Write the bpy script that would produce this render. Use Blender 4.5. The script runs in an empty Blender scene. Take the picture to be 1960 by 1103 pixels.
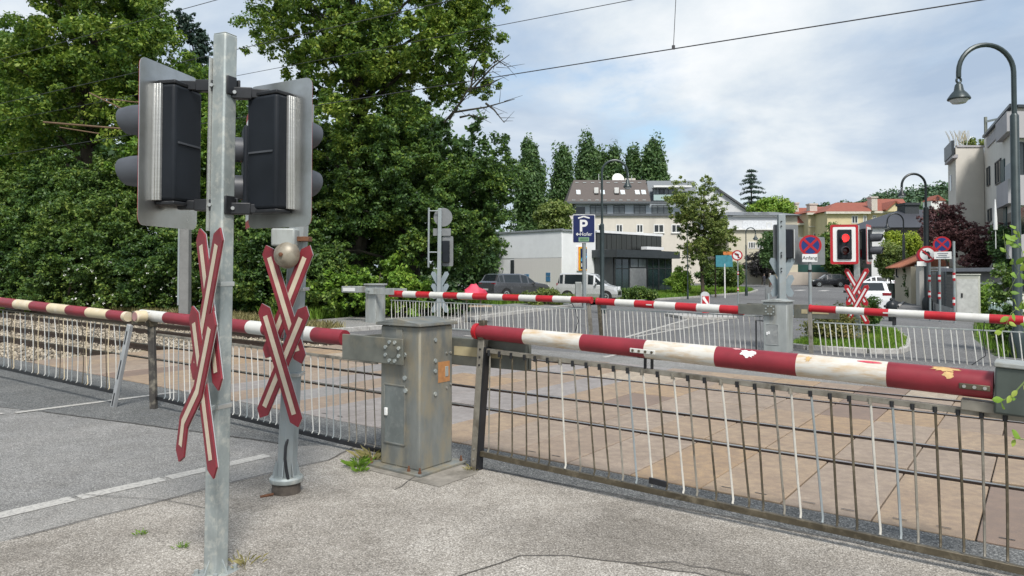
import bpy, math, random
import numpy as np
from mathutils import Vector, Matrix
random.seed(7)
SC=bpy.context.scene; COL=SC.collection
# ---------------------------------------------------------------- camera geometry
F=1420.;PX=980.;PY=490.;H=1.95;TH=math.atan(35/F)
GA,GB=-.0102,.0076                                  # the site slopes very slightly
def gz(x,y): return GA*x+GB*y
def ray(px,py):
    r=(px-PX)/F;u=(PY-py)/F
    return Vector((r,math.cos(TH)-u*math.sin(TH),math.sin(TH)+u*math.cos(TH)))
def g(px,py,dz=0):
    d=ray(px,py);t=(H-dz)/(GA*d.x+GB*d.y-d.z);return Vector((d.x*t,d.y*t,H+d.z*t))
def at(px,py,Y):
    d=ray(px,py);t=Y/d.y;return Vector((d.x*t,Y,H+d.z*t))
O=g(800,900);_n=math.hypot(1.394,1)
U=Vector((1.394/_n,-1/_n,0));V=Vector((1/_n,1.394/_n,0));Z=Vector((0,0,1))
UA=math.atan2(U.y,U.x)
def W(u,v,dz=0):
    x=O.x+U.x*u+V.x*v;y=O.y+U.y*u+V.y*v
    return Vector((x,y,gz(x,y)+dz))
def uv(p):
    d=Vector((p.x-O.x,p.y-O.y,0));return d.dot(U),d.dot(V)
def onp(px,py,p0,n):                                # ray meets plane
    d=ray(px,py);c=Vector((0,0,H));t=(p0-c).dot(n)/d.dot(n);return c+d*t
def onv(px,py,v): return onp(px,py,W(0,v),V)
def col(px,Y):                                      # ground point in a picture column at depth Y
    p=at(px,PY,Y);return Vector((p.x,Y,gz(p.x,Y)))
cam=bpy.data.objects.new('camera',bpy.data.cameras.new('camera'));COL.objects.link(cam)
cam.location=(0,0,H);cam.rotation_euler=(math.pi/2+TH,0,0)
cam.data.sensor_width=36;cam.data.lens=36*F/1960;cam.data.shift_y=-(551.5-PY)/1960
cam.data.clip_start=.05;cam.data.clip_end=5000;SC.camera=cam
# ---------------------------------------------------------------- materials
def newmat(name):
    m=bpy.data.materials.new(name);m.use_nodes=True;nt=m.node_tree
    return m,nt,nt.nodes['Principled BSDF'],nt.nodes,nt.links
def mixc(nt,fac,a,b,mode='MIX'):
    n=nt.nodes.new('ShaderNodeMix');n.data_type='RGBA';n.blend_type=mode
    for i,x in ((0,fac),(6,a),(7,b)):
        if hasattr(x,'links'): nt.links.new(x,n.inputs[i])
        elif i==0: n.inputs[0].default_value=x
        else: n.inputs[i].default_value=(*x[:3],1)
    return n.outputs[2]
def noise(nt,vec,scale,detail=5,rough=.55,dist=0):
    n=nt.nodes.new('ShaderNodeTexNoise');n.inputs['Scale'].default_value=scale;n.inputs['Detail'].default_value=detail
    n.inputs['Roughness'].default_value=rough;n.inputs['Distortion'].default_value=dist
    nt.links.new(vec,n.inputs['Vector']);return n.outputs['Fac']
def ramp(nt,fac,stops,interp='LINEAR'):
    r=nt.nodes.new('ShaderNodeValToRGB');r.color_ramp.interpolation=interp;e=r.color_ramp.elements
    while len(e)<len(stops): e.new(.5)
    for i,(p,c) in enumerate(stops):
        e[i].position=p;e[i].color=(*((c,c,c) if isinstance(c,(int,float)) else c),1)
    nt.links.new(fac,r.inputs[0]);return r.outputs[0]
def coords(nt,stretch=(1,1,1),loc=(0,0,0),kind='Object'):
    t=nt.nodes.new('ShaderNodeTexCoord');m=nt.nodes.new('ShaderNodeMapping')
    m.inputs['Scale'].default_value=stretch;m.inputs['Location'].default_value=loc
    nt.links.new(t.outputs[kind],m.inputs[0]);return m.outputs[0]
def bumpn(nt,b,fac,strength,dist=.01):
    n=nt.nodes.new('ShaderNodeBump');n.inputs['Strength'].default_value=strength;n.inputs['Distance'].default_value=dist
    nt.links.new(fac,n.inputs['Height']);nt.links.new(n.outputs[0],b.inputs['Normal'])
def mat(name,c,rough=.6,metal=0,var=.18,scale=5,stretch=(1,1,1),stain=None,sscale=2.5,slo=.5,shi=.7,sstretch=(1,1,1),bump=0,bscale=80,spec=None,coat=0):
    m,nt,b,N,L=newmat(name);v=coords(nt,stretch)
    f=noise(nt,v,scale,6,.6)
    base=mixc(nt,ramp(nt,f,[(.3,0),(.7,1)]),[x*(1-var) for x in c],[min(1,x*(1+var)) for x in c])
    if stain:
        v2=coords(nt,sstretch,(3.1,1.7,.4))
        base=mixc(nt,ramp(nt,noise(nt,v2,sscale,7,.65),[(slo,0),(shi,1)]),base,stain)
    L.new(base,b.inputs['Base Color']);b.inputs['Metallic'].default_value=metal
    rr=nt.nodes.new('ShaderNodeMapRange');rr.inputs[3].default_value=max(.03,rough-.1);rr.inputs[4].default_value=min(1,rough+.1)
    L.new(f,rr.inputs[0]);L.new(rr.outputs[0],b.inputs['Roughness'])
    if spec is not None: b.inputs['Specular IOR Level'].default_value=spec
    if coat: b.inputs['Coat Weight'].default_value=coat;b.inputs['Coat Roughness'].default_value=.05
    if bump: bumpn(nt,b,noise(nt,v,bscale,4),bump)
    return m
def emit(name,c,s):
    m,nt,b,N,L=newmat(name);b.inputs['Base Color'].default_value=(*c,1)
    b.inputs['Emission Color'].default_value=(*c,1);b.inputs['Emission Strength'].default_value=s;return m
def speck(name,light,dark,mid,gscale,stain,sscale=.5,samt=.6,fine=.5,rough=.85,bump=.4,patch=None):
    """stone-speckled surfacing: per-grain colour, dark joints between grains, broad dirt"""
    m,nt,b,N,L=newmat(name);v=coords(nt)
    vo=N.new('ShaderNodeTexVoronoi');vo.inputs['Scale'].default_value=gscale;L.new(v,vo.inputs['Vector'])
    sep=N.new('ShaderNodeSeparateColor');L.new(vo.outputs['Color'],sep.inputs[0])
    base=ramp(nt,sep.outputs[0],[(0,dark),(.35,mid),(.7,[x*1.12 for x in mid]),(.9,light),(1,[min(1,x*1.25) for x in light])])
    base=mixc(nt,ramp(nt,vo.outputs['Distance'],[(.35,0),(.8,.75)]),base,[x*.55 for x in dark])
    n1=noise(nt,v,sscale,7,.62,.4)
    base=mixc(nt,ramp(nt,n1,[(.42,0),(.64,samt)]),base,stain,'MULTIPLY')
    n2=noise(nt,v,sscale*7,6,.7)
    base=mixc(nt,ramp(nt,n2,[(.35,fine),(.65,0)]),base,[.62,.6,.57],'MULTIPLY')
    if patch:
        n3=noise(nt,coords(nt,(1,1,1),(7,3,1)),.28,3,.5,.3)
        base=mixc(nt,ramp(nt,n3,[(.5,0),(.56,1)]),base,patch,'MULTIPLY')
    L.new(base,b.inputs['Base Color']);b.inputs['Roughness'].default_value=rough
    b.inputs['Specular IOR Level'].default_value=.3
    if bump: bumpn(nt,b,vo.outputs['Distance'],-bump if False else bump,.006)
    return m
def leafmat(name,stops,rough=.5,trans=.28,tcol=(.16,.28,.03)):
    m,nt,b,N,L=newmat(name)
    ge=N.new('ShaderNodeNewGeometry')
    v=coords(nt);n=noise(nt,v,.55,3,.6)
    ad=N.new('ShaderNodeMath');ad.operation='MULTIPLY_ADD';L.new(n,ad.inputs[0]);ad.inputs[1].default_value=1.3
    sb=N.new('ShaderNodeMath');sb.operation='MULTIPLY_ADD';L.new(ge.outputs['Random Per Island'],sb.inputs[0]);sb.inputs[1].default_value=.55;sb.inputs[2].default_value=-.42
    L.new(sb.outputs[0],ad.inputs[2])
    c=ramp(nt,ad.outputs[0],[(q,[min(.5,x*1.8) for x in cc]) for q,cc in stops]);L.new(c,b.inputs['Base Color'])
    b.inputs['Roughness'].default_value=rough;b.inputs['Specular IOR Level'].default_value=.35
    tr=N.new('ShaderNodeBsdfTranslucent');L.new(mixc(nt,.6,c,tcol),tr.inputs[0])
    mx=N.new('ShaderNodeMixShader');mx.inputs[0].default_value=trans
    L.new(b.outputs[0],mx.inputs[1]);L.new(tr.outputs[0],mx.inputs[2]);L.new(mx.outputs[0],N['Material Output'].inputs[0])
    return m
# ---------------------------------------------------------------- mesh builder
class M:
    def __init__(s): s.v=[];s.f=[];s.mi=[];s.m=0
    def add(s,vs,fs):
        o=len(s.v);s.v+=[tuple(p) for p in vs];s.f+=[tuple(i+o for i in f) for f in fs];s.mi+=[s.m]*len(fs);return s
    def hexa(s,b,t):                               # four bottom + four top corners
        return s.add(list(b)+list(t),[(3,2,1,0),(4,5,6,7),(0,1,5,4),(1,2,6,5),(2,3,7,6),(3,0,4,7)])
    def box(s,c,hx,hy,hz,X=Vector((1,0,0)),Y=Vector((0,1,0)),Zv=Z):
        c=Vector(c);b=[c-X*hx-Y*hy-Zv*hz,c+X*hx-Y*hy-Zv*hz,c+X*hx+Y*hy-Zv*hz,c-X*hx+Y*hy-Zv*hz]
        return s.hexa(b,[p+Zv*2*hz for p in b])
    def boxb(s,c,hx,hy,h,X=Vector((1,0,0)),Y=Vector((0,1,0))): # c at the base
        return s.box(Vector(c)+Z*h/2,hx,hy,h/2,X,Y)
    def bar(s,a,b,w,h=None,up=None,w2=None,h2=None):
        a=Vector(a);b=Vector(b);h=h or w;w2=w2 or w;h2=h2 or h;d=(b-a).normalized()
        up=Vector(up) if up is not None else (Z if abs(d.z)<.9 else Vector((0,1,0)))
        x=d.cross(up).normalized();y=x.cross(d).normalized()
        q=lambda p,w,h:[p-x*w/2-y*h/2,p+x*w/2-y*h/2,p+x*w/2+y*h/2,p-x*w/2+y*h/2]
        return s.hexa(q(a,w,h),q(b,w2,h2))
    def tube(s,pts,r,n=8,caps=True):
        pts=[Vector(p) for p in pts];k=len(pts);rs=r if isinstance(r,(list,tuple)) else [r]*k
        d=(pts[1]-pts[0]).normalized();up=Z if abs(d.z)<.9 else Vector((1,0,0));x=d.cross(up).normalized()
        vs=[];fs=[]
        for i,p in enumerate(pts):
            d=(pts[min(i+1,k-1)]-pts[max(i-1,0)]).normalized();x=(x-d*x.dot(d)).normalized();y=d.cross(x)
            for j in range(n):
                a=2*math.pi*j/n;vs.append(p+(x*math.cos(a)+y*math.sin(a))*rs[i])
        for i in range(k-1):
            for j in range(n): fs.append((i*n+j,i*n+(j+1)%n,(i+1)*n+(j+1)%n,(i+1)*n+j))
        if caps: fs.append(tuple(range(n-1,-1,-1)));fs.append(tuple((k-1)*n+j for j in range(n)))
        return s.add(vs,fs)
    def cyl(s,a,b,r,r2=None,n=16): return s.tube([a,b],[r,r if r2 is None else r2],n)
    def lathe(s,prof,base,ax=Z,n=20):              # profile of (radius, along axis)
        ax=Vector(ax).normalized();x=(ax.cross(Vector((0,1,0))) if abs(ax.y)<.9 else ax.cross(Vector((1,0,0)))).normalized();y=ax.cross(x)
        base=Vector(base);vs=[];fs=[];k=len(prof)
        for r,h in prof:
            for j in range(n):
                a=2*math.pi*j/n;vs.append(base+ax*h+(x*math.cos(a)+y*math.sin(a))*max(r,1e-4))
        for i in range(k-1):
            for j in range(n): fs.append((i*n+j,i*n+(j+1)%n,(i+1)*n+(j+1)%n,(i+1)*n+j))
        fs.append(tuple(range(n-1,-1,-1)));fs.append(tuple((k-1)*n+j for j in range(n)))
        return s.add(vs,fs)
    def prism(s,poly,ex):
        poly=[Vector(p) for p in poly];ex=Vector(ex);n=len(poly)
        return s.add(poly+[p+ex for p in poly],[tuple(range(n-1,-1,-1)),tuple(range(n,2*n))]+[(i,(i+1)%n,n+(i+1)%n,n+i) for i in range(n)])
    def poly(s,pts): return s.add(pts,[tuple(range(len(pts)))])
def rootloc(p):
    l=Vector((0,0,0))
    while p: l+=p.location;p=p.parent
    return l
def tag(o,label=None,cat=None,group=None,kind=None):
    for k,v in (('label',label),('category',cat),('group',group),('kind',kind)):
        if v: o[k]=v
    return o
def thing(name,label,cat,loc,group=None):
    o=bpy.data.objects.new(name,None);COL.objects.link(o);o.location=loc;o.empty_display_size=.2
    return tag(o,label,cat,group)
def obj(name,m,mats,parent=None,smooth=True,bevel=0,ang=35,seg=2):
    me=bpy.data.meshes.new(name);v=np.array([tuple(p) for p in m.v],float)
    if parent: l=np.array(rootloc(parent))
    else:
        l=(v.min(0)+v.max(0))/2;l[2]=v[:,2].min()
    me.from_pydata((v-l).tolist(),[],m.f)
    for x in (mats if isinstance(mats,(list,tuple)) else [mats]): me.materials.append(x)
    me.polygons.foreach_set('material_index',m.mi)
    if smooth: me.shade_smooth();me.set_sharp_from_angle(angle=math.radians(ang))
    me.update();o=bpy.data.objects.new(name,me);COL.objects.link(o)
    if parent: o.parent=parent
    else: o.location=l
    if bevel:
        b=o.modifiers.new('bevel','BEVEL');b.width=bevel;b.segments=seg;b.limit_method='ANGLE';b.angle_limit=math.radians(40)
    return o
def struct(name,m,mats,**k): return tag(obj(name,m,mats,**k),kind='structure')
def text(name,body,size,origin,X,N_,mt,parent,depth=.002,align='CENTER',bold=0):
    c=bpy.data.curves.new(name,'FONT');c.body=body;c.size=size;c.align_x=align;c.align_y='CENTER';c.extrude=depth;c.offset=bold
    o=bpy.data.objects.new(name,c);COL.objects.link(o);bpy.context.view_layer.update()
    me=bpy.data.meshes.new_from_object(o.evaluated_get(bpy.context.evaluated_depsgraph_get()))
    bpy.data.objects.remove(o);X=Vector(X).normalized();N_=Vector(N_).normalized();Yv=N_.cross(X)
    R=Matrix((X,Yv,N_)).transposed().to_4x4();R.translation=Vector(origin)-rootloc(parent)
    me.transform(R);me.materials.clear();me.materials.append(mt)
    o=bpy.data.objects.new(name,me);COL.objects.link(o);o.parent=parent;return o
def copy_tree(o,parent=None):
    c=o.copy();COL.objects.link(c)
    if parent: c.parent=parent
    for ch in o.children: copy_tree(ch,c)
    return c
# ---------------------------------------------------------------- palette
galv=mat('galvanised steel',(.33,.365,.36),.5,.3,.2,9,(1,1,.6),stain=(.50,.51,.47),sscale=16,slo=.5,shi=.68,bump=.05,bscale=50)
galv2=mat('light galvanised pole',(.30,.335,.345),.5,.3,.12,7,(1,1,.4),stain=(.30,.31,.30),sscale=4)
cabm=mat('weathered steel cabinet',(.19,.20,.19),.55,.3,.35,4,(1,1,.35),stain=(.30,.262,.185),sscale=4.2,sstretch=(1.4,1.4,.6),slo=.44,shi=.70,bump=.05,bscale=60)
cabdoor=mat('grey cabinet door',(.17,.19,.185),.5,.35,.2,6,(1,1,.6),stain=(.25,.26,.25),sscale=14)
cabgrey=mat('pale grey cabinet',(.34,.36,.35),.55,.2,.2,4,(1,1,.4),stain=(.25,.24,.2),sscale=3.5,sstretch=(1.4,1.4,.3))
arm=mat('grey green steel arm',(.15,.155,.135),.5,.3,.25,4,stain=(.22,.20,.15),sscale=4)
darkst=mat('dark bronze steel',(.09,.075,.05),.5,.4,.35,5,stain=(.20,.17,.12),sscale=9)
greyst=mat('weathered post steel',(.27,.25,.21),.55,.4,.25,6,stain=(.12,.10,.075),sscale=6)
blackst=mat('black steel',(.02,.021,.024),.42,.2,.3,10)
blackpl=mat('black plastic housing',(.012,.015,.020),.55,0,.3,3,spec=.22)
hoodm=mat('grey plastic hood',(.055,.06,.07),.5,0,.2,6)
alu=mat('brushed aluminium board',(.50,.50,.49),.30,.95,.15,2.2,(1,1,.5),stain=(.32,.31,.28),sscale=2.6,slo=.42,shi=.8)
aluflat=mat('aluminium profile',(.62,.62,.60),.35,.7,.08,5,(1,1,20))
red=mat('red paint',(.225,.017,.028),.46,0,.22,4,stain=(.17,.02,.025),sscale=5,slo=.55,shi=.8)
redclean=mat('bright red paint',(.42,.012,.02),.38,0,.12,4)
rodw=mat('dull white rod paint',(.50,.48,.43),.55,0,.15,9)
white=mat('white paint',(.60,.595,.56),.45,0,.06,5,stain=(.5,.48,.43),sscale=6,slo=.5,shi=.9)
stained=mat('white paint with ochre staining',(.62,.60,.55),.48,0,.08,6,stain=(.50,.34,.17),sscale=4.2,sstretch=(1,1,6),slo=.45,shi=.72)
cream=mat('yellowed cream paint',(.60,.50,.33),.5,0,.12,6,stain=(.66,.60,.5),sscale=7)
xred=mat('faded signboard red',(.20,.018,.028),.5,0,.22,9)
xcream=mat('yellowed signboard cream',(.55,.47,.36),.5,0,.1,8)
cleanw=mat('sign white',(.74,.74,.73),.4,0,.03)
blue=mat('sign blue',(.012,.035,.17),.4,0,.1)
navy=mat('navy sign face',(.006,.014,.085),.35,0,.1)
black=mat('black',(.012,.012,.012),.5,0,.1)
signback=mat('grey sign back',(.22,.23,.235),.5,.4,.1,8)
bolt=mat('bolt steel',(.5,.5,.48),.35,.8,.1,30)
rust=mat('rusty metal',(.14,.06,.03),.8,.1,.35,20)
orange=mat('orange warning sticker',(.40,.19,.075),.55,0,.2,20)
tape=mat('yellowed tape',(.42,.36,.22),.6,0,.15,8)
rubber=mat('tyre rubber',(.015,.015,.016),.75,0,.2)
glass=mat('dark window glass',(.018,.024,.028),.08,0,.3,.7,spec=.7)
glassl=mat('window glass with pale curtain',(.16,.18,.19),.12,0,.35,1.5,spec=.6)
skyglass=mat('roof window glass',(.55,.62,.68),.1,0,.1,1,spec=.8)
frame_w=mat('white window frame',(.68,.68,.66),.5,0,.04)
bark=mat('bark',(.075,.058,.042),.9,0,.4,5,(1,1,.3),bump=.6,bscale=25)
concm=mat('plain concrete',(.36,.35,.33),.85,0,.14,3,stain=(.24,.23,.21),sscale=3)
# ---------------------------------------------------------------- ground, road, crossing
asphalt=speck('worn grey asphalt',(.43,.42,.395),(.17,.168,.162),(.29,.283,.272),100,(.74,.75,.76),.45,.7,.45)
asph_dark=speck('patched blue grey asphalt',(.31,.31,.30),(.08,.083,.082),(.18,.182,.178),85,(.7,.72,.74),.5,.6,.4)
asph_far=speck('far road asphalt',(.24,.24,.24),(.13,.13,.13),(.185,.185,.187),45,(.72,.72,.73),.12,.8,.5,bump=.15)
pave=speck('exposed aggregate pavement',(.62,.58,.525),(.26,.238,.208),(.45,.417,.37),100,(.56,.55,.54),.55,.9,.55,bump=.6)
pave2=speck('newer aggregate patch',(.64,.60,.545),(.26,.238,.208),(.455,.423,.376),100,(.75,.74,.73),.8,.6,.4,bump=.5)
strip=speck('smooth concrete edging',(.44,.42,.39),(.21,.205,.195),(.33,.32,.30),110,(.8,.8,.8),.8,.6,.4,bump=.2)
walkm=speck('pale far pavement',(.37,.36,.35),(.22,.22,.21),(.30,.295,.285),30,(.8,.8,.8),.2,.6,.4,bump=.1)
def linemat():
    m,nt,b,N,L=newmat('worn road paint');v=coords(nt)
    n=noise(nt,v,30,8,.7);n2=noise(nt,v,3,4)
    c=mixc(nt,ramp(nt,n,[(.38,0),(.52,1)]),(.25,.24,.23),(.46,.445,.41));c=mixc(nt,ramp(nt,n2,[(.4,0),(.8,.5)]),c,(.30,.29,.27))
    L.new(c,b.inputs['Base Color']);b.inputs['Roughness'].default_value=.75;return m
linem=linemat()
grassm=mat('grass soil',(.055,.095,.02),.9,0,.5,2.5,stain=(.15,.13,.06),sscale=.7,slo=.5,shi=.8)
slabm=None
def slab_mats():
    out=[]
    for i,(c,d) in enumerate([((c[0]*1.12,c[1]*1.09,c[2]*1.04),(d[0]*1.12,d[1]*1.09,d[2]*1.04)) for c,d in [((.36,.275,.19),(.29,.215,.15)),((.32,.25,.19),(.25,.195,.15)),((.235,.17,.135),(.185,.137,.108)),((.45,.39,.31),(.38,.32,.245)),((.34,.275,.22),(.27,.215,.165)),((.375,.27,.165),(.30,.21,.13))]]):
        m,nt,b,N,L=newmat('crossing slab concrete %s'%['tan','dun','brown','pale','rose','ochre'][i]);v=coords(nt)
        n=noise(nt,v,1.3,8,.68,.6);n2=noise(nt,v,120,3);n3=noise(nt,v,9,6,.7)
        c1=mixc(nt,ramp(nt,n,[(.35,0),(.65,1)]),c,d);c1=mixc(nt,ramp(nt,n3,[(.4,.45),(.62,0)]),c1,(.16,.12,.10),'MIX')
        c1=mixc(nt,ramp(nt,n2,[(.35,.35),(.6,0)]),c1,(.10,.085,.075));L.new(c1,b.inputs['Base Color'])
        b.inputs['Roughness'].default_value=.72;bumpn(nt,b,n2,.25,.004);out.append(m)
    for c,d in (((.34,.31,.295),(.28,.25,.235)),((.31,.295,.285),(.25,.235,.225))):
        m,nt,b,N,L=newmat('crossing slab concrete grey');v=coords(nt)
        n=noise(nt,v,1.1,8,.68,.6);n2=noise(nt,v,120,3);n3=noise(nt,v,9,6,.7)
        c1=mixc(nt,ramp(nt,n,[(.35,0),(.65,1)]),c,d);c1=mixc(nt,ramp(nt,n3,[(.4,.4),(.62,0)]),c1,(.14,.125,.115))
        c1=mixc(nt,ramp(nt,n2,[(.35,.35),(.6,0)]),c1,(.09,.085,.08));L.new(c1,b.inputs['Base Color'])
        b.inputs['Roughness'].default_value=.7;bumpn(nt,b,n2,.25,.004);out.append(m)
    return out
SL=slab_mats()
def sheet(name,pts,dz,m,**k):
    mm=M();mm.poly([W(u,v,dz) for u,v in pts]);return struct(name,mm,m,smooth=False)
def line(mm,pts,w,dz):                              # painted strip along a uv path, one continuous band
    P=[Vector((p[0],p[1])) for p in pts];n=len(P);vs=[]
    for i,p in enumerate(P):
        d=(P[min(i+1,n-1)]-P[max(i-1,0)]).normalized();q=Vector((-d.y,d.x))*w/2
        vs+=[W(p.x+q.x,p.y+q.y,dz),W(p.x-q.x,p.y-q.y,dz)]
    mm.add(vs,[(2*i,2*i+1,2*i+3,2*i+2) for i in range(n-1)])
R_=1500
mm=M();mm.poly([Vector((x,y,gz(x,y)-.32)) for x,y in((-R_,-60),(R_,-60),(R_,R_*1.4),(-R_,R_*1.4))]);struct('ground',mm,grassm,smooth=False)
# near side
sheet('road',[(-14,-14),(-1.66,-14),(-1.66,-.2),(-1.5,.55),(-1.5,1.06),(-14,1.06)],0,asphalt)
sheet('asphalt_patch',[(-9.5,-1.9),(-5.8,-.95),(-2.5,-.25),(-1.66,-.1),(-1.2,.42),(.5,.38),(1.5,.42),(3.3,.46),(9,.5),(9,1.06),(-13,1.06),(-13,-2.6)],.004,asph_dark)
sheet('pavement_edging',[(-1.66,-14),(-1.0,-14),(-1.0,-1.2),(-.9,-.3),(-1.2,.42),(-1.66,-.1)],.004,strip)
sheet('pavement',[(-1.08,-3.4),(-1.0,-3.1),(-1.0,-1.2),(-.93,-.3),(-1.22,.43),(.5,.385),(1.5,.425),(3.3,.465),(9,.505),(9,-14),(-1.08,-14)],.008,pave)
sheet('pavement_patch',[(1.89,-1.75),(1.93,-1.35),(2.04,-1.17),(2.3,-.98),(2.65,-.86),(3.09,-.74),(4.0,-.72),(9,-.8),(9,-6),(1.9,-6)],.012,pave2)
sheet('machine_footing',[(-.62,-.32),(.55,-.32),(.55,.2),(.45,.39),(-.9,.41),(-.7,.05)],.012,mat('dirty footing concrete',(.235,.215,.185),.9,0,.3,6,stain=(.12,.11,.09),sscale=4,bump=.4,bscale=90))
mm=M()
line(mm,[(-1.66,-9),(-1.64,-2.4)],.16,.008);line(mm,[(-1.63,-2.36),(-1.60,-1.65)],.15,.008);line(mm,[(-1.60,-1.6),(-1.58,-.55)],.15,.008)
line(mm,[(-6.05,-4.5),(-6.05,-1.32)],.11,.009);line(mm,[(-5.98,-1.2),(-5.9,.95)],.11,.009)
line(mm,[(-5.3,-2.9),(-2.3,-3.3)],.3,.008)
struct('road_marking',mm,linem,smooth=False)
crackm=mat('dark crack filling',(.085,.077,.068),.95,0,.3,20)
mm=M();rc=random.Random(3)
def crack(pts,w,dz,jit=.02):
    q=[]
    for (a,b),(c,d) in zip(pts,pts[1:]):
        n=max(2,int(math.hypot(c-a,d-b)/.12))
        for i in range(n): q.append((a+(c-a)*i/n+rc.uniform(-jit,jit),b+(d-b)*i/n+rc.uniform(-jit,jit)))
    q.append(pts[-1]);line(mm,q,w,dz)
crack([(-1.22,.43),(.5,.385),(1.5,.425),(3.3,.465),(6,.5)],.018,.016,.008)
crack([(1.89,-1.75),(2.04,-1.17),(2.3,-.98),(2.65,-.86),(3.09,-.74),(4,-.72),(6,-.76)],.014,.016,.012)
crack([(-1.0,-3.1),(-1.0,-1.2),(-.93,-.3),(-1.2,.4)],.016,.016,.01)
crack([(-1.66,-2.3),(-1.0,-1.98),(-.4,-1.86)],.008,.016,.008)
crack([(-5.8,-.95),(-2.5,-.25),(-1.66,-.1)],.014,.012,.015)
crack([(.13,-.12),(.27,-.5),(.30,-.62)],.008,.016,.008)
crack([(2.65,-.86),(2.9,-.65),(3.5,-.55)],.010,.016,.02)
struct('pavement_crack',mm,crackm,smooth=False)
# crossing deck: rows of concrete panels either side of the sunken rails
RV=(2.84,4.22,6.44,7.82)
rows=[(1.08,2.745),(2.975,4.085),(4.315,5.35),(5.37,6.345),(6.575,7.685),(7.915,8.5)]
mm=M();rs=random.Random(11)
for ri,(a,b) in enumerate(rows):
    u=-9.4-.695*(3 if ri<3 else 0)
    k=0
    while u<11:
        w=.695*(2 if (ri in(2,) and rs.random()<.3) else 1);e=u+w-.012
        t=rs.random()
        lane=-6.5<u<-1.2
        mm.m=(rs.choice([6,7,6,1]) if lane and rs.random()<.85 else rs.choice([0,0,1,4,2,3,5,0,1,4])) if u<-.2 else rs.choice([0,4,2,3,5,0,1,5,4,1])
        if ri==4 and rs.random()<.5: mm.m=rs.choice([0,3,5])
        z0=.012+rs.uniform(-.003,.003)
        mm.hexa([W(x,y,-.1) for x,y in((u,a),(e,a),(e,b),(u,b))],[W(x,y,z0) for x,y in((u,a),(e,a),(e,b),(u,b))]);u+=w
struct('crossing_deck',mm,SL,smooth=False,bevel=.006,seg=1)
sheet('crossing_bed',[(-9.35,1.06),(11.2,1.06),(11.2,8.7),(-9.35,8.7)],-.035,blackst)
mm=M()
for u0 in (-3,.3,2.4,3.1,3.78,4.48,5.2):                             # lifting slots near the panel edge
    for du in (.2,.5): line(mm,[(u0+du-.05,1.22),(u0+du+.05,1.22)],.014,.019)
struct('lifting_slot',mm,blackst,smooth=False)
railm=mat('dull rail steel',(.075,.055,.045),.4,.6,.3,8,stain=(.10,.06,.045),sscale=6)
railtop=mat('shiny rail head',(.42,.41,.40),.3,.85,.2,8,(.3,.3,1))
sleeperm=mat('weathered wooden sleeper',(.27,.22,.15),.9,0,.3,6,(1,1,1),stain=(.38,.33,.22),sscale=8)
for i,(va,vb) in enumerate(((RV[0],RV[1]),(RV[2],RV[3]))):
    t=thing('railway_track',['near railway track sunk in the crossing slabs with its ends on ballast','far railway track beside the tree hedge, running onto ballast at the left'][i],'railway track',W(0,(va+vb)/2),'the two railway tracks')
    for vv in (va,vb):
        m=M();s=1 if vv==va else -1
        L_=120
        m.hexa([W(x,vv+y,-.12) for x,y in((-L_,-.06),(20,-.06),(20,.06),(-L_,.06))],[W(x,vv+y,-.10) for x,y in((-L_,-.06),(20,-.06),(20,.06),(-L_,.06))])
        m.hexa([W(x,vv+y,-.10) for x,y in((-L_,-.012),(20,-.012),(20,.012),(-L_,.012))],[W(x,vv+y,-.02) for x,y in((-L_,-.012),(20,-.012),(20,.012),(-L_,.012))])
        m.hexa([W(x,vv+y,-.02) for x,y in((-L_,-.036),(20,-.036),(20,.036),(-L_,.036))],[W(x,vv+y,.016) for x,y in((-L_,-.036),(20,-.036),(20,.036),(-L_,.036))])
        m.m=1;m.poly([W(x,vv+y,.0185) for x,y in((-L_,-.026),(20,-.026),(20,.026),(-L_,.026))])
        obj('rail',m,[railm,railtop],t,smooth=False)
    rs=random.Random(i)
    for k in range(34):
        u=-10.4-k*.62;m=M();vc=(va+vb)/2;z=rs.uniform(-.005,.01)
        m.hexa([W(u+x,vc+y,-.25) for x,y in((-.12,-1.2),(.12,-1.2),(.12,1.2),(-.12,1.2))],[W(u+x,vc+y,-.135+z*.3) for x,y in((-.12,-1.2),(.12,-1.2),(.12,1.2),(-.12,1.2))])
        obj('sleeper',m,sleeperm,t,bevel=.01,seg=1)
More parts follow.
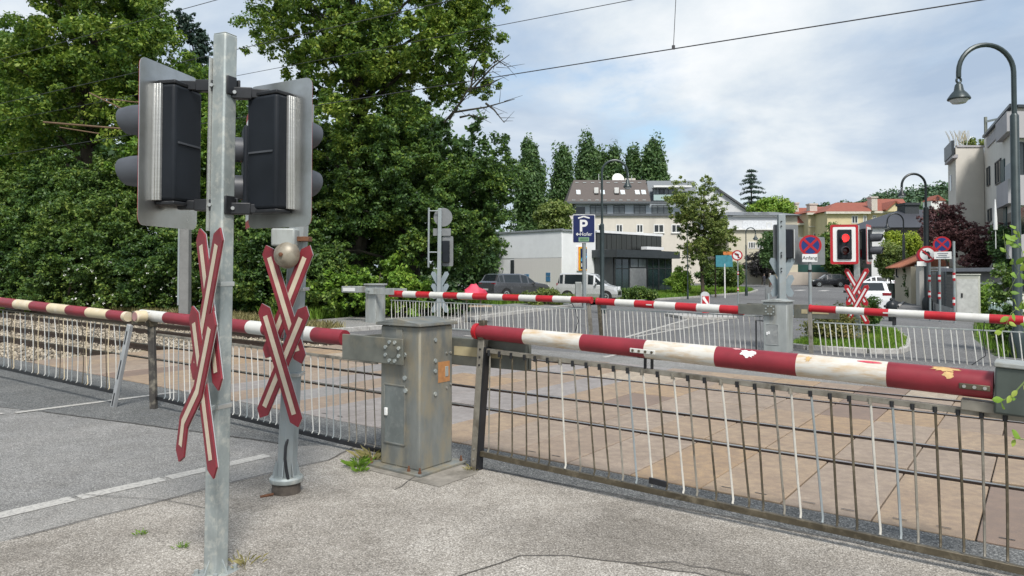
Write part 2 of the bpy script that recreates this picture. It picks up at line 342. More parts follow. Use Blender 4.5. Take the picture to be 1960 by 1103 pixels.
# ballast: loose broken stone, one object
ballm=None
def stones(name,n,area,size,m,seed,z0=-.14,dense=None):
    rg=np.random.default_rng(seed)
    pu=rg.uniform(area[0],area[1],n);pv=rg.uniform(area[2],area[3],n);sz=size*rg.uniform(.6,1.4,n)
    base=np.array([(1,1,1),(1,-1,-1),(-1,1,-1),(-1,-1,1),(1.2,0,0),(-1.2,0,0),(0,0,1.0),(0,0,-1.)],float)
    fc=[(0,6,3),(0,4,6),(4,1,7),(6,2,5),(2,7,5),(0,2,6),(0,2,4),(4,0,1),(1,4,2),(3,5,6),(3,6,0),(3,5,1),(1,7,3),(5,7,3),(2,4,7)]
    c=np.array([tuple(W(a,b,0)) for a,b in zip(pu,pv)]);c[:,2]+=z0+rg.uniform(-.01,.03,n)
    oct_=np.array([(1,0,0),(-1,0,0),(0,1,0),(0,-1,0),(0,0,1),(0,0,-1)],float)
    tri=np.array([(0,2,4),(2,1,4),(1,3,4),(3,0,4),(2,0,5),(1,2,5),(3,1,5),(0,3,5)])
    vv=oct_[None]*sz[:,None,None]*rg.uniform(.55,1.2,(n,6,1));ang=rg.uniform(0,6.28,n);tl=rg.uniform(-.8,.8,n)
    ca,sa=np.cos(ang)[:,None],np.sin(ang)[:,None];ct,st=np.cos(tl)[:,None],np.sin(tl)[:,None]
    x,y,z=vv[...,0],vv[...,1],vv[...,2];y,z=y*ct-z*st,y*st+z*ct;x,y=x*ca-y*sa,x*sa+y*ca
    P=np.stack([x,y,z],-1)+c[:,None]
    f=(tri[None]+6*np.arange(n)[:,None,None]).reshape(-1,3)
    me=fast(name,P.reshape(-1,3),f,m);return me
def fast(name,P,f,mats,parent=None,smooth=False):
    me=bpy.data.meshes.new(name)
    if parent is not None: l=np.array(rootloc(parent))
    else: l=(P.min(0)+P.max(0))/2;l[2]=P[:,2].min()
    P=P-l;k=f.shape[1]
    me.vertices.add(len(P));me.vertices.foreach_set('co',P.astype(np.float32).ravel())
    me.loops.add(f.size);me.loops.foreach_set('vertex_index',f.astype(np.int32).ravel())
    me.polygons.add(len(f));me.polygons.foreach_set('loop_start',np.arange(0,f.size,k,dtype=np.int32))
    for x in (mats if isinstance(mats,(list,tuple)) else [mats]): me.materials.append(x)
    me.update(calc_edges=True);me.validate()
    o=bpy.data.objects.new(name,me);COL.objects.link(o)
    if parent is not None: o.parent=parent
    else: o.location=l
    return o
def islandmat(name,stops,rough=.9):
    m,nt,b,N,L=newmat(name);ge=N.new('ShaderNodeNewGeometry')
    L.new(ramp(nt,ge.outputs['Random Per Island'],stops),b.inputs['Base Color']);b.inputs['Roughness'].default_value=rough;return m
ballm=islandmat('ballast stone',[(0,(.09,.08,.07)),(.3,(.20,.17,.13)),(.65,(.34,.29,.22)),(1,(.48,.42,.33))])
sheet('ballast_bed',[(-130,.9),(-9.3,.9),(-9.3,9.4),(-130,9.4)],-.17,mat('ballast bed',(.13,.115,.10),.95,0,.4,9))
tag(stones('ballast',30000,(-34,-9.35,1.2,9.2),.042,ballm,5,-.155),'pale broken stone ballast between the rails left of the crossing','ballast',kind='stuff')
sheet('track_verge',[(-60,9.3),(-12.35,8.9),(-12.35,11),(-16,13),(-60,26)],-.10,grassm)
# far side of the crossing
sheet('far_road',[(-12.3,8.52),(.1,8.52),(-.1,14.3),(-.5,25),(-1.0,34),(-2.4,48),(-3.2,60),(5,80),(5,112),(-60,112),(-60,84),(-24,76),(-19,71),(-16,60),(-15.1,45),(-15.1,33),(-15.2,29),(-13,18),(-11.9,14)],0,asph_far)
sheet('crossing_apron',[(-12.3,8.5),(9,8.5),(9,9.6),(-12.3,9.6)],.006,asphalt)
sheet('far_pavement',[(.1,9.6),(11,9.6),(9,13),(4.0,14.6),(3.2,20),(2.6,30),(1.8,45),(-.2,62),(-3.3,60),(-2.3,48),(-.9,34),(-.4,25),(0,14.4)],.09,speck('far footpath asphalt',(.25,.25,.25),(.14,.14,.14),(.19,.19,.19),40,(.75,.75,.75),.25,.7,.4,bump=.1))
sheet('right_verge',[(11,9.6),(9,13),(4.02,14.62),(3.22,20),(2.62,30),(12,34),(25,20),(25,9.6)],.04,grassm)
sheet('side_pavement',[(-12.2,8.6),(-11.9,14),(-13,18),(-15.2,29),(-16.2,30.5),(-18.2,27),(-17,19),(-16,12),(-15,8.6)],.07,walkm)
def kerb(name,pts,w=.16,h=.13,m=concm):
    mm=M();n=len(pts)
    for (a,b),(c,d) in zip(pts,pts[1:]):
        L_=math.hypot(c-a,d-b);k=max(1,int(L_/1.0))
        for i in range(k):
            p0=W(a+(c-a)*(i+.006)/k,b+(d-b)*(i+.006)/k);p1=W(a+(c-a)*(i+.994)/k,b+(d-b)*(i+.994)/k)
            mm.bar(p0+Z*(h/2-.02),p1+Z*(h/2-.02),w,h+.04)
    return struct(name,mm,m,bevel=.012,seg=1)
stonek=mat('granite kerb stone',(.40,.39,.37),.8,0,.25,14,stain=(.25,.24,.22),sscale=5)
kerb('kerb',[(-12.2,8.6),(-11.9,14),(-13,18),(-15.2,29),(-16.2,30.5)],m=stonek)
kerb('far_kerb',[(-17.2,34),(-15.2,36),(-15.2,45),(-16.1,60),(-18,68),(-21,74),(-26,79)],m=stonek)
kerb('right_kerb',[(-.3,21),(-.5,25),(-1.0,34),(-2.4,48),(-3.3,60)],m=stonek)
isl=[(-.15,13.4),(.3,13.2),(1.6,13.35),(2.15,13.75),(2.2,14.6),(1.9,17),(1.2,20),(.2,21),(-.25,19),(-.2,15)]
kerb('island_kerb',isl+[isl[0]],.2,.2,stonek)
sheet('island_grass',isl,.12,grassm)
vergeL=[(-16.2,30.6),(-18.2,27.1),(-17,19),(-16,12),(-15.1,8.7),(-30,10),(-60,20),(-60,34),(-30,36),(-17.4,33.8)]
sheet('left_verge',vergeL,.03,grassm)
verge2=[(-17.4,34.2),(-15.4,36.2),(-15.4,45),(-16.3,60),(-18.1,68),(-21,74),(-26,79),(-60,95),(-60,36)]
sheet('far_verge',verge2,.05,grassm)
sheet('car_park',[(-17.6,29.6),(-19,31.5),(-34,46),(-60,70),(-60,36),(-34,30),(-20,25.5)],.06,asph_far)
mm=M()
a1,a2=(-4.95,14.39),(-6.66,22.95);b1,b2=(-4.53,15.23),(-5.27,23.47)
line(mm,[(-4.9,14.0),a2],.13,.006);line(mm,[(-4.75,14.4),b2],.13,.006)
for i in range(9):
    t=.28+i*.085;line(mm,[(a1[0]+(a2[0]-a1[0])*t,a1[1]+(a2[1]-a1[1])*t),(b1[0]+(b2[0]-b1[0])*(t+.02),b1[1]+(b2[1]-b1[1])*(t+.02)+.15)],.18,.010)
for i in range(7): line(mm,[(-17.5+i*2.1,71.5+i*.9),(-17.9+i*2.1,75.6+i*.9)],.75,.006)
for i in range(5): line(mm,[(-3.9-.1*i,26+i*7),(-4.0-.1*i,29+i*7)],.13,.006)
line(mm,[(-8.6,11.2),(-5.6,11.6)],.22,.012)
line(mm,[(-.7,15),(-.7,20)],.14,.006)
line(mm,[(-3.0,9.2),(-3.2,13)],.12,.012)
struct('far_road_marking',mm,linem,smooth=False)
mm=M()
kp=[(-8.2,24.1),(-6.2,26.2),(-5.2,24.6),(-5.6,23.2),(-6.9,22.9)]
struct('traffic_island',M().prism([W(*p,.0) for p in kp],Z*.12),stonek,bevel=.02)
# ---------------------------------------------------------------- barriers
def boom_mesh(A,B,rA,rB,fr,mats_idx,n=22):
    """round pole from A to B, painted in bands that end at the fractions fr"""
    m=M();d=(B-A).normalized();x=d.cross(Z).normalized();y=x.cross(d)
    fr=[0]+list(fr)+[1]
    for i in range(len(fr)-1):
        m.m=mats_idx[i%len(mats_idx)];vs=[]
        for t in (fr[i],fr[i+1]):
            c=A+(B-A)*t;r=rA+(rB-rA)*t
            vs+=[c+(x*math.cos(2*math.pi*j/n)+y*math.sin(2*math.pi*j/n))*r for j in range(n)]
        m.add(vs,[(j,(j+1)%n,n+(j+1)%n,n+j) for j in range(n)])
        if i==0: m.add(vs[:n],[tuple(range(n-1,-1,-1))])
        if i==len(fr)-2: m.add(vs[n:],[tuple(range(n))])
    return m
def boom_px(name,root,v,a,b,brk,order,mats,n=22):
    A=onv(a[0],(a[1]+a[2])/2,v);B=onv(b[0],(b[1]+b[2])/2,v)
    rA=abs(onv(a[0],a[1],v).z-onv(a[0],a[2],v).z)/2;rB=abs(onv(b[0],b[1],v).z-onv(b[0],b[2],v).z)/2
    ua,ub=uv(A)[0],uv(B)[0];fr=[]
    for x in brk:
        y=(a[1]+a[2])/2+((b[1]+b[2])-(a[1]+a[2]))/2*(x-a[0])/(b[0]-a[0]);fr.append((uv(onv(x,y,v))[0]-ua)/(ub-ua))
    o=obj(name,boom_mesh(A,B,rA,rB,fr,order,n),mats,root);return A,B,rA,rB,o
def patch(A,B,r,t0,t1,a0,a1,seed,ragged=.25,n=10,lift=.0015):
    """torn sticker or scrape lying on the round pole"""
    rg=random.Random(seed);d=(B-A).normalized();x=d.cross(Z).normalized();y=x.cross(d);L_=(B-A).length
    out=[]
    for k in range(26):
        q=2*math.pi*k/26;s=1+rg.uniform(-ragged,ragged);out.append(((t0+t1)/2+(t1-t0)/2*math.cos(q)*s,(a0+a1)/2+(a1-a0)/2*math.sin(q)*s))
    P=lambda t,a:A+(B-A)*t+(x*math.cos(a)+y*math.sin(a))*(r+lift)
    m=M();c=P((t0+t1)/2,(a0+a1)/2);pts=[P(*o) for o in out];mid=[P((t0+t1)/2+(o[0]-(t0+t1)/2)*.5,(a0+a1)/2+(o[1]-(a0+a1)/2)*.5) for o in out];k=len(pts)
    m.add([c]+mid+pts,[(0,1+i,1+(i+1)%k) for i in range(k)]+[(1+i,1+k+i,1+k+(i+1)%k,1+(i+1)%k) for i in range(k)]);return m
def cabinet(root,u0,u1,v0,v1,h,body,doorm,hero=True):
    m=M();b=[W(u0,v0,.03),W(u1,v0,.03),W(u1,v1,.03),W(u0,v1,.03)];zt=b[0].z+h
    m.hexa(b,[Vector((p.x,p.y,zt)) for p in b])
    obj('cabinet',m,body,root,bevel=.018)
    e=.035;c=[W(u0-e,v0-e),W(u1+e,v0-e),W(u1+e,v1+e),W(u0-e,v1+e)];q=lambda p,z:Vector((p.x,p.y,z))
    m=M();m.hexa([q(p,zt+.002) for p in c],[q(p,zt+.03) for p in c])
    uc=u0+(u1-u0)*.45;r0=W(uc,v0-e);r1=W(uc,v1+e)
    m.add([q(c[0],zt+.03),q(r0,zt+.075),q(c[1],zt+.03),q(c[3],zt+.03),q(r1,zt+.075),q(c[2],zt+.03)],[(0,2,1),(3,4,5),(0,1,4,3),(1,2,5,4)])
    obj('lid',m,body,root,bevel=.006)
    # door in the roadside face: recessed look from a raised rim round it
    du=(u1-u0);x0,x1=u0+du*.22*.5,u0+du*.64;z0,z1=.25,h*.60
    m=M()
    for (a,b_) in (((x0,z0),(x1,z0)),((x1,z0),(x1,z1)),((x1,z1),(x0,z1)),((x0,z1),(x0,z0))):
        m.bar(W(a[0],v0-.004,a[1]),W(b_[0],v0-.004,b_[1]),.016,.016,up=V)
    d=M();d.box(W((x0+x1)/2,v0-.002,(z0+z1)/2),(x1-x0)/2-.008,.004,(z1-z0)/2-.008,U,V)
    dd=obj('door',d,doorm,root);obj('door_rim',m,body,dd,bevel=.003)
    hm=M();hm.box(W(x0+.035,v0-.016,z0+(z1-z0)*.53),.018,.010,.038,U,V);obj('handle',hm,cleanw,dd,bevel=.006)
    bp=M();bp.hexa([W(x,y,.012) for x,y in((u0-.1,v0-.1),(u1+.1,v0-.1),(u1+.1,v1+.1),(u0-.1,v1+.1))],[W(x,y,.035) for x,y in((u0-.1,v0-.1),(u1+.1,v0-.1),(u1+.1,v1+.1),(u0-.1,v1+.1))])
    obj('base_plate',bp,body,root,bevel=.004)
    for (x,y) in((u0-.06,v0-.06),(u1+.06,v0-.06),(u1+.06,v1+.06),(u1-.08,v0-.06)):
        bm=M();bm.cyl(W(x,y,.035),W(x,y,.055),.017,n=6);bm.cyl(W(x,y,.055),W(x,y,.085),.009,n=8);obj('anchor_bolt',bm,rust,root)
    if hero:
        for (fy,fz) in((.45,h-.10),(.45,h-.30),(.45,h-.40),(.45,h-.62),(.80,h-.24),(.92,h-.24),(.80,h-.58),(.92,h-.55)):
            bm=M();p=W(u1,v0+(v1-v0)*fy,fz);bm.cyl(p,p+U*.012,.020 if fy<.6 else .012,n=8);obj('bolt',bm,bolt if fy>.6 else galv,root)
        m=M();m.box(W(u1+.002,v0+(v1-v0)*.72,h-.42),.002,.085,.10,U,V);o=obj('warning_plate',m,orange,root)
        bm=M();p=W(u1+.004,v0+(v1-v0)*.80,h-.42);bm.box(p,.006,.022,.05,U,V);obj('latch',bm,galv,o,bevel=.004)
        m=M();m.box(W(u0+du*.5,v0-.006,h-.16),.04,.006,.16,U,V);obj('slide_strip',m,body,root)
        for (x,z) in((u0+du*.63,h-.24),(u0+du*.66,h-.58),(u0+du*.64,h-.46)):
            bm=M();p=W(x,v0,z);bm.cyl(p-V*.015,p,.022,n=8);obj('bolt',bm,galv,root)
def armplate(root,u0,u1,v,z0,z1,t,m_,hub=None,hz=None):
    m=M();m.hexa([W(u0,v-t/2,z0),W(u1,v-t/2,z0),W(u1,v+t/2,z0),W(u0,v+t/2,z0)],[W(u0,v-t/2,z1),W(u1,v-t/2,z1),W(u1,v+t/2,z1),W(u0,v+t/2,z1)])
    o=obj('crank_plate',m,m_,root,bevel=.006)
    if hub is not None:
        zc=hz
        bm=M();p=W(hub,v-t/2,zc);bm.cyl(p-V*.004,p,.062,n=20);obj('hub_disc',bm,m_,o)
        for k in range(8):
            a=2*math.pi*(k+.5)/8;p=W(hub+.095*math.cos(a),v-t/2,zc+.095*math.sin(a));bm=M();bm.cyl(p-V*.014,p,.019,n=6);obj('bolt',bm,galv,o)
    return o
def rods(root,tops,bots,mats,r,sag=.01,hook=True,seed=0):
    rg=random.Random(seed)
    for i,(a,b) in enumerate(zip(tops,bots)):
        k=U*rg.uniform(-sag,sag);m=M()
        pts=[a,a*.62+b*.38+k,a*.3+b*.7+k*.8,b+Z*.03]+([b-V*.018] if hook else [b])
        m.tube(pts,r,6);obj('hanging_rod',m,mats[i%len(mats)] if not callable(mats) else mats(i),root)
def railbar(name,root,a,b,h,w,m_): return obj(name,M().bar(a,b,w,h),m_,root,bevel=.004)
def uz(u,v,z): return W(u,v,z)
# --- near machine with its long boom across the road
t=thing('level_crossing_barrier','near grey machine with orange sticker, its boom lowered left across the road','barrier',W(-.13,.12),'level crossing barriers')
mach=t
MH=at(812,628,onv(812,800,-.12).y).z-W(.1,-.1).z-.03
cabinet(t,-.39,.13,-.12,.36,MH,cabm,cabdoor)
armplate(t,-.86,-.02,-.185,1.02,1.27,.03,arm,-.15,1.145)
armplate(t,-.86,-.02,.29+.14,1.02,1.27,.03,arm)
obj('cross_plate',M().box(W(-.70,.12,1.145),.01,.29,.11,U,V),arm,t)
bm=M();bm.cyl(W(-.15,-.17,1.145),W(-.15,-.11,1.145),.05,n=16);obj('crank_shaft',bm,galv,t)
for vv in (.44,.50):
    m=M();m.box(W(.5,vv,1.12),.47,.022,.135,U,V);o=obj('counterweight_plate',m,arm,t,bevel=.008)
m=M();m.box(W(.40,.4165,1.125),.30,.0015,.045,U,V);obj('sticker_strip',m,tape,t)
A,B,ra,rb,bo=boom_px('boom',t,.1,(660,632,662),(271,592.5,613),[604,559,509,479,440,380,320],[0,1,0,1,0,1,0,1],[red,white])
for dx in (-.93,-.99):
    bm=M();p=W(dx,.1-.082,1.19);bm.cyl(p-V*.012,p+V*.02,.012,n=8);obj('boom_bolt',bm,bolt,bo)
ut0,ut1=-4.9,-.56
railbar('top_rail',t,uz(ut0,.1,1.0),uz(ut1-.1,.1,.965),.03,.03,greyst)
railbar('bottom_rail',t,uz(ut0+.02,.1,.14),uz(ut1,.1,.075),.05,.035,blackst)
obj('end_post',M().bar(uz(ut1,.1,.07),uz(ut1,.1,.84),.03,.03),blackst,t,bevel=.004)
lg=obj('support_leg',M().bar(uz(-5.06,.1,1.16),uz(-4.9,.06,.0),.085,.07),mat('painted black leg',(.05,.045,.04),.5,.2,.4,4,stain=(.22,.2,.16),sscale=7),t,bevel=.006)
obj('leg_clamp',M().box(uz(-5.05,.1,1.2),.05,.06,.10,U,V),darkst,t,bevel=.01)
N_=34;rg=random.Random(2);tp=[];bt=[]
for i in range(N_):
    f=(i+.5)/N_;u=ut0+.1+(ut1-.12-ut0-.1)*f;tp.append(uz(u,.1,1.0-.035*f));bt.append(uz(u+rg.uniform(-.02,.02)+.035,.1,.155-.06*f))
rods(t,tp,bt,lambda i:(white if i<28 and i%3 else galv2) if i<30 else greyst,.0065,.012,seed=4)
for i in range(0,N_,1):
    pass
# --- hanging barrier at the right front
t=thing('level_crossing_barrier','thick ochre stained red and white boom with a hanging rod grille, right front','barrier',W(.46,.34),'level crossing barriers')
v=.34
A,B,ra,rb,bo=boom_px('boom',t,v,(914,621,648),(1902,711,765),[1007,1116,1239,1373,1528,1700],[0,1,0,2,0,1,0],[red,white,stained],32)
bo.data.materials[1]=stained
m=M();d=(B-A).normalized();m.lathe([(ra+.004,-.03),(ra+.01,-.02),(ra+.01,.02),(ra+.002,.022)],A,d,28);obj('end_cap',m,redclean,bo)
fx=lambda px:(uv(onv(px,635+(px-914)*.105,v))[0]-uv(A)[0])/(uv(B)[0]-uv(A)[0])
FR=-math.pi   # towards the road side of the camera
def ptch(name,x0,x1,a0,a1,m_,seed,rag=.25):
    t0,t1=fx(x0),fx(x1);r=ra+(rb-ra)*(t0+t1)/2;return obj(name,patch(A,B,r,t0,t1,a0,a1,seed,rag),m_,bo)
xdir=(B-A).normalized().cross(Z)          # check which side faces the camera
s_=1 if xdir.dot(-V)>0 else -1
ang=lambda deg:(math.radians(deg) if s_>0 else math.pi-math.radians(deg))
ptch('torn_sticker',1421,1450,ang(20),ang(62),cleanw,5,.32);ptch('sticker_scrap',1404,1420,ang(62),ang(80),mat('pink paper',(.55,.30,.30),.6),8)
ptch('small_sticker',1642,1690,ang(54),ang(70),mat('pink red sticker',(.55,.07,.10),.5,0,.3,60),9,.04)
ptch('paint_scrape',1783,1836,ang(48),ang(80),mat('bare ochre primer',(.50,.33,.14),.7,0,.3,20),12,.3);ptch('paint_scrape',1806,1826,ang(18),ang(50),bpy.data.materials['bare ochre primer'],13,.3)
ptch('paint_scrape',1545,1556,ang(30),ang(60),bpy.data.materials['bare ochre primer'],14,.5)
def splice(x0,x1,nb,m_):
    t0,t1=fx(x0),fx(x1);m=M();c=A+(B-A)*((t0+t1)/2);r=ra+(rb-ra)*(t0+t1)/2
    dx=(B-A).normalized();out=(-V)
    m.box(c+out*(r+.002)-Z*.012,(B-A).length*(t1-t0)/2,.006,.018,dx,out,Z);o=obj('splice_plate',m,m_,bo,bevel=.004)
    for k in range(nb):
        p=A+(B-A)*(t0+(t1-t0)*(k+.5)/nb)+out*(r+.006)-Z*.012;bm=M();bm.cyl(p,p+out*.010,.011,n=8);obj('bolt',bm,bolt if m_ is not white else darkst,o)
splice(1214,1262,4,white);splice(1838,1897,3,darkst)
T=lambda px,py:onv(px,py,v)
railbar('top_rail',t,T(927,670.6),T(2060,813.5),.042,.035,greyst)
railbar('bottom_rail',t,T(918,868),T(2060,1114),.05,.04,darkst)
p0=T(910,898);p1=T(925,648)
obj('support_post',M().bar(p0,p1,.075,.075,up=V),[greyst],t,bevel=.006)
obj('post_liner',M().bar(p0+U*.047,p1+U*.047-Z*.08,.018,.085,up=V),blackst,t)
obj('post_clamp',M().box(p1+Z*.04,.035,.05,.05,U,V).box(p1+Z*.11+U*.0,.03,.03,.065,U,V),darkst,t,bevel=.006)
for q in (.08,.14,.20,.84,.92):
    p=p0+(p1-p0)*(1-q)-V*.0385;bm=M();bm.cyl(p-V*.006,p,.010,n=8);obj('bolt',bm,bolt if q>.5 else blackst,t)
tx=[938,958,980.5,1006,1026,1050,1074,1098,1124,1149,1176,1203,1230,1260,1289,1318,1350,1381,1412.3,1446,1481,1514,1552,1589.5,1626.4,1666,1707.6,1747,1790,1834,1879,1924,1972,2020]
bx=[935.5,954,980.5,1008,1032.4,1052,1083,1111.5,1138.4,1166,1193,1219,1249,1277,1309,1335,1371.5,1403.4,1434.5,1461.5,1502,1533,1575,1603,1641,1685.4,1725,1758,1800.7,1845.4,1885,1929,1980,2030]
wh={6:rodw,12:rodw,14:rodw,17:rodw,21:rodw,25:rodw,13:darkst,5:darkst,22:galv2,26:galv2,2:darkst,1:darkst,11:galv2}
topy=lambda x:670.6+(x-927)*(801-670.6)/(1960-927)
boty=lambda x:868+(x-918)*(1086-868)/(1960-918)-6
rods(t,[T(x,topy(x)) for x in tx],[T(x,boty(x)) for x in bx],lambda i:wh.get(i,[greyst,darkst,greyst,darkst,darkst][i%5]),.0085,.004,True,3)
for i,x in enumerate(tx):
    m=M();m.cyl(T(x,topy(x)-2)-V*.02,T(x,topy(x)+9)-V*.02,.014,n=8);obj('rod_socket',m,blackst if wh.get(i) is not rodw else greyst,t)
for x in (1236,1249):
    m=M();m.bar(T(x,676)-V*.01,T(x,706)-V*.01,.022,.02,up=V);obj('hanger_bracket',m,blackst,t,bevel=.004)
obj('hanger_plate',M().bar(T(1222,683),T(1268,688),.05,.012),blackst,t)
obj('rail_joint',M().bar(T(1245,918)-V*.025,T(1278,926)-V*.025,.02,.05),blackst,t,bevel=.004)
a=T(1905,742);b=T(2060,760)
obj('gear_housing',M().bar(a,b,.24,.30),mat('green grey housing',(.07,.085,.075),.45,.2,.25,4),t,bevel=.015)
obj('socket_block',M().bar(T(1840,772),T(1908,781),.10,.07),greyst,t,bevel=.006)
obj('housing_lid',M().bar(a+Z*.16,b+Z*.16,.27,.03),cabgrey,t,bevel=.006)
# --- boom from the far left, resting against the first one
t=thing('level_crossing_barrier','yellowed red and cream boom reaching in from the left edge with a bent rod grille','barrier',W(-5.3,-.15),'level crossing barriers')
v=-.15
A,B,ra,rb,bo=boom_px('boom',t,v,(-260,540,558),(246,597,616),[-150,-110,-72,-35,2,33,64,98,133,171,211,240],[0,1,0,1,0,1,0,1,0,1,0,1,0],[cream,red])
p=onv(262,606,v);m=M();m.lathe([(.07,-.10),(.078,-.09),(.078,.03),(.06,.045)],p+V*.02,-V,20);o=obj('boom_tip',m,cream,t)
m=M();m.lathe([(.060,.0),(.060,.008)],p+V*.02-V*.047,-V,20);obj('tip_reflector',m,mat('worn pinkish reflector',(.36,.20,.19),.5),o)
obj('tip_bracket',M().box(p+V*.05-U*.06-Z*.02,.09,.05,.09,U,V),darkst,t,bevel=.012)
a=onv(252,622,v)-V*.02;b=onv(224,787,v)-V*.06
lg=obj('support_leg',M().bar(a,b,.085,.05,up=V),mat('bright aluminium leg',(.50,.51,.52),.4,.5,.1,6),t,bevel=.005)
for f0,f1 in((.07,.22),(.40,.62),(.78,.93)):
    obj('slot',M().bar(a+(b-a)*f0-V*.027,a+(b-a)*f1-V*.027,.02,.004,up=V),blackst,lg)
obj('foot',M().bar(b-Z*.0,b-Z*.03,.095,.06,up=V),blackst,lg)
railbar('bottom_rail',t,onv(-240,651,v),onv(222,751,v),.05,.04,blackst)
railbar('top_rail',t,onv(-240,565,v),onv(246,622,v),.022,.02,darkst)
rg=random.Random(8);tp=[];bt=[]
for i in range(52):
    x=-230+i*9.0+rg.uniform(-2,2);tp.append(onv(x,566+(x+240)*.117,v))
    x2=x+rg.choice([0,-1,2,1,-3,-18 if i>40 else 2,3]);bt.append(onv(x2,651+(x2+240)*.2165-2,v))
rods(t,tp,bt,lambda i:[white,galv2,white,darkst,cream][i%5],.0062,.05,seed=6)
# --- far side
VF=12.4
def far_grille(t,u0,u1,n,zt,zb,seed,lean=.03,bend=.01,mats=None,r=.0115):
    rg=random.Random(seed);tp=[];bt=[]
    for i in range(n):
        u=u0+(u1-u0)*(i+.5)/n+rg.uniform(-.02,.02);tp.append(W(u,VF,zt));bt.append(W(u+lean+rg.uniform(-.02,.02),VF,zb))
    railbar('top_rail',t,W(u0,VF,zt),W(u1,VF,zt),.028,.025,galv);railbar('bottom_rail',t,W(u0,VF,zb),W(u1,VF,zb-.01),.035,.03,galv)
    rods(t,tp,bt,mats or (lambda i:[white,rodw,white][i%3]),r,bend,False,seed)
t=thing('level_crossing_barrier','far barrier beside the hedge with slim red and white boom and grey counterweight box','barrier',W(-13.6,VF+.1),'level crossing barriers')
m=M();b=[W(x,y,0) for x,y in((-13.85,VF-.1),(-13.35,VF-.1),(-13.35,VF+.36),(-13.85,VF+.36))];m.hexa(b,[p+Z*1.32 for p in b]);obj('cabinet',m,cabgrey,t,bevel=.02)
obj('lid',M().box(W(-13.6,VF+.13,1.36),.30,.27,.03,U,V),cabgrey,t,bevel=.01)
for y in(-.17,.42): obj('crank_plate',M().box(W(-13.05,VF+y,1.14),.62,.02,.10,U,V),cabgrey,t,bevel=.006)
m=M();m.lathe([(.10,0),(.10,.02),(.05,.03)],W(-13.66,VF-.19,1.15),-V,16);m.box(W(-13.6,VF-.21,1.17),.06,.02,.02,U,V);obj('crank_hub',m,galv,t)
cw=obj('counterweight',M().box(W(-14.55,VF+.05,1.17),.42,.22,.11,U,V),cabgrey,t,bevel=.015)
obj('counterweight_label',M().box(W(-14.58,VF-.175,1.17),.30,.004,.06,U,V),cleanw,cw)
A,B,ra,rb,bo=boom_px('boom',t,VF,(747,556,568.5),(1131,568.5,581),[774,799,825,851,878,907,935,964.5,995.5,1028,1060,1095],[0,1],[redclean,white])
m=M();m.lathe([(rb+.008,-.02),(rb+.012,.0),(rb+.006,.03)],B,(B-A).normalized(),16);obj('end_cap',m,redclean,bo)
far_grille(t,-12.75,-5.25,56,.86,.06,21,.02,.035)
obj('support_post',M().bar(W(-5.2,VF,1.02),W(-5.12,VF,.02),.09,.07,up=V),greyst,t,bevel=.006)
m=M();q=W(-5.75,VF,1.02);m.tube([q,q-Z*.18+U*.12,q-Z*.5+U*.22,q-Z*.8+U*.12],.012,6);obj('loose_cable',m,blackst,t)
t=thing('level_crossing_barrier','far grey barrier machine in mid road with short red and white boom pointing left','barrier',W(-.1,VF+.1),'level crossing barriers')
cabinet(t,-.42,.13,VF-.22,VF+.28,1.20,cabgrey,mat('scratched grey door',(.28,.29,.285),.5,.2,.2,5,stain=(.42,.42,.40),sscale=5),False)
m=M();armplate(t,-.98,-.12,VF-.28,.93,1.17,.03,arm,-.24,1.05);armplate(t,-.98,-.12,VF+.34,.93,1.17,.03,arm)
obj('counterweight_plate',M().box(W(.62,VF+.38,1.02),.50,.03,.16,U,V),arm,t,bevel=.006)
obj('counterweight_sticker',M().box(W(.60,VF+.345,1.02),.30,.003,.05,U,V),tape,t)
A,B,ra,rb,bo=boom_px('boom',t,VF,(1144,570.5,583.5),(1424,586,603),[1179,1216,1254,1294.6,1335,1379],[0,1],[redclean,white])
m=M();m.lathe([(ra+.01,-.02),(ra+.012,.02),(ra+.004,.03)],A,(B-A).normalized(),16);obj('end_cap',m,redclean,bo)
obj('splice_plate',M().bar(A+(B-A)*.37-V*(ra+.004),A+(B-A)*.41-V*(ra+.004),.012,.03),white,bo)
far_grille(t,-4.85,-.5,34,.88,.06,22,.05,.008)
obj('support_post',M().bar(W(-4.88,VF,1.0),W(-4.80,VF,.02),.085,.07,up=V),darkst,t,bevel=.006)
m=M();m.tube([W(-.62,VF-.1,.02),W(-.62,VF-.1,.78),W(-.42,VF-.1,.78)],.018,6);obj('guard_hoop',m,blackst,t)
m=M();m.box(W(-.28,VF-.226,.52),.02,.006,.03,U,V);obj('label_plate',m,cleanw,t)
t=thing('level_crossing_barrier','far right red and white boom over the footpath with white hanging rods','barrier',W(.57,VF),'level crossing barriers')
A,B,ra,rb,bo=boom_px('boom',t,VF,(1551,584,597),(2005,607,626),[1601,1655,1701,1769.6,1829.5,1893.6,1959],[0,1],[redclean,white])
m=M();m.lathe([(ra+.01,-.02),(ra+.014,.02),(ra+.004,.03)],A,(B-A).normalized(),16);obj('end_cap',m,redclean,bo)
obj('splice_plate',M().bar(A+(B-A)*.345-V*(ra+.006),A+(B-A)*.40-V*(ra+.006),.012,.03),white,bo)
far_grille(t,.66,5.6,38,.80,.04,23,.07,.008)
obj('support_post',M().bar(W(.57,VF,1.1),W(.60,VF,.03),.085,.07,up=V),greyst,t,bevel=.006)
obj('hanger_bracket',M().bar(W(2.3,VF,1.05),W(2.3,VF,.82),.06,.05),blackst,t)
m=M();m.tube([W(3.95,VF-.06,1.05),W(3.9,VF-.06,.7),W(3.95,VF-.06,.3),W(3.6,VF-.06,.0)],.008,6);obj('loose_cable',m,blackst,t)
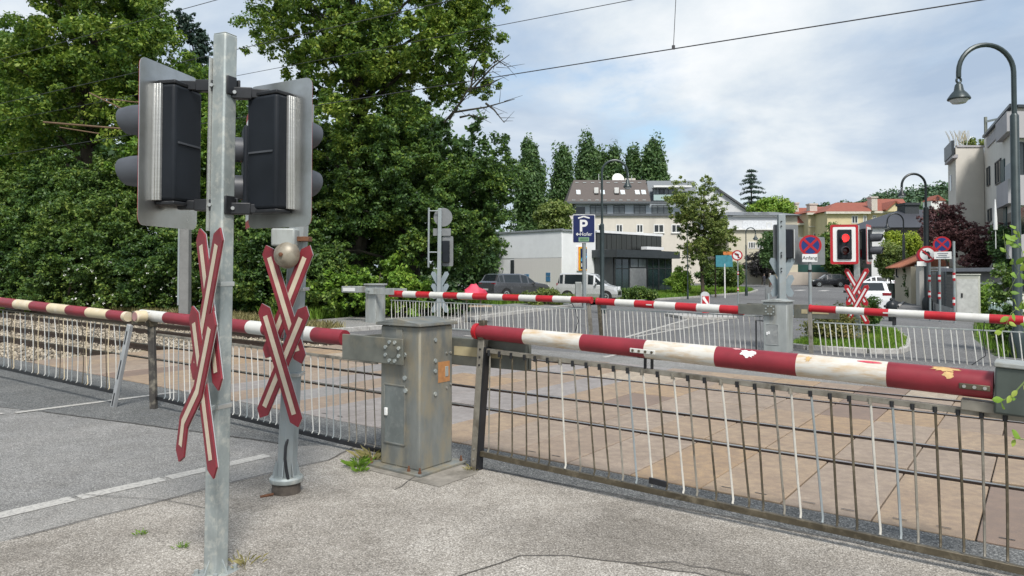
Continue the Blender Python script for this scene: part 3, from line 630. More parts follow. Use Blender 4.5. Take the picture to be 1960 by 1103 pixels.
# ---------------------------------------------------------------- crossing signals
def roundrect(c,X,Y,w,h,r,n=5):
    out=[]
    for (sx,sy,a0) in((1,1,0),(-1,1,90),(-1,-1,180),(1,-1,270)):
        for k in range(n+1):
            a=math.radians(a0+90*k/n);out.append(c+X*(sx*(w/2-r)+r*math.cos(a))+Y*(sy*(h/2-r)+r*math.sin(a)))
    return out
lampred=emit('lit red lamp',(1.0,.015,.015),3.0);lens=mat('dark red lens',(.05,.006,.006),.2,0,.2)
def signal_head(root,bc,X,hw,hh,hb_off=(0,0),hb=(.27,.74),depth=.15,lit=False):
    """board centre bc, X along the board as seen from its front, front normal = X cross Z reversed to N"""
    Nf=X.cross(Z).normalized()                       # front normal
    m=M();m.prism(roundrect(bc,X,Z,hw,hh,.05),-Nf*.006);hd=obj('backing_board',m,alu,root,ang=30)
    # front face: white field inside a red border, black panel
    m=M();m.prism(roundrect(bc+Nf*.0015,X,Z,hw-.004,hh-.004,.048),Nf*.002);obj('red_border',m,redclean,hd)
    m=M();m.prism(roundrect(bc+Nf*.005,X,Z,hw-.13,hh-.13,.03),Nf*.002);obj('white_field',m,cleanw,hd)
    ho=bc+X*hb_off[0]+Z*hb_off[1]
    m=M();m.box(ho+Nf*.03,hb[0]/2*.96,.022,hb[1]/2,X,Nf);obj('lamp_panel',m,blackpl,hd,bevel=.02)
    for k,zz in enumerate((.165,-.165)):
        c=ho+Z*zz+Nf*.053
        m=M();m.lathe([(.105,0),(.105,.01),(.08,.022),(.03,.03)],c,Nf,24);obj('lens',m,lampred if(lit and k==0) else lens,hd)
        m=M();n=20;vs=[];Yv=Z
        for s,L0 in((.118,0),(.125,0)):pass
        ring=[]
        for j in range(n+1):                         # hood: tunnel open below, longer at the top
            a=math.radians(-62+304*j/n);ln=(.22+.085*max(0,(1+math.sin(a))/2)**.42)*(.45 if lit else 1)
            ring.append((a,ln))
        vs=[];fs=[]
        for (a,ln) in ring:
            for rr,l in((.112,0),(.109,ln*.75),(.096,ln),(.088,ln-.004),(.102,0)):
                vs.append(c+X*rr*math.cos(a)+Z*rr*math.sin(a)+Nf*(l-.02))
        for j in range(n):
            for q in range(5): fs.append((j*5+q,j*5+(q+1)%5,(j+1)*5+(q+1)%5,(j+1)*5+q))
        fs+= [(0,1,2,3,4),tuple(n*5+q for q in(4,3,2,1,0))]
        m.add(vs,fs);obj('hood',m,hoodm,hd)
    m=M();m.box(ho-Nf*(.006+depth/2),hb[0]/2,depth/2,hb[1]/2,X,Nf);hs=obj('signal_housing',m,blackpl,root,bevel=.022,seg=3)
    m=M();m.box(ho-Nf*(.006+depth+.004),hb[0]/2*.78,.005,.006,X,Nf);m.box(ho-Nf*(.006+depth+.002),hb[0]/2*.92,.004,.02,X,Nf,Z) if 0 else None
    obj('housing_seam',m,hoodm,hs)
    for zz in(1,-1):
        m=M();m.box(ho-Nf*(.006+depth/2)+Z*zz*(hb[1]/2+.012),hb[0]/2*.98,depth/2*.96,.012,X,Nf);obj('housing_cap',m,blackst,hs,bevel=.006)
    return Nf,ho,hs
def bracket(root,pole,ho,z,w=.075):
    a=Vector((pole.x,pole.y,z));b=Vector((ho.x,ho.y,z))
    k=a+(b-a)*.62;m=M();m.bar(a,k,w*.75,w);m.bar(k-(b-a).normalized()*.03,b-Z*0,w*.6,w*.8);o=obj('bracket',m,blackst,root,bevel=.006)
    for f in(.40,):
        p=a+(k-a)*f;s=(b-a).cross(Z).normalized();s=s if s.y<0 else -s
        bm=M();bm.cyl(p+s*w*.37,p+s*(w*.37+.012),.012,n=8);obj('bolt',bm,bolt,o)
    return o
def plank(root,pa,pb,w,off,Nn,bend=None):
    """pointed red board with a cream centre strip"""
    pts=[pa+Nn*off]+[q_+Nn*off for q_ in (bend or [])]+[pb+Nn*off]
    def outline(w,ins,tip):
        L,R=[],[];n=len(pts)
        for i,p in enumerate(pts):
            d0=(pts[min(i+1,n-1)]-pts[max(i-1,0)]).normalized();s=Nn.cross(d0).normalized()
            q=p
            if i==0: q=p+d0*(ins+tip)
            if i==n-1: q=p-d0*(ins+tip)
            L.append(q+s*w/2);R.append(q-s*w/2)
        d0=(pts[1]-pts[0]).normalized();d1=(pts[-1]-pts[-2]).normalized()
        return [pts[0]+d0*ins]+L+[pts[-1]-d1*ins]+R[::-1]
    m=M();m.prism(outline(w,0,.06),-Nn*.010);o=obj('saltire_board',m,[xred],root,ang=20)
    m=M();q=outline(w*.37,.11,.0);m.prism([p+Nn*.0012 for p in q],Nn*.0016);obj('cream_strip',m,xcream,o)
    e=M();r=outline(w+.006,-.003,.06);e.prism([p-Nn*.011 for p in r],-Nn*.004);obj('board_backing',e,aluflat,o)
    return o
# --- post at the left front
P0=at(413,1097,onv(412,1095,-2.53).y);P0=g(413,1097)
P0.z=gz(P0.x,P0.y)
t=thing('crossing_signal_post','tall galvanised front post with two dark signal heads seen from behind and a bent saltire','signal post',P0,'crossing signal posts')
YP=P0.y;P1=at(431.5,68,YP)
PA=math.radians(-24)
px_=Vector((math.cos(PA),math.sin(PA),0));py_=Vector((-px_.y,px_.x,0))
m=M();m.bar(P0,P1,.108,.108,up=py_);pole1=obj('pole',m,galv,t,bevel=.012,seg=3)
m=M();m.box(P1+Z*.002,.050,.050,.003,px_,py_);obj('pole_cap',m,galv,t,bevel=.003)
m=M();m.bar(P0+(P1-P0)*.632-px_*.060-py_*.02,P0+(P1-P0)*.955-px_*.060-py_*.02,.010,.10,up=py_);obj('mounting_channel',m,aluflat,t)
m=M();m.bar(P0+(P1-P0)*.3-px_*.058,P0+(P1-P0)*.60-px_*.058,.012,.09,up=py_);obj('cable_duct',m,galv2,t)
m=M();m.box(P0+Z*.0,.105,.105,.010,px_,py_);obj('base_plate',m,galv,t,bevel=.004)
for a_,b_ in((1,0),(-1,0),(0,1),(0,-1)):
    dd=px_*a_+py_*b_;s=px_*b_-py_*a_;q=P0+dd*.052+Z*.01
    m=M();m.prism([q-s*.004,q+dd*.048-s*.004,q+Z*.09-s*.004],s*.008);obj('base_gusset',m,galv,t)
for sx in(1,-1):
    for sy in(1,-1):
        q=P0+px_*.08*sx+py_*.08*sy+Z*.01;bm=M();bm.cyl(q,q+Z*.025,.016,n=6);obj('anchor_bolt',bm,galv,t)
def quadboard(L,R,ytl,ybl,ytr,ybr,YL,YR):
    tl=at(L,ytl,YL);bl=at(L,ybl,YL);tr=at(R,ytr,YR);br=at(R,ybr,YR);c=(tl+bl+tr+br)/4
    X=Vector((tr.x-tl.x,tr.y-tl.y,0));return c,X.length,((tl.z-bl.z)+(tr.z-br.z))/2,X.normalized()
# left head: front faces left and away; seen from the front its right hand side is the near edge
c,w_,h_,X=quadboard(265,376.5,110.6,435,147.8,437,YP*.942,YP*1.059)
Nf,ho,hs=signal_head(t,c,-X,w_,h_,(.0,.01),(.28,.735),.135)
m=M();pp=ho+(-X)*(.14+.012)-Nf*.055
for k in range(3): m.box(pp-Nf*(-.045+k*.019),.012,.008,.365,-X,Nf)
obj('side_profile',m,aluflat,hs,bevel=.003)
pole_at=lambda z:P0+(P1-P0)*((z-P0.z)/(P1.z-P0.z))
for zz in(h_*.372,-h_*.372): bracket(t,pole_at(c.z+zz),ho-Nf*.07,c.z+zz+.012)
c2,w2,h2,X2=quadboard(478,597,165.7,435,149.8,437,YP*1.049,YP*.991)
# shift so the two heads share heights
Nf2,ho2,hs2=signal_head(t,c2,-X2,w2,h2,(.02,.0),(.27,.735),.135)
pp=ho2-(-X2)*(.135+.012)-Nf2*.055;m=M()
for k in range(3): m.box(pp-Nf2*(-.045+k*.019),.012,.008,.365,-X2,Nf2)
obj('side_profile',m,aluflat,hs2,bevel=.003)
for zz in(h2*.39,-h2*.39): bracket(t,pole_at(c2.z+zz),ho2-Nf2*.07,c2.z+zz+.012)
for zz in(c.z+h_*.372,c.z-h_*.372):
    q=pole_at(zz+.01);m=M();m.box(q-px_*.066,.010,.045,.07,px_,py_);m.box(q+px_*.060,.008,.04,.06,px_,py_);m.box(q+py_*.062,.07,.008,.05,px_,py_);obj('pole_clamp',m,blackst,t,bevel=.006)
# saltire 1
XD=Vector((.72,-.695,0)).normalized();XN=XD.cross(Z).normalized();XN=XN if XN.y<0 else -XN
Q0=at(398,650,YP-.10);Q0.x=at(398,650,YP*.965).x;Q0=at(398,650,YP*.965)
S=lambda x,y:onp(x,y,Q0,XN)
plank(t,S(381,438),S(417,748),.125,.000,XN);plank(t,S(424.5,436),S(373,727),.125,.014,XN)
plank(t,S(376,586),S(417,915),.125,.030,XN);plank(t,S(421,596),S(355,882),.125,.044,XN,bend=[S(391,748),S(364,806)])
def strapclamp(root,c,s,hx,hy,X_,Y_,bx):
    m=M();m.box(c,hx,hy,.014,X_,Y_);o=obj('clamp_band',m,aluflat,root,bevel=.002)
    bm=M();bm.bar(c+bx*.03,c+bx*(.03+s),.025,.03);obj('clamp_arm',bm,galv,o,bevel=.003)
    return o
for yy in(548,780):
    q=P0+(P1-P0)*((1097-yy)/(1097-68.)*1.0);strapclamp(t,q,.10,.058,.058,px_,py_,(Q0-pole_at(Q0.z)).normalized())
# --- bell post behind it
B0=g(548,944)
t=thing('crossing_signal_post','stained post with a round bell and a straight saltire right of the tallest front post','signal post',B0,'crossing signal posts')
YB=B0.y;B1=at(583,200,YB)
m=M();b0=B0+Z*.10;rr=.088;n=8;d=(B1-b0).normalized()
ra_=[math.radians(22.5+45*k-24) for k in range(8)]
m.tube([b0,b0+(B1-b0)*.999],.085,8);obj('pole',m,galv2,t,ang=20)
m=M();m.lathe([(.12,0),(.12,.09),(.105,.11)],B0,Z,16);obj('foot_socket',m,mat('dirty iron foot',(.09,.075,.062),.8,.1,.4,14),t);
m=M();m.lathe([(.135,.10),(.142,.115),(.142,.135),(.13,.15),(.10,.155)],B0,Z,24);obj('base_collar',m,galv,t)
for k in range(8):
    a=math.pi/4*k;q=B0+Vector((math.cos(a),math.sin(a),0))*.088+Z*.15;dd=Vector((math.cos(a),math.sin(a),0));s=Vector((-dd.y,dd.x,0))
    m=M();m.prism([q-s*.004,q+dd*.035-s*.004,q+Z*.14-s*.004],s*.008);obj('base_gusset',m,galv2,t)
m=M();q=B0+Vector((.02,-.095,.42));m.tube([q+Vector((.01,.03,.06)),q,q+Vector((.0,-.015,-.1)),q+Vector((.012,-.01,-.2)),q+Vector((.03,-.02,-.27))],.013,8);obj('cable',m,blackst,t)
m=M();m.tube([B0+Vector((-.08,-.1,.02)),B0+Vector((-.17,-.16,.015))],.012,6);obj('bolt_stub',m,rust,t)
bz=at(548,487,YB);bc=Vector((at(549,488,YB-.2).x,YB-.17,at(549,488,YB-.17).z));bn=Vector((-.25,-.95,.0)).normalized()
bellm=mat('stained bell metal',(.30,.27,.215),.5,.3,.25,5,stain=(.15,.12,.085),sscale=9,slo=.45,shi=.7)
m=M();m.lathe([(.115,0),(.118,.012),(.108,.045),(.085,.075),(.05,.098),(.015,.106)],bc,bn,28);bl=obj('bell',m,bellm,t,ang=50)
m=M();m.lathe([(.018,.10),(.018,.118),(.008,.124)],bc,bn,10);obj('bell_nut',m,rust,bl)
m=M();m.box(at(547,455,YB-.13),.10,.09,.075);obj('bell_box',m,cabgrey,t,bevel=.015)
m=M();m.box(at(583,458,YB-.09),.05,.06,.02);obj('bell_clamp',m,rust,t,bevel=.004)
# the left-facing head, seen edge on
hc=at(476,325,YB+.02);Xe=Vector((-.04,-1,0)).normalized()   # its board runs along our line of sight
Xe=Vector((at(479.5,325,YB-.28).x-at(469.5,325,YB+.28).x,-.56,0)).normalized()
NfE,hoE,hsE=signal_head(t,hc+Vector((.0,0,0)),-Xe if (-Xe).cross(Z).x<0 else Xe,.57,1.02,(0,0),(.28,.735),.135)
for zz in(.38,-.38): bracket(t,Vector((B0+(B1-B0)*((hc.z+zz-B0.z)/(B1.z-B0.z)))),hoE-NfE*.07,hc.z+zz)
XD=Vector((.93,-.37,0)).normalized();XN2=XD.cross(Z).normalized();XN2=XN2 if XN2.y<0 else -XN2
Q2=at(545,640,YB-.14);S2=lambda x,y:onp(x,y,Q2,XN2)
plank(t,S2(592,470),S2(508,686),.122,.0,XN2);plank(t,S2(511,470),S2(579,696),.122,.016,XN2)
plank(t,S2(589.5,586),S2(502,799),.122,.032,XN2);plank(t,S2(508,581),S2(577,816),.122,.048,XN2)
for yy in(556,718):
    q=B0+(B1-B0)*((944-yy)/(944-200.));strapclamp(t,q,.09,.092,.092,Vector((1,0,0)),Vector((0,1,0)),Vector((-.2,-.9,0)))
# --- far signals
def far_saltire(root,c,Xd,back=False,w=.125):
    Nn=Xd.cross(Z).normalized();Nn=Nn if Nn.y<0 else -Nn
    if back: Nn=-Nn
    for k,(x0,z0,x1,z1) in enumerate(((-.27,.66,.24,-.30),(.27,.66,-.24,-.30),(-.27,.24,.27,-.78),(.27,.24,-.27,-.78))):
        if back:
            m=M();a=c+Xd*x0+Z*z0+Nn*.014*k;b=c+Xd*x1+Z*z1+Nn*.014*k;d=(b-a).normalized();s=Nn.cross(d).normalized()
            m.prism([a,a+d*.06+s*w/2,b-d*.06+s*w/2,b,b-d*.06-s*w/2,a+d*.06-s*w/2],-Nn*.010);obj('saltire_board',m,mat_back,root)
        else: plank(root,c+Xd*x0+Z*z0,c+Xd*x1+Z*z1,w,.014*k,Nn)
mat_back=mat('blue grey saltire back',(.27,.32,.345),.5,.3,.12,4)
xr2=(redclean,cleanw)
R0=col(1640,W(.9,15.3).y)
t=thing('crossing_signal_post','far grey signal post with lit red lamp in a red bordered board above a saltire','signal post',R0,'crossing signal posts')
obj('pole',M().bar(R0,R0+Z*3.15,.13,.13,up=V),galv,t,bevel=.01)
_xr,_xc=xred,xcream;xred,xcream=redclean,cleanw
far_saltire(t,at(1640,563,R0.y-.12),Vector((.80,-.60,0)))
xred,xcream=_xr,_xc
hc=at(1616,468,R0.y-.10);Xh=Vector((.985,-.17,0)).normalized()
NfR,hoR,_=signal_head(t,hc,Xh,.68,1.02,(0,.0),(.36,.76),.14,True)
hc2=at(1663,468,R0.y+.02);Xh2=Vector((.60,.80,0)).normalized()
Xh2=-Xh2 if Xh2.cross(Z).x<0 and False else Xh2
n_=Xh2.cross(Z)
signal_head(t,hc2,Xh2,.60,1.02,(0,0),(.30,.76),.14)
for zz in(.36,-.36): obj('bracket',M().bar(Vector((R0.x-.3,R0.y,hc.z+zz)),Vector((R0.x+.4,R0.y,hc.z+zz)),.05,.05),blackst,t)
m=M();m.lathe([(.12,0),(.12,.012)],at(1646,486,R0.y+.15),Vector((0,-1,0)),18);obj('red_disc',m,redclean,t)
# post at the mid machine, seen from the back
G0=col(1496,W(-.1,VF+1.0).y)
t=thing('crossing_signal_post','grey post behind the mid road machine, its signal boards and saltire seen from behind','signal post',G0,'crossing signal posts')
YG=G0.y;topG=at(1496,411,YG);m=M();m.bar(G0,Vector((G0.x,G0.y,topG.z)),.17,.13);obj('pole',m,galv2,t,bevel=.01)
for k,yy in enumerate((424,433,484,489,492,514,520)):
    q=at(1496+ (0),yy,YG-.095);bm=M();bm.cyl(q+Vector((0,.018,0)),q,.018,n=8);obj('bolt_hole',bm,blackst,t)
for (x0,x1,y0,y1,dy,side) in((1480,1528,430,507,.16,1),(1528,1579,454,507,.22,0)):
    c=at((x0+x1)/2,(y0+y1)/2,YG+dy);s=(YG+dy)/F
    m=M();m.prism(roundrect(c,Vector((1,0,0)),Z,(x1-x0)*s,(y1-y0)*s,.04),Vector((0,.008,0)));o=obj('backing_board',m,signback,t)
    m=M();m.prism(roundrect(c+Vector((0,.0095,0)),Vector((1,0,0)),Z,(x1-x0)*s-.01,(y1-y0)*s-.01,.04),Vector((0,.003,0)));obj('red_border',m,redclean,o)
    if side:
        m=M();m.box(at(1507,467,YG+.10),.12,.06,.36);obj('signal_housing',m,blackpl,t,bevel=.02)
        m=M();m.box(at(1519,467,YG+.11),.012,.05,.36);obj('side_profile',m,aluflat,t)
        for zz in(-.3,.3):
            m=M();m.lathe([(.11,0),(.11,.2)],c+Vector((0,.012,zz*.6)),Vector((0,1,0)),16);obj('hood',m,hoodm,o)
far_saltire(t,at(1497,545,YG+.12),Vector((1,0,0)),True,.17)
# post on the far left
L0=col(840,W(-12.7,13.9).y)
t=thing('crossing_signal_post','far post before the maple with a round sign back and a thin side pipe','signal post',L0,'crossing signal posts')
YL=L0.y;m=M();m.bar(L0,Vector((at(842,399,YL).x,YL,at(842,399,YL).z)),.15,.15,w2=.12,h2=.12);obj('pole',m,galv2,t,bevel=.01)
m=M();m.lathe([(18*YL/F,0),(18*YL/F,.012)],at(848,416,YL+.14),Vector((0,-1,0)),28);o=obj('round_sign',m,signback,t)
m=M();m.lathe([(18*YL/F,0),(18*YL/F,.004)],at(848,416,YL+.142),Vector((0,1,0)),28);obj('sign_face',m,redclean,o)
c=at(846,444.5,YL+.12);obj('sign_plate',M().box(c,17*YL/F,.008,7*YL/F),signback,t)
c=at(857,481,YL+.16);m=M();m.prism(roundrect(c,Vector((1,0,0)),Z,21*YL/F,58*YL/F,.05),Vector((0,.008,0)));obj('backing_board',m,signback,t)
obj('signal_housing',M().box(at(853.5,482,YL+.06),7*YL/F,.08,21*YL/F),blackpl,t,bevel=.02)
m=M();m.tube([at(821,398,YL+.02),at(820,512,YL+.02)],.035,8);m.tube([at(821,404,YL+.02),at(842,404,YL+.02)],.02,6);m.tube([at(821,483,YL+.02),at(840,483,YL+.02)],.02,6);obj('side_pipe',m,galv2,t)
far_saltire(t,at(842,556,YL+.1),Vector((1,0,0)),True,.17)
# ---------------------------------------------------------------- overhead line
wirem=mat('dark overhead wire',(.05,.05,.055),.5,.3,.1)
def wire(name,label,a,b,sag,r,ext=30,group='overhead railway wires'):
    d=(b-a).normalized();a=a-d*ext;b=b+d*ext;pts=[a+(b-a)*k/24-Z*sag*4*(k/24)*(1-k/24) for k in range(25)]
    return tag(obj(name,M().tube(pts,r,6),wirem),label,'wire',group)
a=onv(619,200,7.13);b=onv(1880,0,7.13)
wire('contact_wire','contact wire running from the trees to the upper right with a dropper hanging onto it',a,b,.0,.010,60)
wire('messenger_wire','upper wire right of the tall ash tree, highest over the far track',onv(960,48,7.13),onv(1210,0,7.13),.0,.007,40)
wire('contact_wire','long wire crossing the left trees just above the signal heads',onv(20,194,3.53),onv(845,5,3.53),.0,.007,25)
wire('messenger_wire','short wire in the blue gap left of the tall galvanised post top',onv(335,22,3.53),onv(415,0,3.53),.0,.007,25)
p=onv(1289,93,7.13);q=onv(1295,-30,7.13)
m=M();m.tube([q,p+Z*.02],.006,6);t=tag(obj('dropper_wire',m,wirem),'thin vertical dropper holding the contact wire in the open sky','wire')
obj('dropper_clip',M().box(p+Z*.02,.025,.02,.035),wirem,t)
mastm=mat('grey concrete mast',(.20,.20,.195),.8,0,.15,4)
M0=col(355,W(-16,10.6).y)
t=thing('catenary_mast','grey catenary mast standing before the hedge with rusty arms high in the leaves','catenary mast',M0)
YM=M0.y;m=M();m.bar(M0,M0+Z*8,.34,.26,w2=.26,h2=.2);obj('mast',m,mastm,t,bevel=.02)
m=M();s=YM/F
m.box(M0+Vector((-.17,-.12,2.2)),.03,.02,1.6);obj('edge_strip',m,galv2,t)
m=M();Pm=lambda x,y,d=0:at(x,y,YM-1.0+d)
rodm=mat('rusty brown tube',(.13,.08,.045),.7,.1,.3,9)
for k,(x0,y0,x1,y1,r) in enumerate(((83,234,262,249,.032),(114,244,190,256,.02),(171,178,232,208,.024),(200,189,262,196,.02))):
    m=M();m.tube([Pm(x0,y0),Pm(x1,y1)],r,8);obj('cantilever_tube',m,rodm,t)
m=M();m.tube([Pm(232,208),Pm(262,249),M0+Z*7.2],.025,8);m.tube([Pm(262,196),M0+Z*7.6],.025,8);m.tube([Pm(262,249),M0+Z*6.4],.025,8);obj('cantilever_frame',m,rodm,t)
# ---------------------------------------------------------------- signs
def facing(p,yaw=0):
    d=Vector((-p.x,-p.y,0)).normalized();d=Matrix.Rotation(yaw,3,'Z')@d;return d
def disc(root,name,c,N_,r,m_,off,t=.003,n=36):
    m=M();m.lathe([(r,0),(r,t)],c+N_*off,N_,n);return obj(name,m,m_,root)
def barp(root,name,c,X,N_,pts,w,off,m_):
    m=M()
    for a,b in zip(pts,pts[1:]): m.bar(c+X*a[0]+Z*a[1]+N_*off,c+X*b[0]+Z*b[1]+N_*off,.003,w,up=N_.cross((X*(b[0]-a[0])+Z*(b[1]-a[1])).normalized())) if 0 else m.prism(rect2(c+N_*off,X,a,b,w),N_*.0025)
    return obj(name,m,m_,root)
def rect2(c,X,a,b,w):
    A=Vector((a[0],a[1]));B=Vector((b[0],b[1]));d=(B-A).normalized();s=Vector((-d.y,d.x))*w/2
    return [c+X*q.x+Z*q.y for q in(A+s,B+s,B-s,A-s)]
def nostop(root,c,N_,r):
    X=Z.cross(N_).normalized()
    disc(root,'sign_back',c,N_,r,signback,-.006,.006);o=disc(root,'sign_plate',c,N_,r,redclean,.0,.002)
    disc(root,'blue_field',c,N_,r*.80,blue,.003,.002)
    k=r*.58;barp(root,'red_cross',c,X,N_,[(-k,-k),(k,k)],r*.22,.0065,redclean);barp(root,'red_cross',c,X,N_,[(-k,k),(k,-k)],r*.22,.0095,redclean)
def noleft(root,c,N_,r):
    X=Z.cross(N_).normalized()
    disc(root,'sign_back',c,N_,r,signback,-.006,.006);disc(root,'sign_plate',c,N_,r,redclean,0,.002);disc(root,'white_field',c,N_,r*.76,cleanw,.003,.002)
    m=M();q=lambda a,b:c+X*a*r+Z*b*r+N_*.0065
    m.prism([q(.08,-.56),q(.32,-.56),q(.32,.14),q(.16,.34),q(-.12,.34),q(-.12,.54),q(-.54,.22),q(-.12,-.10),q(-.12,.08),q(.08,.08)],N_*.002);obj('black_arrow',m,black,root)
    barp(root,'red_bar',c,X,N_,[(-.52*r,.52*r),(.52*r,-.52*r)],r*.17,.010,redclean)
def signpost(name,label,cat,base,top,r=.032,m_=galv2,group=None):
    t=thing(name,label,cat,base,group);m=M();m.cyl(base-Z*.02,Vector((base.x,base.y,top)),r,n=10);obj('pole',m,m_,t);return t
# no stopping sign with the word Anfang
YA=YG-.12;b=col(1550,YA);c=at(1551,470,YA)
t=signpost('no_stopping_sign','round blue no stopping sign with red cross and a white plate reading Anfang','traffic sign',b,c.z+.25,.038)
N_=facing(c);c=c+N_*.05;r=20*YA/F;nostop(t,c,N_,r)
pc=at(1550,494,YA-.06);X=Z.cross(N_).normalized()
m=M();m.box(pc,13.5*YA/F,.004,7.5*YA/F,X,N_);o=obj('plate',m,cleanw,t);text('lettering','Anfang',9.4*YA/F,pc+N_*.006,X,N_,black,o)
m=M();m.cyl(at(1550,519,YA)-Z*.02,at(1550,519,YA)+Z*.03,.046,n=10);obj('pole_band',m,black,t)
# parking guidance sign
YP_=W(-11.2*1.219,22.2*1.219).y;b=col(1118,YP_);s=YP_/F
t=signpost('parking_sign','tall blue parking sign box with white P, roof mark, arrow and a green display','parking sign',b,at(1118,460,YP_).z,.10)
c=at(1117.5,438,YP_-.12);N_=Vector((-.10,-1,0)).normalized();X=Z.cross(N_).normalized()
m=M();m.prism([p for p in roundrect(c+N_*.0,X,Z,43*s,54*s,.06)],-N_*.22);bx_=obj('sign_box',m,cleanw,t,ang=30)
m=M();m.prism(roundrect(c+N_*.001,X,Z,40.5*s,52*s,.05),N_*.004);fc_=obj('blue_face',m,navy,t)
text('lettering','P',31*s,c+N_*.007+Z*4.5*s-X*1*s,X,N_,cleanw,fc_,bold=.02)
text('lettering','Hofer',10.0*s,c+N_*.007-Z*10.5*s+X*4*s,X,N_,cleanw,fc_)
barp(fc_ and t,'roof_mark',c,X,N_,[(-11*s,20.2*s),(0,23.5*s),(11*s,20.2*s)],2.6*s,.0065,cleanw)
barp(t,'arrow',c,X,N_,[(-14*s,-10.5*s),(-7.5*s,-10.5*s)],1.5*s,.0065,cleanw)
barp(t,'arrow',c,X,N_,[(-11.5*s,-8*s),(-14.4*s,-10.5*s),(-11.5*s,-13*s)],1.5*s,.0065,cleanw)
m=M();m.box(c+N_*.007-Z*20.5*s,10*s,.004,4*s,X,N_);o=obj('display',m,mat('pale green display',(.20,.33,.21),.4,0,.1),t)
m=M()
for k in range(7): m.box(c+N_*.012-Z*20.5*s+X*(k-3)*2.3*s,.8*s,.002,2.2*s,X,N_)
obj('display_characters',m,mat('display dark green',(.05,.14,.06),.4),o)
m=M();m.box(at(1107,558,YP_-.3),6*s,.12,18*s);o=obj('switch_cabinet',m,cabgrey,None,bevel=.03);tag(o,'pale grey cabinet at the foot of the parking sign pole','cabinet')
# no left turn sign on the left pavement
YN=W(-7.49*1.219,29.54*1.219).y;b=col(1412,YN);c=at(1411,489,YN)
t=signpost('no_left_turn_sign','no left turn sign on a red banded pole by the grass beyond the road','traffic sign',b,c.z+.2,.035)
N_=facing(c);noleft(t,c+N_*.05,N_,10*YN/F)
for yy in(523,554): m=M();q=at(1412.5,yy,YN);m.cyl(q-Z*.09,q+Z*.09,.045,n=10);obj('reflective_band',m,redclean,t);m=M();m.cyl(q-Z*.02,q+Z*.04,.047,n=10);obj('white_band',m,cleanw,t)
# signs at the right footpath
def band(t,x,y,Y,h=.13):
    q=at(x,y,Y);m=M();m.cyl(q-Z*h,q+Z*h,.05,n=10);o=obj('reflective_band',m,redclean,t);m=M();m.cyl(q-Z*h*.35,q+Z*h*.4,.052,n=10);obj('white_band',m,cleanw,o)
Yr=W(.6,27).y
b=col(1779,Yr);c=at(1774.5,487,Yr);t=signpost('no_left_turn_sign','no left turn sign in front of the black lamp post by the gate','traffic sign',b,c.z+.2,.04)
N_=facing(c);noleft(t,c+N_*.06,N_,16*Yr/F)
c2=at(1764,489,Yr+.4);disc(t,'sign_back',c2,Vector((-.2,1,0)).normalized(),12*Yr/F,mat('dark red reverse sign',(.20,.02,.05),.5),0,.01)
c3=at(1764,505,Yr);m=M();m.box(c3,9*Yr/F,.006,4.5*Yr/F);obj('plate',m,cleanw,t)
for yy in(533,563): band(t,1779,yy,Yr)
b=col(1798,Yr-.6);c=at(1803,468,Yr-.6);t=signpost('no_stopping_sign','no stopping sign above a white text plate on a banded pole by the gate','traffic sign',b,at(1798,480,Yr-.6).z,.04)
N_=facing(c);nostop(t,c+N_*.06,N_,15*Yr/F)
s=(Yr-.6)/F;pc=at(1804.5,489,Yr-.7);m=M();X=Z.cross(N_).normalized();m.box(pc,14.5*s,.005,7*s,X,N_);o=obj('plate',m,cleanw,t)
m=M()
for k,w_ in((1,9),(0,7),(-1,11)): m.box(pc+N_*.007+Z*k*3.6*s,w_*s,.002,.9*s,X,N_)
obj('text_lines',m,mat('faded lettering',(.22,.24,.27),.6),o)
for yy in(533,566): band(t,1798,yy,Yr-.6)
b=col(1826,Yr-1.2);t=signpost('banded_post','bare grey post with red and white bands before the utility cabinet','post',b,at(1824,462,Yr-1.2).z,.045)
for yy in(530,577): band(t,1826,yy,Yr-1.2,.15)
# island sign
YI=W(-7.0,23.6).y;s=YI/F;b=col(1350,YI)
t=thing('island_beacon','rounded white traffic island marker with a red slash pattern on the painted island','traffic sign',b)
m=M();c=at(1350,580,YI);X=Vector((1,0,0));N_=Vector((0,-1,0))
ol=[c+X*(8.5*s*math.cos(a))+Z*(13*s+8.5*s*math.sin(a)) for a in[math.pi*k/10 for k in range(11)]]+[c-X*8.5*s-Z*17*s,c+X*8.5*s-Z*17*s]
m.prism(ol,-N_*.10);o=obj('housing',m,mat('beacon grey white',(.50,.51,.52),.4),t,ang=30)
for (cy,hh,nm) in((575.5,8.5,'slash_panel'),(596,3.0,'lower_panel')):
    cc=at(1350.5,cy,YI)+N_*.012;m=M();m.box(cc,6.5*s,.004,hh*s);pp=obj(nm,m,redclean,t)
    if hh>4:
        m=M();q=lambda a,b_:cc+X*a*s+Z*b_*s+N_*.006;m.prism([q(-6,7),q(-2.5,8),q(6,-6.5),q(6,-8),q(3,-8),q(-6,3)],N_*.003);obj('white_slash',m,cleanw,pp)
obj('foot',M().box(b+Z*.03,.18,.12,.03),black,t)
# blue information board
YB_=W(-17,44).y;s=YB_/F;b=col(1387,YB_)
t=thing('info_board','turquoise information board with an orange strip half hidden behind the street tree','information board',b)
m=M();m.cyl(b,at(1387,505,YB_),.05,n=8);obj('pole',m,cleanw,t)
m=M();m.box(at(1386,500,YB_),16*s,.04,11*s);obj('board',m,mat('turquoise board',(.05,.22,.27),.4),t);m=M();m.box(at(1396,485,YB_),12*s,.04,3*s);obj('header',m,mat('orange header',(.55,.18,.05),.4),t)
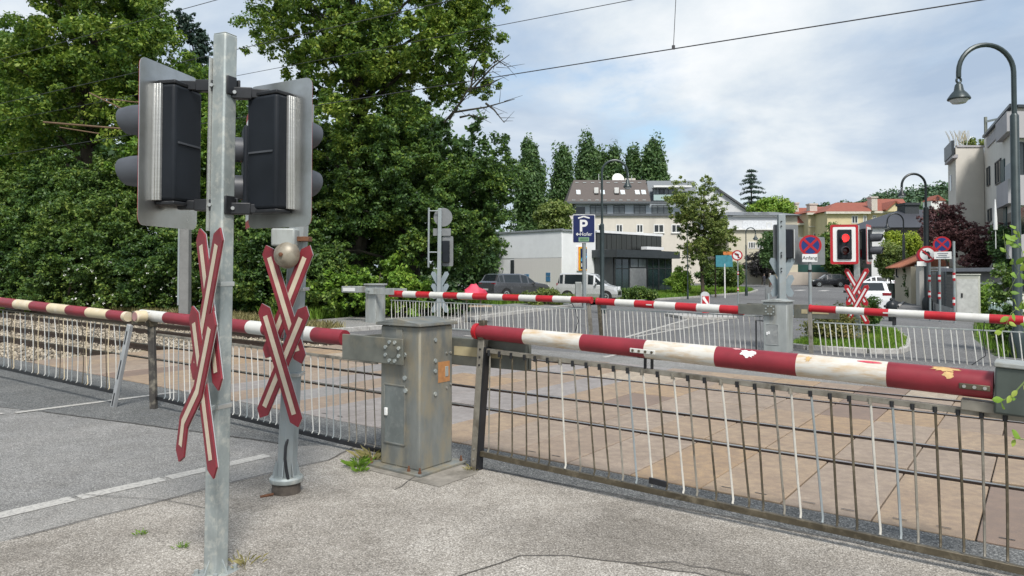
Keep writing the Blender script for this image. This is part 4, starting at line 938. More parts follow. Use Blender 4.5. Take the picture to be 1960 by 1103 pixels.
# round keep sign: back of an oval board at mid machine
b=col(1471,W(-2.0,19).y);Yk=b.y;s=Yk/F
t=thing('delineator_post','grey rounded reflector post standing on the road behind the mid road machine','delineator',b)
m=M();c=at(1470.5,562,Yk);ol=[c+X*(5.2*s*math.cos(a))+Z*(8*s+5.2*s*math.sin(a)) for a in[math.pi*k/8 for k in range(9)]]+[c-X*5.2*s-Z*12*s,c+X*5.2*s-Z*12*s]
m.prism(ol,Vector((0,.05,0)));obj('panel',m,signback,t);m=M();m.bar(b,c,.06,.05);obj('post',m,galv2,t)
# ---------------------------------------------------------------- street lamps
lampm=mat('dark green lamp paint',(.035,.05,.052),.4,.2,.2,4)
lampdk=mat('black lamp paint',(.012,.016,.018),.4,.2,.2,4)
diff=mat('pale lamp glass',(.55,.57,.58),.25)
def lamp(label,base,Y,xp,ytop,xl,yl0,yl1,hr,r0,r1,ythick,mm_,bend=1):
    """bishop's crook lamp: post at column xp, crook top at ytop, shade hung at column xl between yl0 and yl1"""
    t=thing('street_lamp',label,'street lamp',base,'crook neck street lamps')
    zt=at(xp,ythick,Y).z;X0=base.x;topx=at(xl,yl0,Y)
    m=M();m.lathe([(r0*1.9,0),(r0*1.9,.5),(r0*1.6,.62),(r0,.75),(r0*.95,zt-base.z),(r1*1.1,zt-base.z+.05)],base,Z,14);obj('post',m,mm_,t)
    R=abs(topx.x-X0)/2;zc=at(xp,ytop,Y).z-R;sx=1 if topx.x>X0 else -1
    pts=[Vector((X0,Y,zt)),Vector((X0,Y,(zt+zc)/2)),Vector((X0,Y,zc))]
    for k in range(1,16):
        a=math.pi*k/16;pts.append(Vector((X0+sx*R*(1-math.cos(a)),Y,zc+R*math.sin(a))))
    pts.append(Vector((topx.x,Y,zc)));pts.append(Vector((topx.x,Y,topx.z+hr*.5)))
    m=M();m.tube(pts,[r1]*(len(pts)),8);obj('crook_arm',m,mm_,t)
    zl1=at(xl,yl1,Y).z;h=topx.z-zl1;c=Vector((topx.x,Y,zl1))
    m=M();ring=[c+Vector((hr*.22*math.cos(a),0,h*1.12+hr*.25*math.sin(a))) for a in[2*math.pi*k/12 for k in range(13)]];m.tube(ring,r1*.45,6);obj('hanger_ring',m,mm_,t)
    m=M();m.lathe([(hr,0),(hr*1.02,.02),(hr*.97,h*.12),(hr*.72,h*.34),(hr*.44,h*.52),(hr*.34,h*.85),(hr*.24,h*.92),(hr*.14,h*1.0)],c,Z,24);sh=obj('lamp_shade',m,mm_,t)
    m=M();m.lathe([(hr*.85,-.005),(hr*.6,-.08),(hr*.2,-.10)],c,Z,18);obj('lamp_glass',m,diff,sh);return t
Y_=W(3.64*1.219,12.26*1.219).y;lamp('tall grey green crook lamp at the right edge beside the apartment house',col(1946,Y_),Y_,1941,86,1835,158,191,20*Y_/F,.095,.055,222,lampm)
Y_=W(.12*1.219,30.3*1.219).y;lamp('black crook lamp rising behind the no left turn sign by the gate',col(1773.5,Y_),Y_,1773,333,1726,361,375,7.5*Y_/F,.13,.06,398,lampdk)
Y_=W(-9.08*1.219,19.55*1.219).y;lamp('slim crook lamp in front of the supermarket, shade over the brown roof',col(1152.5,Y_),Y_,1154,307,1201,342,359,8*Y_/F,.10,.05,430,lampm)
Y_=W(-15,52).y;lamp('small thin crook lamp before the pale house behind the young tree',col(1428,Y_),Y_,1427,436,1446,450,458,5*Y_/F,.06,.04,470,lampm)
Y_=W(-2.0,62).y;lamp('thin far crook lamp before the dark slate roof',col(1730,Y_),Y_,1726,409,1698,428,437,6*Y_/F,.10,.055,450,lampdk)
Y_=W(-17.5,40).y;lamp('slender lamp post beside the young tree and the supermarket shrubs',col(1316,Y_),Y_,1316,425,1343,431,437,4*Y_/F,.035,.022,480,lampm)
# ---------------------------------------------------------------- small street things
Yh=W(.1,26.0).y;b=col(1705,Yh);s=Yh/F
t=thing('hydrant','black cast iron hydrant with a domed cap at the end of the grass island','hydrant',b)
m=M();m.lathe([(.16,0),(.16,.05),(.11,.08),(.11,.42),(.14,.45),(.14,.50)],b,Z,16);obj('barrel',m,lampdk,t)
m=M();m.lathe([(.19,.50),(.20,.53),(.20,.72),(.16,.80),(.09,.86),(.05,.88),(.06,.93),(.04,.97),(.01,.99)],b,Z,16);obj('cap',m,lampdk,t)
for sx in(-1,1): m=M();m.cyl(b+Vector((sx*.15,0,.66)),b+Vector((sx*.27,0,.66)),.05,n=10);obj('outlet',m,lampdk,t)
Yb=W(-3.9,57).y;b=col(1713,Yb);s=Yb/F
t=thing('wheelie_bin','dark green wheelie bin on the far footpath by the yellow wall','bin',b)
m=M();m.hexa([b+Vector((x,y,.05)) for x,y in((-.26,-.3),(.26,-.3),(.26,.3),(-.26,.3))],[b+Vector((x,y,1.05)) for x,y in((-.36,-.36),(.36,-.36),(.36,.36),(-.36,.36))]);obj('body',m,mat('dark green plastic',(.012,.03,.02),.5),t,bevel=.03)
m=M();m.box(b+Z*1.09,.39,.4,.04);obj('lid',m,bpy.data.materials['dark green plastic'],t,bevel=.02)
for sx in(-.28,.28): m=M();m.cyl(b+Vector((sx-.03,.28,.1)),b+Vector((sx+.03,.28,.1)),.1,n=12);obj('wheel',m,rubber,t)
Yc=W(2.3,31).y;s=Yc/F;b=col(1852,Yc)
t=thing('utility_cabinet','tall beige utility cabinet beside the dark gate, facing the footpath','cabinet',b)
beige=mat('beige cabinet paint',(.46,.46,.40),.5,0,.06,3);c=at(1851,580,Yc)
hz=at(1850,527,Yc).z-b.z;X_=Vector((.80,-.60,0));Y2=Vector((.60,.80,0))
m=M();m.boxb(b,.42,.22,hz,X_,Y2);obj('cabinet',m,beige,t,bevel=.02)
m=M();m.boxb(b+Z*(hz-.0),.45,.25,.05,X_,Y2);obj('roof',m,beige,t,bevel=.02)
m=M();m.boxb(b+Z*.15-Y2*.222,.38,.006,hz-.3,X_,Y2);o=obj('door',m,mat('pale cabinet door',(.55,.55,.52),.5),t)
m=M();m.boxb(b+Z*hz*.5-Y2*.235-X_*.2,.03,.01,.18,X_,Y2);obj('handle',m,black,o)
Yg=W(3.4,28).y;s=Yg/F;b=col(1920,Yg)
t=thing('glass_bin','greenish glass sided litter container with a torn poster under the climbing plants','container',b)
zt=at(1920,571,Yg).z
m=M();r=30*s;n=14
for k in range(n):
    a0=math.pi+math.pi*k/n*1.0;a1=math.pi+math.pi*(k+1)/n
    P=lambda a,z:Vector((b.x+r*math.cos(a),b.y+.35*math.sin(a)*1.0,z))
    m.add([P(a0,b.z+.05),P(a1,b.z+.05),P(a1,zt),P(a0,zt)],[(0,1,2,3)])
gg=mat('green tinted glass panel',(.20,.27,.25),.15,0,.15,2);o=obj('curved_panel',m,gg,t);sm=o.modifiers.new('thickness','SOLIDIFY');sm.thickness=.03
m=M();m.tube([Vector((b.x+r*math.cos(math.pi+math.pi*k/n),b.y+.35*math.sin(math.pi+math.pi*k/n),zt)) for k in range(n+1)],.03,6);obj('rim',m,galv2,t)
m=M();m.box(Vector((b.x+.1,b.y-.36,b.z+(zt-b.z)*.55)),.22,.01,.38);obj('poster',m,mat('torn pale poster',(.40,.45,.46),.6,0,.5,12,stain=(.08,.10,.10),sscale=9),t)
# handcart at the far left pavement
Yz=W(-13.2,14.6).y;s=Yz/F;b=col(905,Yz)
t=thing('handcart','yellow tray handcart with a wooden plank and a dark wheel beside the maple','handcart',b)
z_=at(905,570,Yz).z
m=M();m.box(Vector((at(905,0,Yz).x,Yz,z_)),22*s,.35,3.5*s);obj('tray',m,mat('yellow orange tray',(.60,.27,.03),.5),t,bevel=.03)
m=M();m.box(at(920,586,Yz),22*s,.3,1.2*s);obj('plank',m,mat('pale plank',(.42,.33,.24),.7),t)
m=M();c=at(889,588,Yz);m.lathe([(7*s,-.05),(7*s,.05)],c,Vector((0,1,0)),16);obj('wheel',m,rubber,t)
for xx in(893,920): m=M();m.bar(at(xx,574,Yz),Vector((at(xx,0,Yz).x,Yz,b.z)),.05,.05);obj('leg',m,greyst,t)
m=M();rg=random.Random(5)
pr=[(.02,.44),(.10,.50),(.20,.36),(.36,.24),(.44,.10),(.40,0)]
n=16;vs=[];fs=[];bb=Vector((at(908,0,Yz).x,Yz,z_+3.5*s))
for r_,h_ in pr:
    for j in range(n):
        a=2*math.pi*j/n;w=1+.22*math.sin(3*a+h_*9)+rg.uniform(-.1,.1);vs.append(bb+Vector((r_*w*math.cos(a)*.95,r_*w*math.sin(a)*.7,h_*(1+rg.uniform(-.05,.05))*.85)))
for i in range(len(pr)-1):
    for j in range(n): fs.append((i*n+j,(i+1)*n+j,(i+1)*n+(j+1)%n,i*n+(j+1)%n))
m.add(vs,fs);tag(obj('cloth_bundle',m,mat('pink red cloth',(.60,.05,.10),.6,0,.25,6)),'pink red cloth bundle lying on the yellow tray','bundle')
# ---------------------------------------------------------------- cars
def car(name,label,c,heading,L,Wd,Ht,paint,kind='hatch',group=None,plate=True):
    """lofted shell: stations along the length, each with sill, waist and roof heights; glass is split off into its own parts"""
    t=thing(name,label,'car',c,group)
    # (x fraction, top height, waist height, roof width factor)
    P={'hatch':[(-.5,.42,.42,.80),(-.485,.62,.62,.86),(-.44,.70,.66,.86),(-.40,.96,.64,.74),(-.33,1.0,.63,.74),(-.05,1.0,.61,.75),(.06,.965,.60,.74),(.24,.66,.60,.80),(.28,.62,.60,.86),(.42,.545,.54,.84),(.485,.44,.44,.80),(.5,.34,.34,.76)],
       'suv':[(-.5,.46,.46,.84),(-.485,.66,.66,.88),(-.45,.72,.68,.88),(-.40,.97,.66,.78),(-.34,1.0,.65,.78),(-.03,1.0,.63,.78),(.08,.96,.62,.77),(.23,.68,.62,.83),(.27,.65,.62,.87),(.43,.58,.57,.86),(.485,.46,.46,.82),(.5,.36,.36,.78)],
       'van':[(-.5,.42,.42,.86),(-.49,.60,.60,.9),(-.47,.70,.62,.88),(-.44,.98,.61,.80),(-.38,1.0,.60,.80),(.02,1.0,.58,.80),(.12,.96,.57,.79),(.30,.62,.56,.85),(.34,.58,.56,.88),(.44,.52,.52,.86),(.49,.42,.42,.82),(.5,.32,.32,.78)]}[kind]
    R=Matrix.Rotation(heading,3,'Z');w2=Wd/2;lo=.16*Ht
    tr=lambda x,y,z:Vector(c)+R@Vector((x,y,z))
    ns=[];body=M();gl={'side_window':M(),'side_window ':M(),'windscreen':M(),'rear_window':M()}
    def ring(x,top,wa,rw):
        e=1-.10*(abs(x)/.5)**4
        y0,y1=w2*.92*e,w2*e
        return [(y0,lo),(y1,lo+.12*Ht),(y1*1.0,min(wa,top)*Ht*.80+.02),(y1*.97,min(wa,top)*Ht),(w2*rw*e+(y1*.97-w2*rw*e)*(.0),top*Ht-.03*Ht if top>wa+.05 else top*Ht),(w2*(rw-.12)*e,top*Ht)]
    st=[(x*L,ring(x,a,b_,r)) for x,a,b_,r in P]
    pts=[[[tr(x,s*y,z) for y,z in rg_] for s in(1,-1)] for x,rg_ in st]
    for i in range(len(st)-1):
        xa,ta,wa=P[i][0],P[i][1],P[i][2];xb,tb,wb=P[i+1][0],P[i+1][1],P[i+1][2]
        cabin=ta>wa+.03 or tb>wb+.03
        for s in(0,1):
            A_,B_=pts[i][s],pts[i+1][s]
            for k in range(5):
                q=[A_[k],B_[k],B_[k+1],A_[k+1]]
                if s: q=q[::-1]
                if cabin and k==3: 
                    body.add(q,[(0,1,2,3)])
                    if ta>.9 and tb>.9 or (ta>.9)!=(tb>.9):
                        cc=sum(q,Vector())/4;n_=(q[1]-q[0]).cross(q[3]-q[0]);n_.normalize()
                        if (n_.dot(cc-Vector(c)))<0: n_=-n_
                        sh=.86 if ta>.9 and tb>.9 else .74
                        gl['side_window '[:11+s]].add([cc+(p-cc)*sh+n_*.012 for p in q],[(0,1,2,3)])
                else: body.add(q,[(0,1,2,3)])
        q=[pts[i][0][5],pts[i+1][0][5],pts[i+1][1][5],pts[i][1][5]];body.add(q,[(0,1,2,3)])
        q2=[pts[i][0][0],pts[i][1][0],pts[i+1][1][0],pts[i+1][0][0]];body.add(q2,[(0,1,2,3)])
        if (tb-ta)<-.2 or (tb-ta)>.2:
            nm='windscreen' if tb<ta else 'rear_window';q=[pts[i][0][4]*.0+pts[i][0][5],pts[i+1][0][5],pts[i+1][1][5],pts[i][1][5]]
            cc=sum(q,Vector())/4;n_=(q[1]-q[0]).cross(q[3]-q[0]).normalized();n_=n_ if n_.z>0 else -n_
            gl[nm].add([cc+(p-cc)*Vector((1,1,1)).x*.90+n_*.014 for p in q],[(0,1,2,3)])
    for i,fl in((0,False),(len(st)-1,True)):
        a,b_=pts[i][0],pts[i][1];body.add(a+b_[::-1],[tuple(range(12))])
    bo=obj('body',body,paint,t,ang=32)
    for k,mm_ in gl.items():
        if mm_.v: obj(k.strip(),mm_,glass,t,smooth=False)
    wr=.215*Ht if kind!='van' else .19*Ht
    for xf in(-.305,.315):
        for s in(1,-1):
            cx=tr(xf*L,s*(w2-.10),wr);ax=R@Vector((0,s,0))
            m=M();m.lathe([(wr*1.13,.075),(wr*1.13,.112)],cx,ax,20);obj('wheel_arch',m,black,t)
            m=M();m.lathe([(wr*.6,-.08),(wr*.97,-.08),(wr,-.05),(wr,.09),(wr*.95,.118),(wr*.62,.122)],cx,ax,22);wl=obj('wheel',m,rubber,t)
            m=M();m.lathe([(wr*.62,.116),(wr*.60,.126),(wr*.2,.118),(wr*.15,.128)],cx,ax,14);obj('rim',m,galv2,wl)
    hl=mat('headlamp glass',(.60,.62,.64),.15,0,.1) if 'headlamp glass' not in bpy.data.materials else bpy.data.materials['headlamp glass']
    tl=mat('tail lamp red',(.22,.012,.02),.25,0,.2) if 'tail lamp red' not in bpy.data.materials else bpy.data.materials['tail lamp red']
    for s in(1,-1):
        m=M();m.box(tr(.468*L,s*w2*.66,.47*Ht),.07,w2*.20,.055*Ht,R@Vector((1,s*-.0,0)),R@Vector((0,1,0)));obj('headlight',m,hl,t,bevel=.02)
        m=M();m.box(tr(-.478*L,s*w2*.70,.60*Ht),.05,w2*.20,.05*Ht,R@Vector((1,0,0)),R@Vector((0,1,0)));obj('tail_light',m,tl,t,bevel=.02)
        m=M();m.box(tr(.16*L,s*(w2+.08),.64*Ht),.06,.09,.06,R@Vector((1,0,0)),R@Vector((0,1,0)));obj('mirror',m,paint if kind!='hatch' else black,t,bevel=.025)
    m=M();m.box(tr(.497*L,0,.30*Ht),.012,w2*.62,.07*Ht,R@Vector((1,0,0)),R@Vector((0,1,0)));obj('grille',m,black,t,bevel=.01)
    m=M();m.box(tr(-.498*L,0,.40*Ht),.010,.26,.055,R@Vector((1,0,0)),R@Vector((0,1,0)));obj('number_plate',m,cleanw,t)
    m=M();m.box(tr(-.495*L,0,.24*Ht),.02,w2*.8,.06*Ht,R@Vector((1,0,0)),R@Vector((0,1,0)));obj('rear_bumper_trim',m,black,t)
    return t
def paintm(n,c,metal=.0): return mat(n,c,.28,metal,.04,2,coat=.6)
silver=paintm('silver car paint',(.60,.61,.62),.3);dkgrey=paintm('dark grey car paint',(.12,.125,.135),.5);wcar=paintm('white car paint',(.68,.69,.70));bcar=paintm('black car paint',(.012,.013,.016),.2)
Yq=45;car('parked_car','silver compact car with roof rails parked behind the parking sign',col(1127,Yq),math.radians(-18),3.75,1.66,1.72,silver,'van','parked cars')
car('parked_car','dark grey estate car seen from behind at the supermarket wall',col(985,47.5),math.radians(40),4.7,1.86,1.62,dkgrey,'suv','parked cars')
car('parked_car','black car parked on the far side of the junction before the low wall',col(1584,95),math.radians(174),4.2,1.8,1.66,bcar,'hatch','parked cars')
car('parked_car','dark car mostly hidden by the saltire beyond the junction',col(1630,97),math.radians(174),4.2,1.8,1.5,bcar,'hatch','parked cars')
car('parked_car','white hatchback seen from behind, parked by the island shrubs',col(1661,36.5),math.radians(68),4.2,1.85,1.52,wcar,'hatch','parked cars')
car('parked_car','white car side on beyond the white hatchback',col(1668,79),math.radians(170),4.1,1.8,1.50,wcar,'hatch','parked cars')
car('parked_car','pale silver car nearest the terracotta roofed house',col(1697,84),math.radians(168),4.3,1.8,1.62,paintm('pale silver paint',(.55,.56,.57),.3),'suv','parked cars')
# ---------------------------------------------------------------- people (far away, walking with bags)
def person(label,base,h,top,trousers,heading,hat,step=.12,bag=None):
    t=thing('person',label,'person',base)
    R=Matrix.Rotation(heading,3,'Z');k=h/1.75
    J={'pelvis':(0,0,.93,.135),'waist':(0,.01,1.08,.125),'chest':(0,.02,1.30,.155),'neck':(0,.0,1.48,.055),'head':(0,-.02,1.58,.075),'crown':(0,-.01,1.68,.085),
       'hl':(.09,0,.86,.085),'kl':(.10,-step,.48,.058),'al':(.10,step*.6-.0,.08,.042),'tl':(.11,step*.6-.15,.03,.035),
       'hr':(-.09,0,.86,.085),'kr':(-.10,step*.3,.48,.058),'ar':(-.10,-step*.6,.08,.042),'tr':(-.11,-step*.6-.15,.03,.035),
       'sl':(.19,.02,1.38,.062),'el':(.25,.05,1.12,.045),'wl':(.23,-.06,.88,.032),'fl':(.23,-.08,.80,.03),
       'sr':(-.19,.02,1.38,.062),'er':(-.26,.0,1.12,.045),'wr':(-.24,-.10,.90,.032),'fr':(-.24,-.13,.82,.03)}
    E=[('pelvis','waist'),('waist','chest'),('chest','neck'),('neck','head'),('head','crown'),('pelvis','hl'),('hl','kl'),('kl','al'),('al','tl'),('pelvis','hr'),('hr','kr'),('kr','ar'),('ar','tr'),('chest','sl'),('sl','el'),('el','wl'),('wl','fl'),('chest','sr'),('sr','er'),('er','wr'),('wr','fr')]
    ks=list(J);me=bpy.data.meshes.new('body');me.from_pydata([tuple(R@Vector(J[q][:3])*k) for q in ks],[(ks.index(a),ks.index(b_)) for a,b_ in E],[])
    o=bpy.data.objects.new('body',me);COL.objects.link(o);o.parent=t
    sk=o.modifiers.new('skin','SKIN');sk.use_smooth_shade=True;me.skin_vertices or 0
    for i,q in enumerate(ks): d_=me.skin_vertices[0].data[i] if len(me.skin_vertices) else None
    for i,q in enumerate(ks):
        if len(me.skin_vertices): me.skin_vertices[0].data[i].radius=(J[q][3]*k,J[q][3]*k);me.skin_vertices[0].data[i].use_root=(q=='pelvis')
    o.modifiers.new('sub','SUBSURF').levels=1
    mm_,nt,b,N,L=newmat('clothed figure');tc=N.new('ShaderNodeTexCoord');sp=N.new('ShaderNodeSeparateXYZ');L.new(tc.outputs['Object'],sp.inputs[0])
    dv=N.new('ShaderNodeMath');dv.operation='DIVIDE';L.new(sp.outputs[2],dv.inputs[0]);dv.inputs[1].default_value=h
    L.new(ramp(nt,dv.outputs[0],[(0,(.03,.03,.03)),(.05,trousers),(.53,top),(.84,(.42,.26,.19))],'CONSTANT'),b.inputs['Base Color']);b.inputs['Roughness'].default_value=.8
    me.materials.append(mm_)
    m=M();m.lathe([(.115*k,.0),(.12*k,.04),(.11*k,.10),(.07*k,.15),(.01,.165)],base+R@Vector((0,.01,1.62*k)),Z,12);obj('cap' if hat[0]>.3 else 'hair',m,mat('headwear',hat,.7),t)
    if bag: m=M();m.box(base+R@Vector((.05,.17,1.2))*k,.13*k,.08*k,.19*k);tag(obj('backpack',m,mat('backpack cloth',bag,.7),None,bevel=.04),'small bag carried by the walker nearest the mid signal post' if bag[0]>.3 else 'dark bag carried by the leftmost far walker','bag')
    return t
Yp=101
person('far walker in dark clothes, leftmost of the three by the low wall',col(1462.5,Yp),1.6,(.03,.03,.04),(.04,.04,.05),.5,(.05,.04,.03),.1,(.03,.03,.04))
person('far walker in a pale blue top and red skirt, middle of the three',col(1474,Yp),1.62,(.35,.42,.52),(.35,.04,.05),.2,(.45,.43,.40),.06)
person('far walker in white cap and pale shirt with black trousers, rightmost of the three',col(1491.5,Yp),1.78,(.60,.56,.55),(.02,.02,.025),-.3,(.7,.7,.7),.12,(.50,.12,.10))
# ---------------------------------------------------------------- buildings
plaster=lambda n,c,st=None:mat(n,c,.85,0,.06,1.2,stain=st or [x*.8 for x in c],sscale=.5,sstretch=(1,1,.25),slo=.5,shi=.8)
storew=plaster('white cladding',(.76,.77,.78),(.70,.71,.72));storeg=plaster('grey white cladding',(.74,.76,.78),(.66,.68,.70));storep=mat('pale panel fence',(.64,.62,.60),.7,0,.06,8,(6,6,.2))
dkband=mat('dark facade panel',(.035,.037,.035),.3,0,.3,2,(3,3,.1));dkmetal=mat('anthracite metal',(.05,.058,.065),.4,.3,.15,3)
class Face:
    """vertical facade through two ground points; windows are put on it where the photograph shows them"""
    def __init__(s,a,b): s.a=Vector((a[0],a[1],0));s.b=Vector((b[0],b[1],0));s.X=(s.b-s.a).normalized();s.N=Vector((s.X.y,-s.X.x,0))
    def p(s,px,py): return onp(px,py,s.a,s.N)
    def rect(s,x0,x1,y0,y1):
        A=s.p(x0,(y0+y1)/2);B=s.p(x1,(y0+y1)/2);xc=(x0+x1)/2;zt=s.p(xc,y0).z;zb=s.p(xc,y1).z
        return (A+B)/2,(Vector((B.x-A.x,B.y-A.y,0))).length,zt,zb
    def slab(s,name,x0,x1,y0,y1,m_,root,out=.05,depth=.1,bevel=0):
        c,w,zt,zb=s.rect(x0,x1,y0,y1);mm=M();mm.box(Vector((c.x,c.y,(zt+zb)/2))+s.N*(out-depth/2),w/2,depth/2,abs(zt-zb)/2,s.X,s.N);return obj(name,mm,m_,root,bevel=bevel)
    def window(s,root,x0,x1,y0,y1,panes=2,g_=None,fr=None,fw=.07,name='window',sill=False,trans=False):
        c,w,zt,zb=s.rect(x0,x1,y0,y1);h=zt-zb;c=Vector((c.x,c.y,(zt+zb)/2));mm=M()
        for sx in(-1,1): mm.box(c+s.X*sx*(w/2-fw/2)+s.N*.01,fw/2,.05,h/2,s.X,s.N)
        for sz in(-1,1): mm.box(c+Z*sz*(h/2-fw/2)+s.N*.01,w/2-fw,.05,fw/2,s.X,s.N)
        for k in range(1,panes): mm.box(c+s.X*(-w/2+w*k/panes)+s.N*.01,fw*.45,.045,h/2-fw,s.X,s.N)
        if trans: mm.box(c+Z*h*.2+s.N*.008,w/2-fw,.04,fw*.4,s.X,s.N)
        o=obj(name,mm,fr or frame_w,root);mm=M();mm.box(c+s.N*.012,w/2-fw*.6,.012,h/2-fw*.6,s.X,s.N);obj('pane',mm,g_ or glass,o)
        if sill: mm=M();mm.box(c-Z*(h/2+.04)+s.N*.08,w/2+.08,.10,.04,s.X,s.N);obj('sill',mm,frame_w,o)
        return o
def block(name,root,pts,z0,z1,m_,bevel=0):
    mm=M();mm.prism([Vector((x,y,z0)) for x,y in pts],Z*(z1-z0));return obj(name,mm,m_,root,bevel=bevel)
def XY(px,Y): p=at(px,PY,Y);return (p.x,Y)
# supermarket
CY=56.;c_=XY(1076,CY);l_=XY(940,61.6);r_=XY(1266,65)
zt=at(1076,440.5,CY).z
t=thing('supermarket','low white supermarket with dark glass entrance behind the parking sign','building',col(1076,CY))
bk=(r_[0]-5,r_[1]+14);b2=(l_[0]+2,l_[1]+12)
w2_=XY(1140,CY+(65-56)*.42);w2f=Face(c_,r_)
q=w2f.p(1140,500);wq=(q.x,q.y)
block('white_hall',t,[c_,wq,(wq[0]-5,wq[1]+13),b2,l_],-.5,zt,storew,.03)
Lf=Face(l_,c_)
Lf.slab('grey_cladding',944,1075.5,445.5,494,storeg,t,.03,.05)
Lf.slab('panel_fence',985,1075,494.5,556,storep,t,.04,.05)
Lf.slab('side_door',978,984,498,556,dkmetal,t,.05,.05)
Lf.slab('roof_edge',940,1077,441.6,445.2,mat('zinc edge',(.36,.38,.40),.4,.5),t,.12,.25)
w2f.slab('roof_edge',1075,1140,440.8,444,bpy.data.materials['zinc edge'],t,.12,.25)
z1=w2f.p(1240,449).z
block('entrance_hall',t,[(wq[0],wq[1]),r_,bk,(wq[0]-4,wq[1]+12)],-.5,z1,dkmetal)
for k in range(13):
    x0=1141+k*9.6;w2f.slab('dark_panel',x0,x0+8.8,449.5+k*.2,478,dkband,t,.06,.06)
w2f.slab('parapet_trim',1140,1267,444.5,449,storew,t,.1,.15)
w2f.slab('grey_canopy',1140,1178,479,494,mat('mid grey panel',(.15,.16,.17),.5),t,1.0,1.1)
Gf=Face((w2f.p(1172,480)+w2f.N*2.0)[:2],(w2f.p(1286,480)+w2f.N*2.0)[:2])
Gf.slab('dark_canopy',1171,1292,480,494,dkmetal,t,.5,2.9)
gt=mat('green tinted shop glass',(.018,.032,.035),.06,0,.4,.5,spec=.8);alud=mat('dark aluminium frame',(.045,.05,.055),.4,.5)
for (x0,x1) in((1141,1160),(1160,1175)): w2f.window(t,x0,x1,495,556,2,gt,alud,.08,'shop_window',trans=True)
for (x0,x1) in((1176,1204),(1238,1260),(1260,1285)): Gf.window(t,x0,x1,494.5,560,2,gt,alud,.08,'shop_window',trans=True)
Gf.window(t,1205,1237,494.5,513,2,glassl,alud,.08,'shop_window')
Gf.slab('grey_door',1205.5,1236.5,513.5,556,mat('flat grey door',(.21,.22,.23),.5),t,.04,.08)
e0=Gf.p(1286,520);block('glass_core',t,[(Gf.p(1175,520)-Gf.N*.1)[:2],(e0-Gf.N*.1)[:2],(e0-Gf.N*1.9)[:2],(Gf.p(1175,520)-Gf.N*1.9)[:2]],-.4,Gf.p(1230,490).z,dkmetal)
Sf=Face((e0)[:2],(e0-Gf.N*6)[:2])
w2f.slab('roof_units',1216,1248,473.5,479,storew,t,1.2,.6)
# shop sign on the white front: orange rim, navy field, pale blue letter strokes
s_=w2f
bs=s_.slab('shop_sign',1103,1121,472,519,cleanw,t,.10,.14,.02)
s_.slab('orange_rim',1105,1121,472.6,518.4,mat('orange sign rim',(.75,.22,.02),.4),bs,.115,.02);s_.slab('yellow_rim',1106.8,1120.9,474.2,516.8,mat('yellow sign rim',(.80,.50,.03),.4),bs,.125,.02)
s_.slab('navy_field',1108.5,1120.8,476,515,navy,bs,.135,.02)
cy=mat('pale blue strokes',(.10,.42,.72),.4)
for k,(xa,ya,xb,yb) in enumerate(((1110,500,1117,481),(1112.5,501,1119,485),(1115.5,501.5,1120.2,490))):
    pa,pb=s_.p(xa,ya)+s_.N*.14,s_.p(xb,yb)+s_.N*.14;m=M();m.bar(pa,pb,.14,.012,up=s_.N);obj('logo_stroke',m,cy,bs)
s_.slab('name_strip',1110,1119,504,511,cleanw,bs,.142,.012)
for (x0,x1,y0,y1) in((1004,1013,525,531),(1046,1054,522,528),(1046,1054,529.5,539)): Lf.slab('blue_notice',x0,x1,y0,y1,mat('notice blue',(.05,.16,.30),.5),t,.07,.03)
# apartment block with brown mansard
AY=112.;Af=Face(XY(1040,AY),XY(1335,AY));t=thing('apartment_block','large pale apartment block with brown mansard roof and roof windows behind the supermarket','building',col(1200,AY))
zg=-.5;zf=Af.p(1200,411).z;zd=Af.p(1200,389).z;zr=at(1200,345,AY+4).z
creamw=plaster('cream render',(.60,.56,.49));zinc=mat('blue grey zinc',(.36,.40,.44),.5,.3,.1,.6,(4,4,.3));tile=mat('brown roof tile',(.105,.088,.08),.8,0,.18,3,(1,1,9))
x0,x1=XY(1088,AY)[0],XY(1340,AY)[0]
block('facade',t,[(x0,AY),(x1,AY),(x1,AY+14),(x0,AY+14)],zg,zf,creamw)
block('dormer_storey',t,[(x0+1.2,AY+.5),(x1,AY+.5),(x1,AY+13.5),(x0+1.2,AY+13.5)],zf,zd,zinc)
e=at(1084,388.5,AY-.4);f_=at(1098,345.5,AY+4);xe=XY(1246,AY)[0]
m=M();m.hexa([(e.x,AY-.4,zd+.01),(xe,AY-.4,zd+.01),(xe,AY+13,zd+.01),(e.x,AY+13,zd+.01)],[(f_.x,AY+4,zr),(xe,AY+4,zr),(xe,AY+9,zr),(f_.x,AY+9,zr)])
rf=obj('roof',m,tile,t,smooth=False)
m=M();m.hexa([(xe+.01,AY+1.2,zd+.01),(x1,AY+1.2,zd+.01),(x1,AY+13,zd+.01),(xe+.01,AY+13,zd+.01)],[(xe+.01,AY+3.2,zr-.2),(x1,AY+3.2,zr-.2),(x1,AY+9,zr-.2),(xe+.01,AY+9,zr-.2)]);obj('roof',m,mat('dark zinc roof',(.12,.135,.15),.6,.2,.15,3),t,smooth=False)
Af.slab('gutter',1083,1335,386.5,390.5,mat('dark gutter',(.09,.10,.11),.5),t,.6,.5)
Af.slab('ledge',1120,1335,409.5,413.5,bpy.data.materials['dark gutter'],t,.3,.5)
sl=(Vector((0,AY+4,zr))-Vector((0,AY-.4,zd))).normalized();rn=Vector((0,-sl.z,sl.y))
